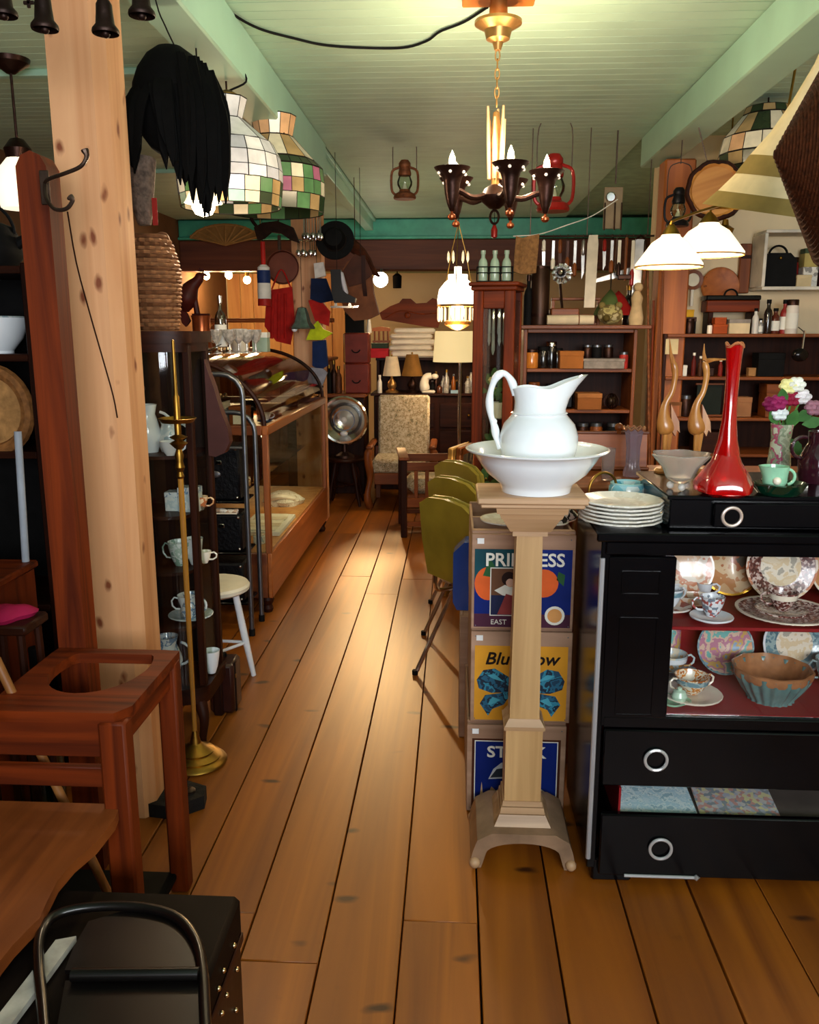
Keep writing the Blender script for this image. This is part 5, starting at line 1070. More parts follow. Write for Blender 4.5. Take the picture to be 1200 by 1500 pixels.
# ---------------------------------------------------------------- clutter on the counter's back board (z = 1.383)
TZB = 1.3834
def kt_(x, Y): return (W(x, 515, Y).x, Y, TZB)
cp_ = thing('copper_pot', 'tall copper jug standing on the counter top near the china cabinet', 'jug', kt_(297, 4.75))
COPPER = plain('copper', 'b4613a', 0.3, 0.9, 0.2, 20)
put('body', G().lathe([(0, 0), (0.05, 0), (0.055, 0.02), (0.048, 0.10), (0.05, 0.18), (0.055, 0.2), (0.05, 0.2), (0, 0.19)], 24), COPPER, cp_); put('handle', G().tube(arc((0.05, 0, 0.11), 0.05, -80, 80, 10), 0.006, 7), COPPER, cp_)
rs = thing('carved_rooster', 'dark maroon carved rooster perched on the copper jug', 'figurine', (cp_.location.x, 4.75, TZB + 0.2005))
RO = plain('maroon_wood', '3a100b', 0.5, 0, 0.3, 20, bump=0.2)
put('body', G().tube(bez([(-0.085, 0, 0.02), (-0.075, 0, 0.09), (-0.045, 0, 0.15), (-0.005, 0, 0.19), (0.012, 0, 0.225)], 20), [0.018, 0.03, 0.042, 0.05, 0.056, 0.058, 0.058, 0.056, 0.052, 0.047, 0.042, 0.037, 0.033, 0.03, 0.028, 0.027, 0.026, 0.026, 0.024, 0.02, 0.01][:21], 12), RO, rs)
put('tail', G().prism([(-0.07, 0.0), (-0.10, 0.05), (-0.115, 0.02), (-0.105, -0.04), (-0.085, -0.06), (-0.06, -0.03)], 0.03, 'xz'), RO, rs)
put('comb', G().prism([(-0.005, 0.235), (0.005, 0.255), (0.015, 0.245), (0.025, 0.25), (0.03, 0.23)], 0.008, 'xz'), RO, rs); put('beak', G().tube([(0.02, 0, 0.22), (0.05, 0, 0.21)], [0.012, 0.002], 8), RO, rs)
put('foot', G().box((0.0, 0, 0.005), (0.09, 0.05, 0.01), 0.003).tube([(-0.02, 0, 0.008), (-0.03, 0, 0.09)], 0.016, 8), RO, rs)
bottle('tall clear decanter with a white tag on the counter top', kt_(325, 4.6), 0.032, 0.30, glass('decanter_glass', (0.8, 0.75, 0.68), 0.25, 0.05), CHROME, 0.3, 'decanter', lab=PAPERW)
jar('white lidded canister on the counter top behind the cut glass', kt_(352, 4.95), 0.05, 0.13, CREAM, PAPERW, 'canister')
carton('pale green card box at the end of the counter top clutter', kt_(383, 4.95), (0.09, 0.08, 0.11), plain('sage_card', '9fb09a', 0.7), PAPERW)
CUT = plain('cut_glass', 'd9d2c8', 0.12, 0.2, 0.4, 60, trans=0.4)
for i, (x, Y, r) in enumerate(((337, 4.55, 0.035), (350, 4.6, 0.03), (362, 4.62, 0.038), (375, 4.7, 0.032), (318, 4.5, 0.03))):
    t = thing('cut_glass_goblet', ['cut glass goblet beside the tagged decanter', 'smaller cut glass goblet second from the decanter', 'wide cut glass goblet in the middle of the counter top', 'cut glass goblet next to the pale green box', 'cut glass goblet nearest the copper jug'][i], 'goblet', kt_(x, Y), 0, 'cut glass goblets on the counter')
    put('bowl', G().lathe([(0.006, 0.05), (r * 0.7, 0.07), (r, 0.10), (r * 1.02, 0.125), (r * 0.95, 0.125), (r * 0.6, 0.075), (0, 0.065)], 16, flute=lambda a, z: 1 + 0.05 * math.cos(8 * a)), CUT, t); put('foot', G().lathe([(0, 0), (r * 0.8, 0), (r * 0.8, 0.005), (0.006, 0.012), (0.005, 0.05), (0, 0.05)], 16), CUT, t)
sv = thing('silver_ladle_rest', 'low shiny silver dish at the edge of the counter top', 'dish', kt_(306, 4.45)); put('dish', bowl_g(0.05, 0.03), CHROME, sv); put('spoon', G().tube([(0.0, 0, 0.02), (0.07, -0.01, 0.05)], 0.003, 6), CHROME, sv)

# ================================================================ bric-a-brac hung on and around the second post (face at Y = 6.65)
def hang(o, top, x, y, z0, cordmat=None, name='cord'): # straight cord up to a height, as a part
    return put(name, G().tube([(x, y, z0), (x, y, top)], 0.002, 5), cordmat or MATTE, o)
# painted fishing float
f0 = W(388, 448, 6.2)
ff = thing('fishing_float', 'wooden fishing float striped red, navy and white hanging by the post', 'float', f0)
s_ = S(1, f0); WOODF = [('red_lower', 0, 10, 10, 'a5201a'), ('white_band', 10, 32, 10, 'ddd8cc'), ('navy_band', 32, 50, 10, '20305e'), ('white_shoulder', 50, 58, 9, 'e4e0d6'), ('red_tip', 58, 90, 3.5, 'b5241c')]
for nm, a, b, r, c_ in WOODF: put(nm, G().lathe([(0, a * s_), (r * s_ * 0.97, a * s_), (r * s_, (a + b) / 2 * s_), (r * s_ * (0.97 if nm != 'white_shoulder' else 0.5), b * s_), (0, b * s_)], 16), plain('float_' + c_, c_, 0.5), ff)
hang(ff, 2.668 - f0.z, 0, 0, 90 * s_)
# red apron
ra = thing('red_apron', 'bright red cloth apron hanging against the pine post', 'apron', W(410, 505, 6.5))
RB = ra.location.copy(); q0 = [(395, 425), (428, 420), (432, 470), (426, 505), (405, 500), (388, 478), (390, 445)]
P3 = [W(x, y, 6.5) - RB for x, y in q0]
put('cloth', G().prism([(p.x, p.z) for p in P3], 0.02, 'xz'), plain('red_cloth', 'a31a14', 0.75, 0, 0.25, 14, bump=0.3), ra)
for k_ in range(3): put('fold', G().tube([W(400 + k_ * 9, 430, 6.485) - RB, W(398 + k_ * 10, 496, 6.485) - RB], 0.012, 6), plain('red_cloth', 'a31a14'), ra)
put('nail', G().tube([W(412, 396, 6.5) - RB, W(412, 396, 6.66) - RB + Vector((0.0, 0, 0)), W(430, 396, 6.66) - RB], 0.006, 6), IRON, ra)
put('strap', G().tube(bez([W(398, 424, 6.5) - RB, W(412, 395, 6.5) - RB, W(426, 421, 6.5) - RB], 12), 0.006, 6), plain('red_cloth', 'a31a14'), ra)
# brown pan behind the post
pn = thing('copper_pan', 'round brown pan hanging beside the pine post behind the float', 'pan', W(415, 392, 6.55), 0, None, (R(90), 0, 0))
put('pan', G().lathe([(0, 0), (0.115, 0), (0.125, 0.03), (0.12, 0.03), (0.11, 0.006), (0, 0.006)], 28), plain('brown_pan', '6b3420', 0.5, 0.4, 0.2), pn); put('cord', G().tube([(-0.02, 0.22, 0.02), (-0.02, 2.6695 - pn.location.z, 0.02)], 0.002, 5), MATTE, pn); put('handle', G().box((-0.02, 0.17, 0.02), (0.025, 0.12, 0.008), 0.003), IRON, pn)
# spoon chimes
def spoons(label, x, y, n, ln, Y):
    c0 = W(x, y, Y); t = thing('spoon_chime', label, 'wind chime', c0)
    put('ring', G().tube([(0.06 * math.cos(a), 0.06 * math.sin(a), 0) for a in [2 * PI * k / 20 for k in range(20)]], 0.004, 6, True), CHROME, t)
    for k_ in range(n):
        a = 2 * PI * k_ / n; u, v = 0.06 * math.cos(a), 0.06 * math.sin(a)
        put('spoon', G().ball((u, v, -ln), 0.017, 8, sz=1.5, sy=0.3).tube([(u, v, -ln + 0.02), (u, v, 0)], 0.003, 5), CHROME, t)
    hang(t, 2.66 - c0.z, 0, 0, 0.0)
spoons('upper ring of hanging silver spoons beside the black hat', 457, 316, 9, 0.14, 6.2)
spoons('lower ring of hanging silver spoons on the pine post', 448, 352, 7, 0.09, 6.35)
# black hat
hb = W(491, 352, 6.3); ht = thing('black_hat', 'round black felt hat hung flat near the ceiling beam', 'hat', hb, 0, None, (R(80), 0, 0))
put('brim', G().lathe([(0, -0.004), (0.135, -0.004), (0.138, 0.0), (0.135, 0.006), (0, 0.006)], 32), MATTE, ht); put('crown', G().lathe([(0.08, 0.0), (0.078, 0.05), (0.06, 0.08), (0, 0.085)], 28), MATTE, ht); put('band', G().lathe([(0.081, 0.006), (0.083, 0.006), (0.082, 0.025), (0.08, 0.025)], 28), plain('hat_band', '2a2018', 0.6), ht)
solo('antler_mount', G().tube([(0, 0, 0.05), (0, 0, 2.6695 - W(408, 338, 5.9).z)], 0.003, 5).prism([(-0.16, 0.02), (-0.10, 0.05), (0, 0.06), (0.1, 0.02), (0.14, -0.08), (0.08, -0.06), (0.02, -0.02), (-0.05, -0.01), (-0.1, -0.05), (-0.14, -0.06)], 0.05, 'xz').tube(bez([(-0.14, 0, 0.02), (-0.18, 0, 0.08), (-0.15, 0, 0.13)], 8), 0.012, 6), plain('dark_hide', '20100a', 0.8, 0, 0.4, 30, bump=0.4), 'dark brown horned hide mount hanging under the floral glass lampshade', 'mount', W(408, 338, 5.9))
# windsock of coloured cloth pieces
ws0 = W(468, 575, 6.45); wsk = thing('cloth_windsock', 'string of white, navy, red, lime and grey cloth pennants hung beside the post', 'pennants', ws0)
def pen(nm, pts, col, dy=0.0):
    P = [W(x, y, 6.45 + dy) - ws0 for x, y in pts]; put(nm, G().prism([(p.x, p.z) for p in P], 0.03, 'xz', dy), plain('cloth_' + col, col, 0.75, 0, 0.25, 16, bump=0.3), wsk)
pen('white_pennant', [(460, 386), (474, 384), (478, 404), (462, 408)], 'c9c2ba')
pen('navy_pennant', [(456, 408), (478, 408), (490, 440), (470, 444), (455, 438)], '101b38', -0.02)
pen('red_pennant', [(452, 440), (468, 438), (484, 456), (482, 478), (462, 470)], 'a81c16')
pen('lime_pennant', [(449, 498), (456, 480), (466, 470), (474, 482), (488, 488), (472, 498)], 'bcc81a', -0.02)
pen('blue_pennant', [(458, 500), (478, 498), (481, 535), (470, 542), (458, 536)], '14254c')
pen('grey_pennant', [(456, 538), (474, 540), (480, 546), (472, 566), (458, 560)], '8d8a92', -0.02)
pen('black_pennant', [(458, 560), (474, 566), (466, 582), (460, 574)], '17151c')
hang(wsk, 2.60 - ws0.z, 0.0, 0.0, W(468, 390, 6.45).z - ws0.z)
# silvery bell
bl0 = W(443, 482, 6.3); bl = thing('glass_bell', 'greenish silver bell with white clapper hanging on the pine post', 'bell', bl0)
put('body', G().lathe([(0.085, 0.0), (0.09, 0.01), (0.06, 0.05), (0.045, 0.11), (0.03, 0.15), (0, 0.16)], 24, flute=lambda a, z: 1 + 0.06 * math.cos(8 * a)), plain('verdigris_silver', '7f9a92', 0.25, 0.8, 0.3, 30), bl); put('clapper', G().ball((-0.05, -0.04, 0.0), 0.022, 10), WHITEC, bl); hang(bl, 0.5, 0, 0, 0.15)
# ice skate
sk0 = W(503, 450, 6.05); sk = thing('ice_skate', 'old black ice skate with silver blade hung by its laces', 'ice skate', sk0)
put('boot', G().prism([(-0.06, 0.03), (0.085, 0.03), (0.09, 0.06), (0.03, 0.09), (-0.005, 0.12), (-0.01, 0.25), (-0.08, 0.25), (-0.075, 0.1)], 0.07, 'xz'), plain('boot_black', '15110f', 0.4), sk); put('tongue', G().box((0.005, 0, 0.16), (0.03, 0.05, 0.16), 0.01, rot=(0, R(-14), 0)), plain('boot_white', 'c4bfc4', 0.5), sk)
put('blade', G().prism([(-0.09, -0.005), (0.10, -0.005), (0.11, 0.012), (0.06, 0.008), (0.05, 0.03), (0.04, 0.03), (0.035, 0.008), (-0.04, 0.008), (-0.045, 0.03), (-0.06, 0.03), (-0.065, 0.008), (-0.09, 0.008)], 0.005, 'xz'), CHROME, sk)
hang(sk, 2.6695 - sk0.z, -0.04, 0, 0.24)
# brown leather saddlebag / hide
lh0 = W(535, 470, 6.6); lh = thing('leather_saddlebag', 'large brown leather saddlebag with flap hung beyond the pine post', 'bag', lh0)
P = [W(x, y, 6.6) - lh0 for x, y in ((502, 398), (510, 384), (522, 378), (535, 385), (545, 405), (548, 430), (556, 460), (540, 468), (520, 470), (505, 455), (498, 425))]
put('bag', G().prism([(p.x, p.z) for p in P], 0.10, 'xz'), plain('tan_leather', '73401f', 0.55, 0, 0.3, 10, bump=0.3), lh)
P = [W(x, y, 6.53) - lh0 for x, y in ((502, 398), (520, 372), (536, 380), (546, 402), (530, 415), (512, 420))]
put('flap', G().prism([(p.x, p.z) for p in P], 0.02, 'xz', -0.07), plain('dark_leather', '4a2412', 0.55, 0, 0.3, 10, bump=0.3), lh)
put('strap', G().ribbon([(0.0, -0.085, 0.47), (0.0, -0.087, 0.30), (0.01, -0.06, 0.18)], 0.03, 0.006, (1, 0, 0)), DARKW, lh); hang(lh, 2.6695 - lh0.z, -0.03, 0, 0.45)
solo('driftwood_branch', G().tube([W(520, 362, 7.0), (W(520, 362, 7.0).x, 7.0, 2.6695)], 0.003, 5).tube(bez([W(505, 350, 7.0), W(530, 372, 7.0), W(545, 395, 7.0), W(556, 405, 7.0)], 16), [0.06, 0.055, 0.05, 0.05, 0.045, 0.045, 0.04, 0.04, 0.035, 0.03, 0.03, 0.025, 0.02, 0.016, 0.012, 0.01][:16], 8), plain('bark', '45200f', 0.85, 0, 0.4, 20, bump=0.6), 'dark rough branch slanting behind the black hat', 'branch')

# ================================================================ leaded glass lampshades hung from the left beam
LEAD = plain('lead_came', '2a241e', 0.5, 0.6)
def shade_rows(t, N, rows, rot0=0.0):
    """rows: (r0,z0,r1,z1,[materials],count) - each pane a piece of its own, lead between"""
    lead = G()
    for r0, z0, r1, z1, mats, cnt in rows:
        for k_ in range(cnt):
            a0 = 2 * PI * k_ / cnt + rot0; a1 = 2 * PI * (k_ + 1) / cnt + rot0
            q = [Vector((r * math.cos(a), r * math.sin(a), z)) for r, z, a in ((r0, z0, a0), (r0, z0, a1), (r1, z1, a1), (r1, z1, a0))]
            c_ = sum(q, Vector()) / 4; qi = [c_ + (p - c_) * 0.95 for p in q]; nn = (q[1] - q[0]).cross(q[3] - q[0]).normalized() * 0.0015
            put('pane', G().add([p + nn for p in qi] + [p - nn for p in qi], [(0, 1, 2, 3), (7, 6, 5, 4), (0, 4, 5, 1), (1, 5, 6, 2), (2, 6, 7, 3), (3, 7, 4, 0)]), mats[(k_ * 7 + int(z0 * 100)) % len(mats)], t)
            lead.tube([q[0], q[3]], 0.0024, 5); lead.tube([q[0], q[1]], 0.0024, 5); lead.tube([q[3], q[2]], 0.0024, 5)
    put('lead_lines', lead, LEAD, t, kind='stuff')
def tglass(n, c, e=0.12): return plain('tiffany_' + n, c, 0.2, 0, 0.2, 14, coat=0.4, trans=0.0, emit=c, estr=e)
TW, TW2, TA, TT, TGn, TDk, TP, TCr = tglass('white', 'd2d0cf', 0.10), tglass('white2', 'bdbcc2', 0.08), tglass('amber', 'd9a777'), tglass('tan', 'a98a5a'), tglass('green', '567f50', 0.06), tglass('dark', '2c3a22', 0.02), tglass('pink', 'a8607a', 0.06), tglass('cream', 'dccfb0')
pa = W(338, 283, 3.62); la = thing('leaded_lampshade', 'white leaded glass hanging lampshade with flared crown and leafy lower edge', 'lampshade', pa)
k_s = S(1, pa)
zz = lambda y: (283 - y) * k_s * 0.97
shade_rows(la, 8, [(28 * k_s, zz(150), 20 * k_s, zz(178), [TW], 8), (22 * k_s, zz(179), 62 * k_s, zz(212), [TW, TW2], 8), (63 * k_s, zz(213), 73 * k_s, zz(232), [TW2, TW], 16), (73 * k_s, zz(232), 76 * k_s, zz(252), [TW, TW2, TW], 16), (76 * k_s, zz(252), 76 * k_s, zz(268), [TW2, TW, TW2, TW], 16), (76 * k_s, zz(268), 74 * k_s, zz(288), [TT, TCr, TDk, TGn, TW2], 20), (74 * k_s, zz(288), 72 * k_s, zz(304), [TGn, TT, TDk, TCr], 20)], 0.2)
put('finial_ring', G().lathe([(0, zz(150)), (0.05, zz(150)), (0.05, zz(146)), (0.02, zz(140)), (0, zz(138))], 16), BRASS, la); put('chain', G().tube([(0, 0, zz(140)), (0, 0, 2.469 - pa.z)], 0.004, 6), AGED, la)
put('loop_hook', G().tube(bez([(0.01, 0, zz(140)), (0.08, 0, zz(128)), (0.06, 0, zz(112)), (0.0, 0, zz(118))], 12), 0.004, 6), MATTE, la)
pb = W(404, 300, 4.35); lb = thing('leaded_lampshade', 'amber leaded glass hanging lampshade with a band of pink roses and green leaves', 'lampshade', pb)
k_s = S(1, pb); zb = lambda y: (300 - y) * k_s * 0.97
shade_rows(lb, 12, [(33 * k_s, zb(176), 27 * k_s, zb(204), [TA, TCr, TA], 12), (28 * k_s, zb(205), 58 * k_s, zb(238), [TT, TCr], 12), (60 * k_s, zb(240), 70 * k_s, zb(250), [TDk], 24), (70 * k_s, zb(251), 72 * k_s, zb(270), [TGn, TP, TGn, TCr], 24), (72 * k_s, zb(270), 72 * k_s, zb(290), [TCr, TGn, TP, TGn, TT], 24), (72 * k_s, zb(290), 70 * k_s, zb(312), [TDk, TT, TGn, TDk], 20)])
put('finial_ring', G().lathe([(0, zb(204)), (0.09, zb(204)), (0.09, zb(198)), (0, zb(190))], 16), AGED, lb); put('chain', G().tube([(0, 0, zb(196)), (0, 0, 2.469 - pb.z)], 0.004, 6), AGED, lb)

# ================================================================ left bay: bare bulb pendant and hanging lamp, dresser wall of the back room
pbl = W(299, 318, 3.22); pd = thing('pendant_lamp', 'glaring bare pendant bulb hanging behind the black feathers', 'lamp', pbl)
BULB = plain('bulb_glow', 'fff2d8', 0.3, 0, 0, 5, emit='ffe9c0', estr=30)
put('bulb', G().lathe([(0, 0), (0.03, 0.01), (0.042, 0.032), (0.038, 0.056), (0.02, 0.09), (0.015, 0.12), (0, 0.12)], 20), BULB, pd); put('socket', G().lathe([(0.02, 0.115), (0.022, 0.17), (0.008, 0.19), (0, 0.19)], 14), BRASS, pd); put('cord', G().tube([(0, 0, 0.18), (0, 0, 2.668 - pbl.z)], 0.003, 6), MATTE, pd)
put('shade', G().lathe([(0.025, 0.12), (0.066, 0.05), (0.068, 0.048), (0.027, 0.125)], 24), plain('shade_glass', 'f6ead0', 0.4, 0, 0.05, 5, emit='ffe2b0', estr=2.0), pd)
lamp('pendant_light', 'POINT', (pbl.x, pbl.y, pbl.z - 0.06), 14, WARM2, 0.06)
ph = WZ(14, 86, 2.669); hl = thing('brass_pendant', 'brass ceiling pendant with chain and pale glass shade at the edge of the left bay', 'lamp', ph)
put('canopy', G().lathe([(0, 0), (0.085, 0), (0.08, -0.02), (0.04, -0.045), (0.02, -0.06), (0, -0.06)], 24), AGED, hl)
zc_ = W(8, 215, ph.y).z - ph.z; zb_ = W(8, 310, ph.y).z - ph.z
put('chain', G().tube([(0, 0, -0.05), (0, 0, zc_)], 0.006, 6), AGED, hl); put('fitting', G().lathe([(0, zc_ + 0.04), (0.03, zc_ + 0.03), (0.06, zc_ - 0.01), (0.05, zc_ - 0.06), (0, zc_ - 0.06)], 16), AGED, hl)
put('glass_shade', G().lathe([(0.05, zc_ - 0.05), (0.09, zc_ - 0.1), (0.11, zb_ + 0.1), (0.09, zb_ + 0.01), (0.0, zb_)], 24), plain('opal_glass', 'f0ead8', 0.3, 0, 0.05, 5, emit='fff0d0', estr=1.3), hl)
# cabinet wall with shelf of bottles in the back-left corner
hd = thing('back_dresser', 'pine dresser with lit shelf of ornaments in the back corner', 'dresser', (-2.05, 9.15, 0))
put('body', G().box((0, 0, 0.6), (1.5, 0.45, 1.2), 0.006), OAK, hd)
put('worktop', G().box((0, -0.01, 1.215), (1.56, 0.5, 0.03), 0.006), OAKX, hd)
for x in (-0.5, 0.0, 0.5):
    d_ = put('door', G().box((x, -0.235, 0.6), (0.44, 0.02, 1.0), 0.006), OAK, hd); put('knob', G().ball((x + 0.16, -0.255, 0.65), 0.016, 8), BRASS, d_)
put('plate_rack', G().box((0, 0.2, 1.62), (1.5, 0.03, 0.03), 0.004).box((0, 0.16, 1.6), (1.5, 0.12, 0.02), 0.004), OAKX, hd)
for i, (x, y, c_) in enumerate(((315, 455, 'caramel arched mantel clock'), (332, 460, 'tall dark arched clock'), (345, 470, 'small walnut arched clock'), (300, 448, 'dark wooden figurine'), (358, 480, 'squat brown lidded crock'), (372, 485, 'reddish stoneware crock'))):
    p = W(x, y, 9.1); t = thing('mantel_clock' if i < 3 else 'crock', c_ + ' on the dresser in the lit back corner', 'clock' if i < 3 else 'crock', (p.x, 9.08, 1.2306))
    if i < 3:
        h = 0.34 - 0.05 * i; w = 0.055; put('case', G().prism([(-w, 0), (w, 0), (w, h * 0.55), (w * 0.75, h * 0.85), (0, h), (-w * 0.75, h * 0.85), (-w, h * 0.55)], 0.12, 'xz'), (OAK, DARKW, REDW)[i], t); put('dial', G().lathe([(0, 0), (0.04, 0), (0.04, 0.008), (0, 0.008)], 20, Matrix.Translation((0, -0.062, h * 0.55)) @ Matrix.Rotation(R(90), 4, 'X')), CREAM, t)
    else:
        put('body', G().lathe([(0, 0), (0.035, 0), (0.046, 0.05), (0.042, 0.15), (0.028, 0.2), (0, 0.2)], 18), (DARKW, OAK, REDW)[i - 3], t); put('lid', G().lathe([(0.028, 0.198), (0.03, 0.21), (0.01, 0.225), (0.014, 0.24), (0, 0.245)], 14), (MATTE, OAK, BRASS)[i - 3], t)
# little spotlights along the header lighting that corner
for i, x in enumerate((302, 335, 362, 385)):
    p = W(x, (404, 403, 410, 437)[i], 9.9 if i < 3 else 8.6)
    t = thing('spot_lamp', ['first small lit lamp under the back header counting from the cabinet side', 'second small lit lamp under the back header', 'third small lit lamp under the back header', 'small lit lamp standing low beside the red apron'][i], 'lamp', p)
    put('bulb', G().ball((0, 0, 0), 0.045, 12), plain('spot_glow', 'fff0d0', 0.3, 0, 0, 5, emit='ffd9a0', estr=14), t); put('socket', G().lathe([(0.02, 0.04), (0.025, 0.1), (0, 0.11)], 12), BRASS, t)
    put('stem', G().tube([(0, 0, 0.1), (0, 0, (2.228 if i < 3 else 2.668) - p.z)], 0.006, 6), BRASS, t)
    lamp('spot_light', 'POINT', (p.x, p.y - 0.0, p.z - 0.07), 22 if i < 3 else 5, WARM, 0.05)
# wicker fan above the header
fn = thing('rattan_fan', 'fan of pale rattan leaning on the back header above the lit corner', 'rattan fan', W(330, 352, 9.3))
for k_ in range(9):
    a = R(25 + k_ * 16); put('rib', G().tube([(0, 0, -0.05), (0.42 * math.cos(a), 0, -0.05 + 0.22 * math.sin(a))], 0.010, 6), plain('rattan', '9a7444', 0.6, 0, 0.2, 30), fn)
put('binding', G().tube([(0.40 * math.cos(R(q)), 0, -0.05 + 0.21 * math.sin(R(q))) for q in range(20, 161, 10)], 0.012, 6), plain('rattan', '9a7444'), fn)
put('hook', G().tube([(0, 0, 0.1), (0, 0.22, 0.1)], 0.005, 5), IRON, fn)
put('web', G().prism([(0, -0.05)] + [(0.39 * math.cos(R(q)), -0.05 + 0.205 * math.sin(R(q))) for q in range(20, 161, 10)], 0.008, 'xz', 0.01), plain('rattan_web', '8a683c', 0.7), fn)
# ================================================================ chandelier
cc = WZ(735, 31, 2.586); CHX, CHY = cc.x - 0.012, cc.y
ch = thing('chandelier', 'dark bronze five-arm chandelier hanging on a chain from a gilt canopy', 'chandelier', (CHX, CHY, 0))
def zat(y, x=735): return W(x, y, CHY).z
put('ceiling_block', G().box((0.0, -0.04, 2.66), (0.26, 0.2, 0.018), 0.004), plain('orange_block', 'c8752e', 0.5), ch, label='orange-brown wooden ceiling block')
GOLD = plain('gilt_bronze', 'b8894e', 0.35, 0.8, 0.25, 20)
zc0 = 2.651
put('canopy', G().lathe([(0, 0), (0.03, 0), (0.035, -0.05), (0.085, -0.065), (0.085, -0.075), (0.05, -0.095), (0.042, -0.125), (0.02, -0.135), (0.012, -0.16), (0, -0.16)], 28, c=(0, 0, zc0)), GOLD, ch)
zt = zat(165); zl = zc0 - 0.16; k_ = 0
while zl - 0.034 > zt - 0.01:
    Mx = Matrix.Translation((0, 0, zl - 0.017)) @ Matrix.Rotation(R(90 * (k_ % 2)), 4, 'Z')
    put('chain_link', G().tube([(0.008 * math.cos(a), 0, 0.019 * math.sin(a)) for a in [2 * PI * q / 12 for q in range(12)]], 0.0028, 5, True, Mx), GOLD, ch); zl -= 0.031; k_ += 1
zs0, zs1 = zat(250), zat(165)
put('shaft', G().lathe([(0.012, zs0 - 0.12), (0.016, zs0), (0.02, (zs0 + zs1) / 2), (0.012, zs1), (0, zs1 + 0.01)], 14), GOLD, ch)
for q in range(6):
    a = q * PI / 3 + 0.3; ca, sa = math.cos(a), math.sin(a)
    put('plume', G().tube([(0.022 * ca, 0.022 * sa, zs0 - 0.03), (0.027 * ca, 0.027 * sa, (zs0 + zs1) / 2), (0.033 * ca, 0.033 * sa, zs1 + (0.02 if q % 2 else -0.02))], [0.008, 0.0085, 0.004], 7), plain('pale_gilt', 'd6a676', 0.4, 0.4, 0.2, 20), ch, label='pale gilt feather-like plume')
zh = zat(287)
put('hub', G().lathe([(0, zh - 0.05), (0.02, zh - 0.045), (0.05, zh - 0.02), (0.055, zh), (0.04, zh + 0.025), (0.016, zh + 0.04)], 24), AGED, ch)
put('bottom_ring', G().tube([(0.016 * math.cos(a), 0, zh - 0.075 + 0.024 * math.sin(a)) for a in [2 * PI * q / 18 for q in range(18)]], 0.005, 6, True), AGED, ch)
cupz = zat(262)
FL = plain('candle_glow', 'fff4e0', 0.3, 0, 0, 5, emit='ffdca8', estr=18)
for i, a in enumerate((-4, -76, -148, 140, 68)):
    ca, sa = math.cos(R(a)), math.sin(R(a)); rr = 0.188
    am = put('arm', G().tube(bez([(0.04 * ca, 0.04 * sa, zh), (0.10 * ca, 0.10 * sa, zh - 0.012), (0.15 * ca, 0.15 * sa, zh + 0.004), (rr * ca, rr * sa, zh + 0.01)], 14), 0.011, 8), AGED, ch)
    cx_, cy_ = rr * ca, rr * sa
    put('cup', G().lathe([(0, zh - 0.07), (0.008, zh - 0.065), (0.018, zh - 0.04), (0.026, zh - 0.005), (0.03, zh + 0.03), (0.036, zh + 0.05), (0.062, zh + 0.078), (0.066, zh + 0.084), (0.062, zh + 0.085), (0.034, zh + 0.06), (0, zh + 0.05)], 24, c=(cx_, cy_, 0)), AGED, am)
    put('finial', G().ball((cx_, cy_, zh - 0.085), 0.016, 10, sz=0.8).tube([(cx_, cy_, zh - 0.075), (cx_, cy_, zh - 0.06)], 0.005, 6), COPPER, am)
    put('candle_sleeve', G().lathe([(0.011, zh + 0.055), (0.011, zh + 0.085), (0, zh + 0.085)], 12, c=(cx_, cy_, 0)), CREAM, am)
    put('bulb', G().lathe([(0.006, zh + 0.085), (0.013, zh + 0.10), (0.010, zh + 0.12), (0, zh + 0.142)], 12, c=(cx_, cy_, 0)), FL, am)
    gd = G()
    for q in range(6): gd.ball((cx_ + 0.052 * math.cos(q * PI / 3 + 0.4), cy_ + 0.052 * math.sin(q * PI / 3 + 0.4), zh + 0.063), 0.006, 6)
    put('pale_dots', gd, plain('dot_white', 'f0e2d4', 0.2, emit='ffe8cc', estr=0.6), am, kind='stuff')  # small pale dots around the cup bowl, with slight emission
    lamp('candle_light', 'POINT', (CHX + cx_, CHY + cy_, zh + 0.16), 7, WARM2, 0.02)
# black flex across the ceiling
pts = [WZ(x, y, 2.662) for x, y in ((300, -12), (340, 20), (380, 42), (430, 56), (475, 66), (530, 70), (590, 70), (625, 60), (645, 46), (680, 32), (715, 10))]
solo('ceiling_flex', G().tube(bez(pts, 60), 0.005, 6), MATTE, 'thin black electric flex sagging across the ceiling to the chandelier', 'cable')

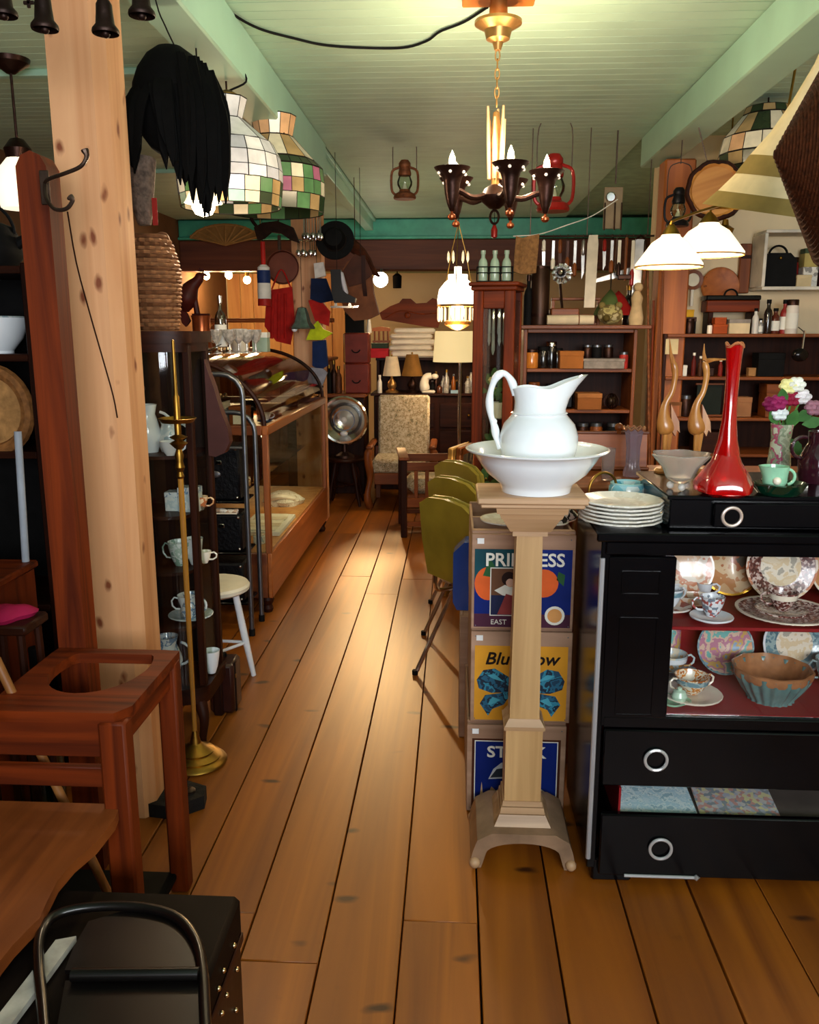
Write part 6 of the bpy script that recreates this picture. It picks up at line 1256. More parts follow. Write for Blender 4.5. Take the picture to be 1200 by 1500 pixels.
# ================================================================ kerosene lanterns hung from the ceiling
def lantern(label, x, ytop, ybot, Y, metal, wick=None, hook=True):
    b_ = W(x, ybot, Y); s = S(1, b_); h = (ybot - ytop) * s
    t = thing('kerosene_lantern', label, 'lantern', b_, 0, 'kerosene lanterns')
    r = h * 0.20
    put('tank', G().lathe([(0, 0), (r * 1.45, 0), (r * 1.55, h * 0.04), (r * 1.4, h * 0.13), (r * 0.8, h * 0.19), (r * 0.7, h * 0.25), (0, h * 0.25)], 20), metal, t)
    put('globe', G().lathe([(r * 0.7, h * 0.25), (r * 1.0, h * 0.36), (r * 1.05, h * 0.45), (r * 0.75, h * 0.6)], 18), glass('lantern_globe', (0.9, 0.95, 0.9), 0.15), t)
    put('burner', G().lathe([(0, h * 0.25), (r * 0.4, h * 0.25), (r * 0.3, h * 0.33), (r * 0.12, h * 0.42), (0, h * 0.48)], 12), CREAM if wick is None else wick, t)
    put('chimney_cap', G().lathe([(r * 0.85, h * 0.6), (r * 0.9, h * 0.66), (r * 0.7, h * 0.80), (r * 0.8, h * 0.84), (r * 0.8, h * 0.92), (r * 0.5, h), (0, h)], 18), metal, t)
    for s_ in (-1, 1): put('side_tube', G().tube(bez([(s_ * r * 1.2, 0, h * 0.1), (s_ * r * 1.75, 0, h * 0.25), (s_ * r * 1.7, 0, h * 0.7), (s_ * r * 0.7, 0, h * 0.82)], 14), r * 0.17, 7), metal, t)
    put('bail', G().tube(bez([(-r * 1.6, 0, h * 0.7), (-r * 1.5, 0, h * 1.45), (-r * 0.5, 0, h * 1.62), (r * 0.5, 0, h * 1.62), (r * 1.5, 0, h * 1.45), (r * 1.6, 0, h * 0.7)], 24), 0.003, 5), IRON, t)
    if hook: put('ceiling_hook', G().tube([(0, 0, h * 1.6), (0, 0, 2.6695 - b_.z)], 0.003, 5), IRON, t)
    return t
RUST = plain('rusty_tin', '7a4526', 0.6, 0.5, 0.4, 40, bump=0.3); REDT = plain('red_enamel', '9c1712', 0.35, 0.2, 0.2, 10, coat=0.3)
lantern('rusty brown kerosene lantern hanging from the green ceiling', 593, 238, 292, 5.9, RUST)
lantern('red enamelled kerosene lantern hanging behind the chandelier', 810, 231, 310, 5.3, REDT)

# ================================================================ olive vinyl chairs in a row, backs to the aisle
OLIVE = plain('olive_vinyl', '94822c', 0.3, 0, 0.18, 8, bump=0.1, coat=0.35)
def vchair(label, x, y, rz):
    t = thing('vinyl_chair', label, 'chair', (x, y, 0), rz, 'olive vinyl chairs in a row')
    # local: seat faces +x, back at x = 0
    bp_ = [(-0.01, -0.19, 0.46), (-0.035, -0.2, 0.62), (-0.055, -0.19, 0.78), (-0.05, -0.12, 0.815), (-0.045, 0, 0.825), (-0.05, 0.12, 0.815), (-0.055, 0.19, 0.78), (-0.035, 0.2, 0.62), (-0.01, 0.19, 0.46)]
    g_ = G(); n_ = len(bp_)
    def off(p, d): return (p[0] + d, p[1], p[2])
    cz = [(-0.03, 0.0, 0.62)]
    vs = [off(p, -0.02 - 0.02 * math.cos(p[1] * 7)) for p in bp_] + [off(p, 0.02) for p in bp_]
    fs = [tuple(range(n_)), tuple(range(2 * n_ - 1, n_ - 1, -1))] + [(i, (i + 1) % n_, n_ + (i + 1) % n_, n_ + i) for i in range(n_)]
    g_.add(vs, fs); bk = put('backrest', g_, OLIVE, t)
    put('piping', G().tube([off(p, 0.0) for p in bp_], 0.008, 6, True), plain('olive_piping', '8a7d34', 0.25, coat=0.4), bk)
    for k2 in range(9): put('tack', G().ball((0.024 - 0.045 * (k2 / 8), -0.192, 0.48 + 0.28 * k2 / 8), 0.005, 6), BRASS, bk)
    put('seat', G().box((0.22, 0, 0.445), (0.42, 0.40, 0.06), 0.025), OLIVE, t)
    for s in (-1, 1):
        put('back_tube', G().tube(bez([(-0.03, s * 0.17, 0.62), (-0.005, s * 0.175, 0.47), (0.0, s * 0.175, 0.40), (0.04, s * 0.175, 0.375), (0.22, s * 0.17, 0.385), (0.40, s * 0.17, 0.40)], 20), 0.010, 8), CHROME, t)
        put('leg', G().tube([(0.10, s * 0.165, 0.385), (-0.10, s * 0.19, 0.0)], 0.0105, 8), CHROME, t); put('leg', G().tube([(0.34, s * 0.165, 0.395), (0.42, s * 0.19, 0.0)], 0.0105, 8), CHROME, t)
        for xx in (-0.10, 0.42): put('leg_cap', G().lathe([(0, 0), (0.013, 0), (0.013, 0.02), (0, 0.02)], 10, c=(xx, s * 0.19, 0)), MATTE, t)
    return t
vchair('olive green vinyl chair with chrome legs, first in the row from the crates', 0.03, 3.48, R(36))
vchair('olive green vinyl chair with chrome legs, second in the row', 0.05, 3.99, R(36))
vchair('olive green vinyl chair with chrome legs, last in the row', 0.07, 4.50, R(36))
# blue tin on the first chair
bt = thing('blue_tin', 'blue round-cornered tin with a white label and red side on the plain crate', 'tin', (0.105, 3.09, 0.4812), R(-4))
pl = [(-0.10, 0.03), (-0.085, 0.0), (0.085, 0.0), (0.10, 0.03), (0.10, 0.22), (0.06, 0.26), (-0.06, 0.26), (-0.10, 0.22)]
put('body', G().prism(pl, 0.10, 'xz'), plain('tin_blue', '17459a', 0.25, 0.1, 0.1, 8, coat=0.5), bt); put('white_label', G().box((0.03, -0.0505, 0.09), (0.12, 0.001, 0.12), 0), PAPERW, bt); put('red_side', G().box((-0.1005, 0, 0.09), (0.001, 0.07, 0.10), 0), plain('tin_red', 'b5241c', 0.35), bt)
# plain crates behind the labelled ones
t = thing('plain_crate', 'plain wooden crate stood on end behind the labelled fruit crates', 'crate', (0.185, 2.98, 0.0005))
for sx in (-1, 1): put('side_panel', G().box((sx * 0.15, 0.15, 0.24), (0.012, 0.25, 0.478), 0.002), CRWY, t)
for yy in (0.006, 0.28): put('face_panel', G().box((0, yy, 0.24), (0.312, 0.012, 0.478), 0.002), CRW, t)
put('lid', G().box((0, 0.15, 0.474), (0.286, 0.27, 0.012), 0.002), CRW, t)
# frames leaning by the chairs
for i, (x, y, m, lab) in enumerate(((684, 640, 'c9964a', 'gilt picture frame seen edge-on leaning behind the olive chairs'), (692, 700, '8a4a1c', 'brown picture frame leaning beside the gilt one'))):
    bq = WZ(688 + 3 * i, 800, 0.0); t = thing('picture_frame', lab, 'picture frame', (0.0 + 0.045 * i, 4.85 + 0.03 * i, 0), R(-75), None, None)
    t.rotation_euler = (R(-2), 0, R(-110))
    M_ = plain('frame_' + m, m, 0.4, 0.3)
    for a, b, c_, d_ in ((0, 0.02, 0.28, 0.05), (0, 0.83, 0.28, 0.05)): put('rail', G().box((a, 0, b + 0.01), (c_, 0.03, d_), 0.006), M_, t)
    for s in (-1, 1): put('stile', G().box((s * 0.115, 0, 0.43), (0.05, 0.03, 0.86), 0.006), M_, t)
    put('picture', G().box((0, 0.008, 0.43), (0.2, 0.006, 0.78), 0), pattern('old_print', ['4a3a2a', '6a5a40', '2a2018'], 8, 0.6, 'noise'), t)

# ================================================================ slatted mission armchair
mc = thing('mission_armchair', 'brown slatted wooden armchair with a flowered cushion in the aisle end', 'chair', (-0.14, 6.42, 0), R(6))
for sx in (-1, 1):
    for sy in (-1, 1): put('leg', G().box((sx * 0.25, sy * 0.23, 0.29), (0.045, 0.045, 0.58), 0.004), DARKW, mc)
    put('arm', G().box((sx * 0.25, 0, 0.592), (0.075, 0.56, 0.022), 0.005), OAKY, mc)
for y, nm in ((-0.23, 'front'), (0.23, 'rear')):
    put('rail', G().box((0, y, 0.53), (0.46, 0.022, 0.06), 0.003), OAKX, mc); put('rail', G().box((0, y, 0.26), (0.46, 0.022, 0.07), 0.003), OAKX, mc); put('rail', G().box((0, y, 0.10), (0.46, 0.02, 0.035), 0.003), OAKX, mc)
for k_ in range(5): put('slat', G().box((-0.16 + k_ * 0.08, -0.23, 0.395), (0.028, 0.012, 0.22), 0.002), OAK, mc)
put('seat_board', G().box((0, 0, 0.30), (0.45, 0.42, 0.03), 0.004), OAKX, mc)
FLOR = pattern('floral_tapestry', ['c9bda6', 'b9a98c', 'c2b59c', '8f7a58', 'bfae90', '7a7054'], 42, 0.85, 'noise')
put('cushion', G().box((-0.02, 0.0, 0.37), (0.40, 0.40, 0.11), 0.045), FLOR, mc, label='flowered seat cushion')

# ================================================================ floral high-back armchair
fa = thing('tapestry_armchair', 'high-back armchair covered in floral tapestry with curved wooden arms', 'chair', (-0.45, 7.45, 0))
put('back', G().box((0, 0.22, 0.63), (0.46, 0.10, 0.62), 0.02, rot=(R(-8), 0, 0)), FLOR, fa, label='floral tapestry back'); put('seat', G().box((-0.03, -0.02, 0.36), (0.46, 0.46, 0.13), 0.03), FLOR, fa, label='floral tapestry seat')
put('front_rail', G().box((0, -0.24, 0.26), (0.46, 0.03, 0.10), 0.004), OAKX, fa)
for s in (-1, 1):
    put('arm_post', G().tube(bez([(s * 0.27, -0.24, 0.0), (s * 0.29, -0.26, 0.12), (s * 0.265, -0.24, 0.28), (s * 0.285, -0.26, 0.44), (s * 0.27, -0.24, 0.52)], 20), [0.03, 0.032, 0.035, 0.036, 0.034, 0.03, 0.026, 0.024, 0.024, 0.026, 0.03, 0.034, 0.036, 0.036, 0.034, 0.032, 0.034, 0.036, 0.034, 0.03, 0.02][:21], 10), OAK, fa)
    put('arm_rest', G().box((s * 0.27, 0.0, 0.53), (0.06, 0.54, 0.035), 0.012), OAKY, fa); put('rear_leg', G().box((s * 0.24, 0.24, 0.24), (0.045, 0.045, 0.48), 0.004), OAK, fa)

# ================================================================ headlamp on a turned stool
hs = thing('turned_stool', 'small dark turned-leg stool under the big headlamp', 'stool', (-0.955, 7.40, 0))
put('seat', G().lathe([(0, 0.385), (0.16, 0.385), (0.17, 0.4), (0.165, 0.415), (0, 0.418)], 28), DARKWX, hs)
for a in (45, 135, 225, 315):
    ca, sa = math.cos(R(a)), math.sin(R(a)); put('leg', G().tube([(0.10 * ca, 0.10 * sa, 0.39), (0.13 * ca, 0.13 * sa, 0.27), (0.15 * ca, 0.15 * sa, 0.2), (0.17 * ca, 0.17 * sa, 0.1), (0.2 * ca, 0.2 * sa, 0.0)], [0.014, 0.024, 0.013, 0.02, 0.012], 10), DARKW, hs)
for a, b in ((45, 225), (135, 315)): put('stretcher', G().tube([(0.155 * math.cos(R(a)), 0.155 * math.sin(R(a)), 0.16 + 0.02 * (a > 90)), (0.155 * math.cos(R(b)), 0.155 * math.sin(R(b)), 0.16 + 0.02 * (a > 90))], 0.009, 8), DARKW, hs)
hl2 = thing('headlamp', 'big round vintage headlamp with chromed reflector standing on the stool', 'lamp', (-0.955, 7.38, 0.4185))
MH = Matrix.Translation((0, 0, 0.325)) @ Matrix.Rotation(R(90), 4, 'X')
put('base', G().lathe([(0, 0), (0.09, 0), (0.085, 0.02), (0.03, 0.05), (0.025, 0.12), (0.0, 0.12)], 20), AGED, hl2)
put('housing', G().lathe([(0.2, 0.03), (0.205, 0.0), (0.19, -0.08), (0.12, -0.14), (0, -0.16)], 32, MH), AGED, hl2)
put('rim', G().lathe([(0.18, 0.03), (0.2, 0.02), (0.212, 0.035), (0.2, 0.05), (0.182, 0.045), (0.18, 0.03)], 36, MH), CHROME, hl2)
put('reflector', G().lathe([(0.185, 0.035), (0.15, 0.0), (0.09, -0.035), (0, -0.06)], 32, MH), plain('mirror_reflector', 'e8e6e0', 0.15, 1.0, 0.15, 12), hl2)
put('lens_ring', G().lathe([(0.085, 0.0), (0.095, 0.0), (0.095, 0.012), (0.085, 0.012)], 24, MH), STEEL, hl2); put('bulb', G().ball((0, -0.02, 0.325), 0.03, 12), plain('bulb_glass', 'efeadf', 0.1, coat=0.5), hl2); put('inner_lamp', G().ball((0.0, -0.03, 0.21), 0.035, 12, sz=0.7), WHITEC, hl2)

# ================================================================ dark dresser with hutch, lamps, linen
dr = thing('dark_dresser', 'long dark wooden dresser with an upper shelf across the back of the aisle', 'dresser', (-0.165, 8.35, 0))
put('body', G().box((0, 0, 0.45), (1.2, 0.46, 0.9), 0.006), DARKW, dr); put('top', G().box((0, -0.01, 0.912), (1.26, 0.5, 0.024), 0.005), DARKWX, dr)
for r_i in range(3):
    for s in (-1, 1):
        d_ = put('drawer', G().box((s * 0.30, -0.235, 0.2 + r_i * 0.26), (0.55, 0.02, 0.23), 0.005), DARKWX, dr); put('knob', G().ball((s * 0.30, -0.258, 0.2 + r_i * 0.26), 0.016, 8), BRASS, d_)
for s in (-1, 1): put('hutch_side', G().box((s * 0.58, 0.13, 1.075), (0.03, 0.2, 0.30), 0.003), DARKW, dr)
put('hutch_shelf', G().box((0, 0.115, 1.235), (1.2, 0.25, 0.025), 0.003), DARKWX, dr); put('hutch_back', G().box((0, 0.235, 1.075), (1.15, 0.015, 0.31), 0), DARKW, dr)
HZ, DZ = 1.2480, 0.9244
def dk(x, Y, z): return (W(x, 500, Y).x, Y, z)
LIN = plain('white_linen', 'e9dfcd', 0.85, 0, 0.1, 8, bump=0.15)
for i, (w, h, lab) in enumerate(((0.44, 0.065, 'bottom folded white linen on the hutch, its edge hanging down'), (0.42, 0.05, 'second folded linen from the bottom of the pile'), (0.43, 0.06, 'third folded linen of the pile, cream coloured'), (0.41, 0.05, 'fourth folded linen of the pile'), (0.40, 0.055, 'topmost folded linen of the pile under the brown board'))):
    z = HZ + sum((0.065, 0.05, 0.06, 0.05, 0.055)[:i]) + 0.0003 * i
    t = thing('folded_linen', lab, 'linen', dk(605 + (2, -3, 1, -2, 3)[i], 8.47, z), 0, 'linens folded on the hutch')
    put('fold', G().box((0, 0, h / 2), (w, 0.22, h - 0.002), 0.018), LIN, t); put('hem', G().box((0, -0.111, h * 0.25), (w * 0.96, 0.004, 0.006), 0), plain('linen_hem', 'b9a184', 0.8), t)
cbx = thing('carved_board', 'large carved brown wooden board with humped outline above the linen pile', 'carved board', dk(602, 8.42, 1.5295))
P = [W(x, y, 8.42) for x, y in ((556, 440), (572, 430), (585, 425), (590, 419), (602, 419), (610, 426), (625, 425), (634, 418), (646, 422), (648, 445), (642, 462), (622, 460), (598, 456), (575, 452), (560, 450))]
c0 = cbx.location; zmin = min(p.z for p in P)
put('board', G().prism([(p.x - c0.x, p.z - zmin) for p in P], 0.06, 'xz'), wood('carved_brown', '45190a', '713012', 'x', 0.6, 0.55, spec=0.15), cbx)
put('boss', G().ball((-0.03, -0.04, 0.12), 0.03, 10, sy=0.5), REDW, cbx); put('carved_line', G().tube(bez([(-0.25, -0.032, 0.09), (-0.1, -0.032, 0.16), (0.1, -0.032, 0.13), (0.25, -0.032, 0.14)], 14), 0.006, 6), REDW, cbx)
red = carton('bright red flat box on the hutch beside the linen', dk(557, 8.38, HZ), (0.17, 0.2, 0.09), plain('red_box', 'b0222a', 0.6), None)
carton('dark green book box on top of the red box', (red.location.x, 8.38, HZ + 0.0905), (0.16, 0.18, 0.05), plain('green_box', '2c3a2c', 0.6), None)
sb = thing('spindle_back', 'small orange wooden spindle chair back stood on the hutch boxes', 'chair back', (red.location.x + 0.01, 8.40, HZ + 0.1412))
for k_ in range(4): put('spindle', G().tube([(-0.065 + k_ * 0.043, 0, 0.0), (-0.065 + k_ * 0.043, 0, 0.12)], 0.009, 7), OAK, sb)
put('crest', G().prism([(-0.09, 0.11), (0.09, 0.11), (0.085, 0.14), (0.0, 0.155), (-0.085, 0.14)], 0.02, 'xz'), RPOST, sb); put('foot_rail', G().box((0, 0, 0.012), (0.17, 0.025, 0.022), 0.003), OAKX, sb)
def tlamp(label, x, Y, z, w0, w1, hs_, hb, mat, bmat, lit=0.0):
    t = thing('table_lamp', label, 'lamp', dk(x, Y, z)); put('base', G().lathe([(0, 0), (0.06, 0), (0.062, 0.015), (0.03, 0.035), (0.045, hb * 0.4), (0.04, hb * 0.6), (0.012, hb * 0.85), (0.01, hb + 0.02), (0, hb + 0.02)], 18), bmat, t)
    put('shade', G().lathe([(w1, hb), (w0, hb + hs_), (w0 - 0.003, hb + hs_), (w1 - 0.003, hb)], 28, flute=lambda a, zz: 1 + 0.02 * math.cos(16 * a)), mat, t); put('finial', G().ball((0, 0, hb + hs_ + 0.012), 0.01, 8).tube([(0, 0, hb), (0, 0, hb + hs_ + 0.01)], 0.003, 5), BRASS, t); return t
tlamp('small table lamp with pleated cream shade and ornate base on the dark dresser', 574, 8.19, DZ, 0.055, 0.085, 0.18, 0.16, plain('cream_shade', 'cdb795', 0.8, 0, 0.1, 20, emit='e0c090', estr=0.15), GOLD)
tlamp('table lamp with wide brown shade on the dark dresser', 604, 8.19, DZ, 0.055, 0.10, 0.2, 0.16, plain('brown_shade', '7d5526', 0.8, 0, 0.15, 20, emit='8a5a20', estr=0.15), AGED)
dg_ = thing('pottery_dog', 'cream pottery dog figurine on the dark dresser', 'figurine', dk(628, 8.13, DZ))
put('body', G().tube(bez([(-0.03, 0, 0.03), (-0.04, 0, 0.09), (-0.02, 0, 0.15), (0.03, 0, 0.165)], 12), [0.045, 0.05, 0.05, 0.048, 0.045, 0.042, 0.04, 0.038, 0.036, 0.035, 0.034, 0.032, 0.028][:13], 10), CREAM, dg_); put('muzzle', G().ball((0.06, 0, 0.158), 0.028, 10, sx=1.3), CREAM, dg_); put('paws', G().box((0.0, 0, 0.015), (0.13, 0.07, 0.03), 0.012), CREAM, dg_)
bottle('white candle in a stick at the end of the dark dresser', dk(556, 8.14, DZ), 0.022, 0.17, CREAM, CREAM, 0.5, 'candle', 'candle')
for i in range(14):
    x = 634 + i * 5.2; h = (0.12, 0.2, 0.09, 0.16, 0.22, 0.11, 0.18)[i % 7]
    bottle(['small dark glass bottle', 'tall slim dark bottle', 'squat brown bottle', 'clear stoppered bottle', 'tall clear scent bottle', 'squat clear bottle', 'amber medicine bottle'][i % 7] + (' on the dresser behind the pottery dog, front row' if i < 7 else ' on the dresser under the drum lamp, back row'), (W(x, 500, 8.2).x, 8.17 + 0.06 * (i % 2), DZ), 0.022 + 0.004 * (i % 3), h, (MATTE, AGED, plain('brown_glass', '4a2412', 0.1, coat=0.5), CUT, CUT, plain('dark_glass', '1c1614', 0.1, coat=0.5), plain('amber_glass', '8a4a14', 0.1, coat=0.5))[i % 7], (CHROME, BRASS, MATTE)[i % 3], 0.4, group='bottles on the dark dresser')
carton('small pale blue box at the front edge of the dark dresser', dk(667, 8.13, DZ), (0.08, 0.05, 0.03), plain('pale_blue_card', '8fb0c8', 0.6))

# suitcases on a chest
qc = thing('low_chest', 'plain dark chest carrying the stacked suitcases', 'chest', (-1.195, 8.1, 0))
put('body', G().box((0, 0, 0.45), (0.72, 0.45, 0.9), 0.005), DARKW, qc); put('lid', G().box((0, 0, 0.917), (0.76, 0.5, 0.032), 0.006), OAKX, qc)
SUIT = plain('maroon_suitcase', '6e2a1f', 0.45, 0, 0.15, 12)
sx_ = W(523, 540, 7.98).x
for i, (h, lab) in enumerate(((0.275, 'lower maroon suitcase of the two stacked on the dark chest'), (0.275, 'upper maroon suitcase of the two stacked on the dark chest'))):
    t = thing('suitcase', lab, 'suitcase', (sx_, 8.02, 0.9334 + i * 0.2755), 0, 'maroon suitcases'); put('body', G().box((0, 0, h / 2), (0.235, 0.2, h), 0.012), SUIT, t); put('handle', G().tube(arc((0, -0.105, h * 0.5), 0.04, 200, 340, 8), 0.006, 6), MATTE, t); put('seam', G().box((-0.105, -0.1005, h / 2), (0.004, 0.002, h), 0), BRASS, t)
carton('black box on top of the maroon suitcases', (sx_ - 0.01, 8.02, 1.4845), (0.18, 0.18, 0.22), MATTE, BLACK)
wf = thing('white_figurine', 'slim white standing figurine beside the black box', 'figurine', (sx_ + 0.115, 7.99, 1.4845)); put('body', G().lathe([(0, 0), (0.025, 0), (0.022, 0.06), (0.014, 0.12), (0.02, 0.16), (0.012, 0.19), (0, 0.195)], 14), CREAM, wf); put('head', G().ball((0, 0, 0.205), 0.016, 10), CREAM, wf)
for i, (x, h, lab, m) in enumerate(((482, 0.16, 'small dark bottle row end near the pennants', MATTE), (489, 0.2, 'brown stoppered bottle next to the pennants', AGED), (496, 0.15, 'amber bottle beside the suitcases', RUST), (476, 0.13, 'clear squat bottle by the grey pennant', CUT))):
    bottle(lab, (W(x, 540, 7.98).x, 7.98, 0.9334), 0.03, h + 0.1, m, BRASS, 0.4, group='bottles on the chest')

# ================================================================ hanging oil lamp, drum floor lamp
hp0 = W(670, 484, 7.55); ho = thing('hanging_oil_lamp', 'lit hanging oil lamp with white dome shade and crystal prisms', 'lamp', hp0); sp_ = S(1, hp0)
GLOW = plain('dome_glow', 'fff6e4', 0.3, 0, 0, 5, emit='fff0d4', estr=4.5)
put('font', G().lathe([(0, 0), (8 * sp_, 2 * sp_), (19 * sp_, 8 * sp_), (20 * sp_, 13 * sp_), (10 * sp_, 16 * sp_), (0, 16 * sp_)], 24), GOLD, ho)
put('dome_shade', G().lathe([(29 * sp_, 37 * sp_), (29.5 * sp_, 44 * sp_), (27 * sp_, 58 * sp_), (19 * sp_, 68 * sp_), (14 * sp_, 72 * sp_), (14 * sp_, 79 * sp_)], 32), GLOW, ho, label='glowing white glass dome')
put('chimney', G().lathe([(8 * sp_, 16 * sp_), (10 * sp_, 26 * sp_), (6 * sp_, 60 * sp_), (5 * sp_, 90 * sp_)], 16), plain('chimney_glow', 'fff6e4', 0.2, 0, 0, 5, emit='ffe9c4', estr=6), ho)
put('crown_ring', G().lathe([(28 * sp_, 34 * sp_), (30 * sp_, 34 * sp_), (30 * sp_, 37 * sp_), (28 * sp_, 37 * sp_)], 32), GOLD, ho)
for k_ in range(22):
    a = 2 * PI * k_ / 22; put('prism', G().lathe([(0, 12 * sp_), (1.6 * sp_, 16 * sp_), (1.6 * sp_, 31 * sp_), (0, 34 * sp_)], 5, c=(28 * sp_ * math.cos(a), 28 * sp_ * math.sin(a), 0)), plain('crystal_prism', 'f2e6cc', 0.08, 0, 0.1, 30, emit='ffe4b0', estr=0.9), ho)
for k_ in range(3):
    a = 2 * PI * k_ / 3 + 0.4; put('suspension_chain', G().tube([(28 * sp_ * math.cos(a), 28 * sp_ * math.sin(a), 37 * sp_), (12 * sp_ * math.cos(a), 12 * sp_ * math.sin(a), 110 * sp_), (0, 0, 150 * sp_)], 0.004, 5), BRASS, ho)
put('ceiling_chain', G().tube([(0, 0, 148 * sp_), (0, 0, 2.6695 - hp0.z)], 0.005, 5), AGED, ho)
for k_ in range(6): a = 2 * PI * k_ / 6; put('top_crystal', G().lathe([(0, 95 * sp_), (2 * sp_, 100 * sp_), (1.6 * sp_, 108 * sp_), (0, 112 * sp_)], 6, c=(14 * sp_ * math.cos(a), 14 * sp_ * math.sin(a), 0)), plain('crystal_prism', 'f2e6cc'), ho)
lamp('oil_lamp_light', 'POINT', (hp0.x, hp0.y, hp0.z + 0.02 - 0.06), 30, WARM2, 0.08)
fl0 = W(674, 530, 7.4); fl = thing('drum_floor_lamp', 'floor lamp with cream drum shade on a chrome pole below the oil lamp', 'lamp', (fl0.x, 7.4, 0)); sd = S(1, fl0)
put('base', G().lathe([(0, 0), (0.14, 0), (0.14, 0.015), (0.03, 0.03), (0, 0.03)], 24), STEEL, fl); put('pole', G().tube([(0.0, 0, 0.02), (0.0, 0, fl0.z + 0.08)], 0.014, 10), CHROME, fl)
put('drum_shade', G().lathe([(31 * sd, fl0.z - 0.0), (28 * sd, fl0.z + 44 * sd), (27.5 * sd, fl0.z + 44 * sd), (30.5 * sd, fl0.z)], 32, c=(-0.05, 0, 0)), plain('drum_glow', 'f2dcae', 0.8, 0, 0.04, 8, emit='f6d898', estr=0.85), fl, label='softly lit cream drum shade')
put('spider', G().tube([(-0.05 - 28 * sd, 0, fl0.z + 0.1), (-0.05 + 28 * sd, 0, fl0.z + 0.1)], 0.004, 5), BRASS, fl)
lamp('drum_light', 'POINT', (fl0.x - 0.05, 7.4, fl0.z + 0.03), 8, WARM2, 0.05)

# ================================================================ spotlight in the back room shining down the aisle
sp0 = W(558, 410, 9.3); sl = thing('flood_lamp', 'bright round floodlight fixed in the back room shining along the aisle', 'lamp', sp0)
put('lamp_face', G().ball((0, 0, 0), 0.075, 16), plain('flood_glow', 'fff8ea', 0.3, 0, 0, 5, emit='fff0d8', estr=40), sl); put('stem', G().tube([(0, 0.02, 0.06), (0, 0.05, 2.139 - sp0.z), (0, 0.24, 2.142 - sp0.z)], 0.012, 6), STEEL, sl)
put('hood', G().lathe([(0.08, -0.02), (0.07, 0.08), (0.03, 0.12), (0, 0.12)], 16, Matrix.Rotation(R(-90), 4, 'X')), STEEL, sl)
lamp('flood_light', 'SPOT', (sp0.x, sp0.y - 0.1, sp0.z - 0.02), 470, (1.0, 0.62, 0.26), 0.05, target=(-0.25, 4.0, 0.0), spot=34)
d2_ = W(582, 412, 10.5); ds_ = thing('dark_spotlamp', 'unlit dark spotlight on the back room ceiling beside the floodlight', 'lamp', d2_); put('can', G().lathe([(0.05, -0.08), (0.055, 0.06), (0.02, 0.09), (0, 0.09)], 16), MATTE, ds_); put('stem', G().tube([(0, 0, 0.08), (0, 0, 2.228 - d2_.z)], 0.008, 6), MATTE, ds_)
# ================================================================ tall glazed case with bottles on top
gx0, gx1, GY = W(700, 420, 4.92).x, W(764, 420, 4.92).x, 4.92
gw = gx1 - gx0
gcs = thing('tall_glass_case', 'tall narrow reddish wooden case with glass front behind the white pitcher', 'display case', ((gx0 + gx1) / 2, GY + 0.15, 0), R(-13))
GZ = W(733, 425, GY).z
for s in (-1, 1):
    put('front_stile', G().box((s * (gw / 2 - 0.032), -0.115, GZ / 2), (0.06, 0.03, GZ), 0.005), REDW, gcs); put('rear_stile', G().box((s * (gw / 2 - 0.02), 0.115, GZ / 2), (0.04, 0.03, GZ), 0.005), REDW, gcs)
    put('side_glass', G().box((s * (gw / 2 - 0.01), 0, GZ / 2), (0.004, 0.2, GZ - 0.1), 0), SMOKE, gcs)
put('head_rail', G().box((0, -0.115, GZ - 0.05), (gw - 0.12, 0.03, 0.10), 0.005), REDWX, gcs); put('cornice', G().box((0, 0, GZ + 0.012), (gw + 0.02, 0.28, 0.024), 0.006).box((0, 0, GZ + 0.035), (gw + 0.045, 0.30, 0.022), 0.006), REDWX, gcs)
put('base', G().box((0, 0, 0.05), (gw, 0.26, 0.10), 0.006), REDWX, gcs); put('back_board', G().box((0, 0.125, GZ / 2), (gw - 0.04, 0.012, GZ - 0.1), 0), DARKW, gcs)
put('front_glass', G().box((0, -0.11, GZ / 2), (gw - 0.12, 0.004, GZ - 0.2), 0), SMOKE, gcs)
for z in (1.0, 1.30): put('glass_shelf', G().box((0, 0, z), (gw - 0.05, 0.2, 0.006), 0), CLEAR, gcs)
pzc = thing('prism_lamp', 'crystal prism lustre hanging inside the tall glass case', 'lustre', (gcs.location.x, GY + 0.13, GZ - 0.06))
put('ring', G().tube([(0.05 * math.cos(a), 0.05 * math.sin(a), -0.02) for a in [2 * PI * k / 16 for k in range(16)]], 0.005, 6, True).tube([(0, 0, -0.02), (0, 0, 0.055)], 0.003, 5).tube([(-0.05, 0, -0.02), (0.05, 0, -0.02)], 0.003, 5), CHROME, pzc)
for k_ in range(9):
    a = 2 * PI * k_ / 9; put('prism', G().lathe([(0, -0.30 + 0.05 * (k_ % 3)), (0.010, -0.27 + 0.05 * (k_ % 3)), (0.006, -0.05), (0, -0.02)], 5, c=(0.05 * math.cos(a), 0.05 * math.sin(a), 0)), plain('clear_prism', 'd5dad8', 0.05, 0.3, 0.2, 20, trans=0.3), pzc)
fb_ = thing('silk_posy', 'posy of green leaves and cream silk flowers inside the tall glass case', 'flowers', (gcs.location.x, GY + 0.12, 1.0034))
put('pot', G().lathe([(0, 0), (0.04, 0), (0.05, 0.09), (0.045, 0.09), (0, 0.02)], 16), CREAM, fb_)
for k_ in range(18): put('leaf', leafg(random.uniform(-0.05, 0.05), random.uniform(-0.05, 0.02), 0.08 + random.uniform(0, 0.16), 0.07, 0.035, random.uniform(-1.4, 1.4), random.uniform(-0.5, 0.5)), plain('posy_green', '4a6a34', 0.6, 0, 0.4, 20), fb_)
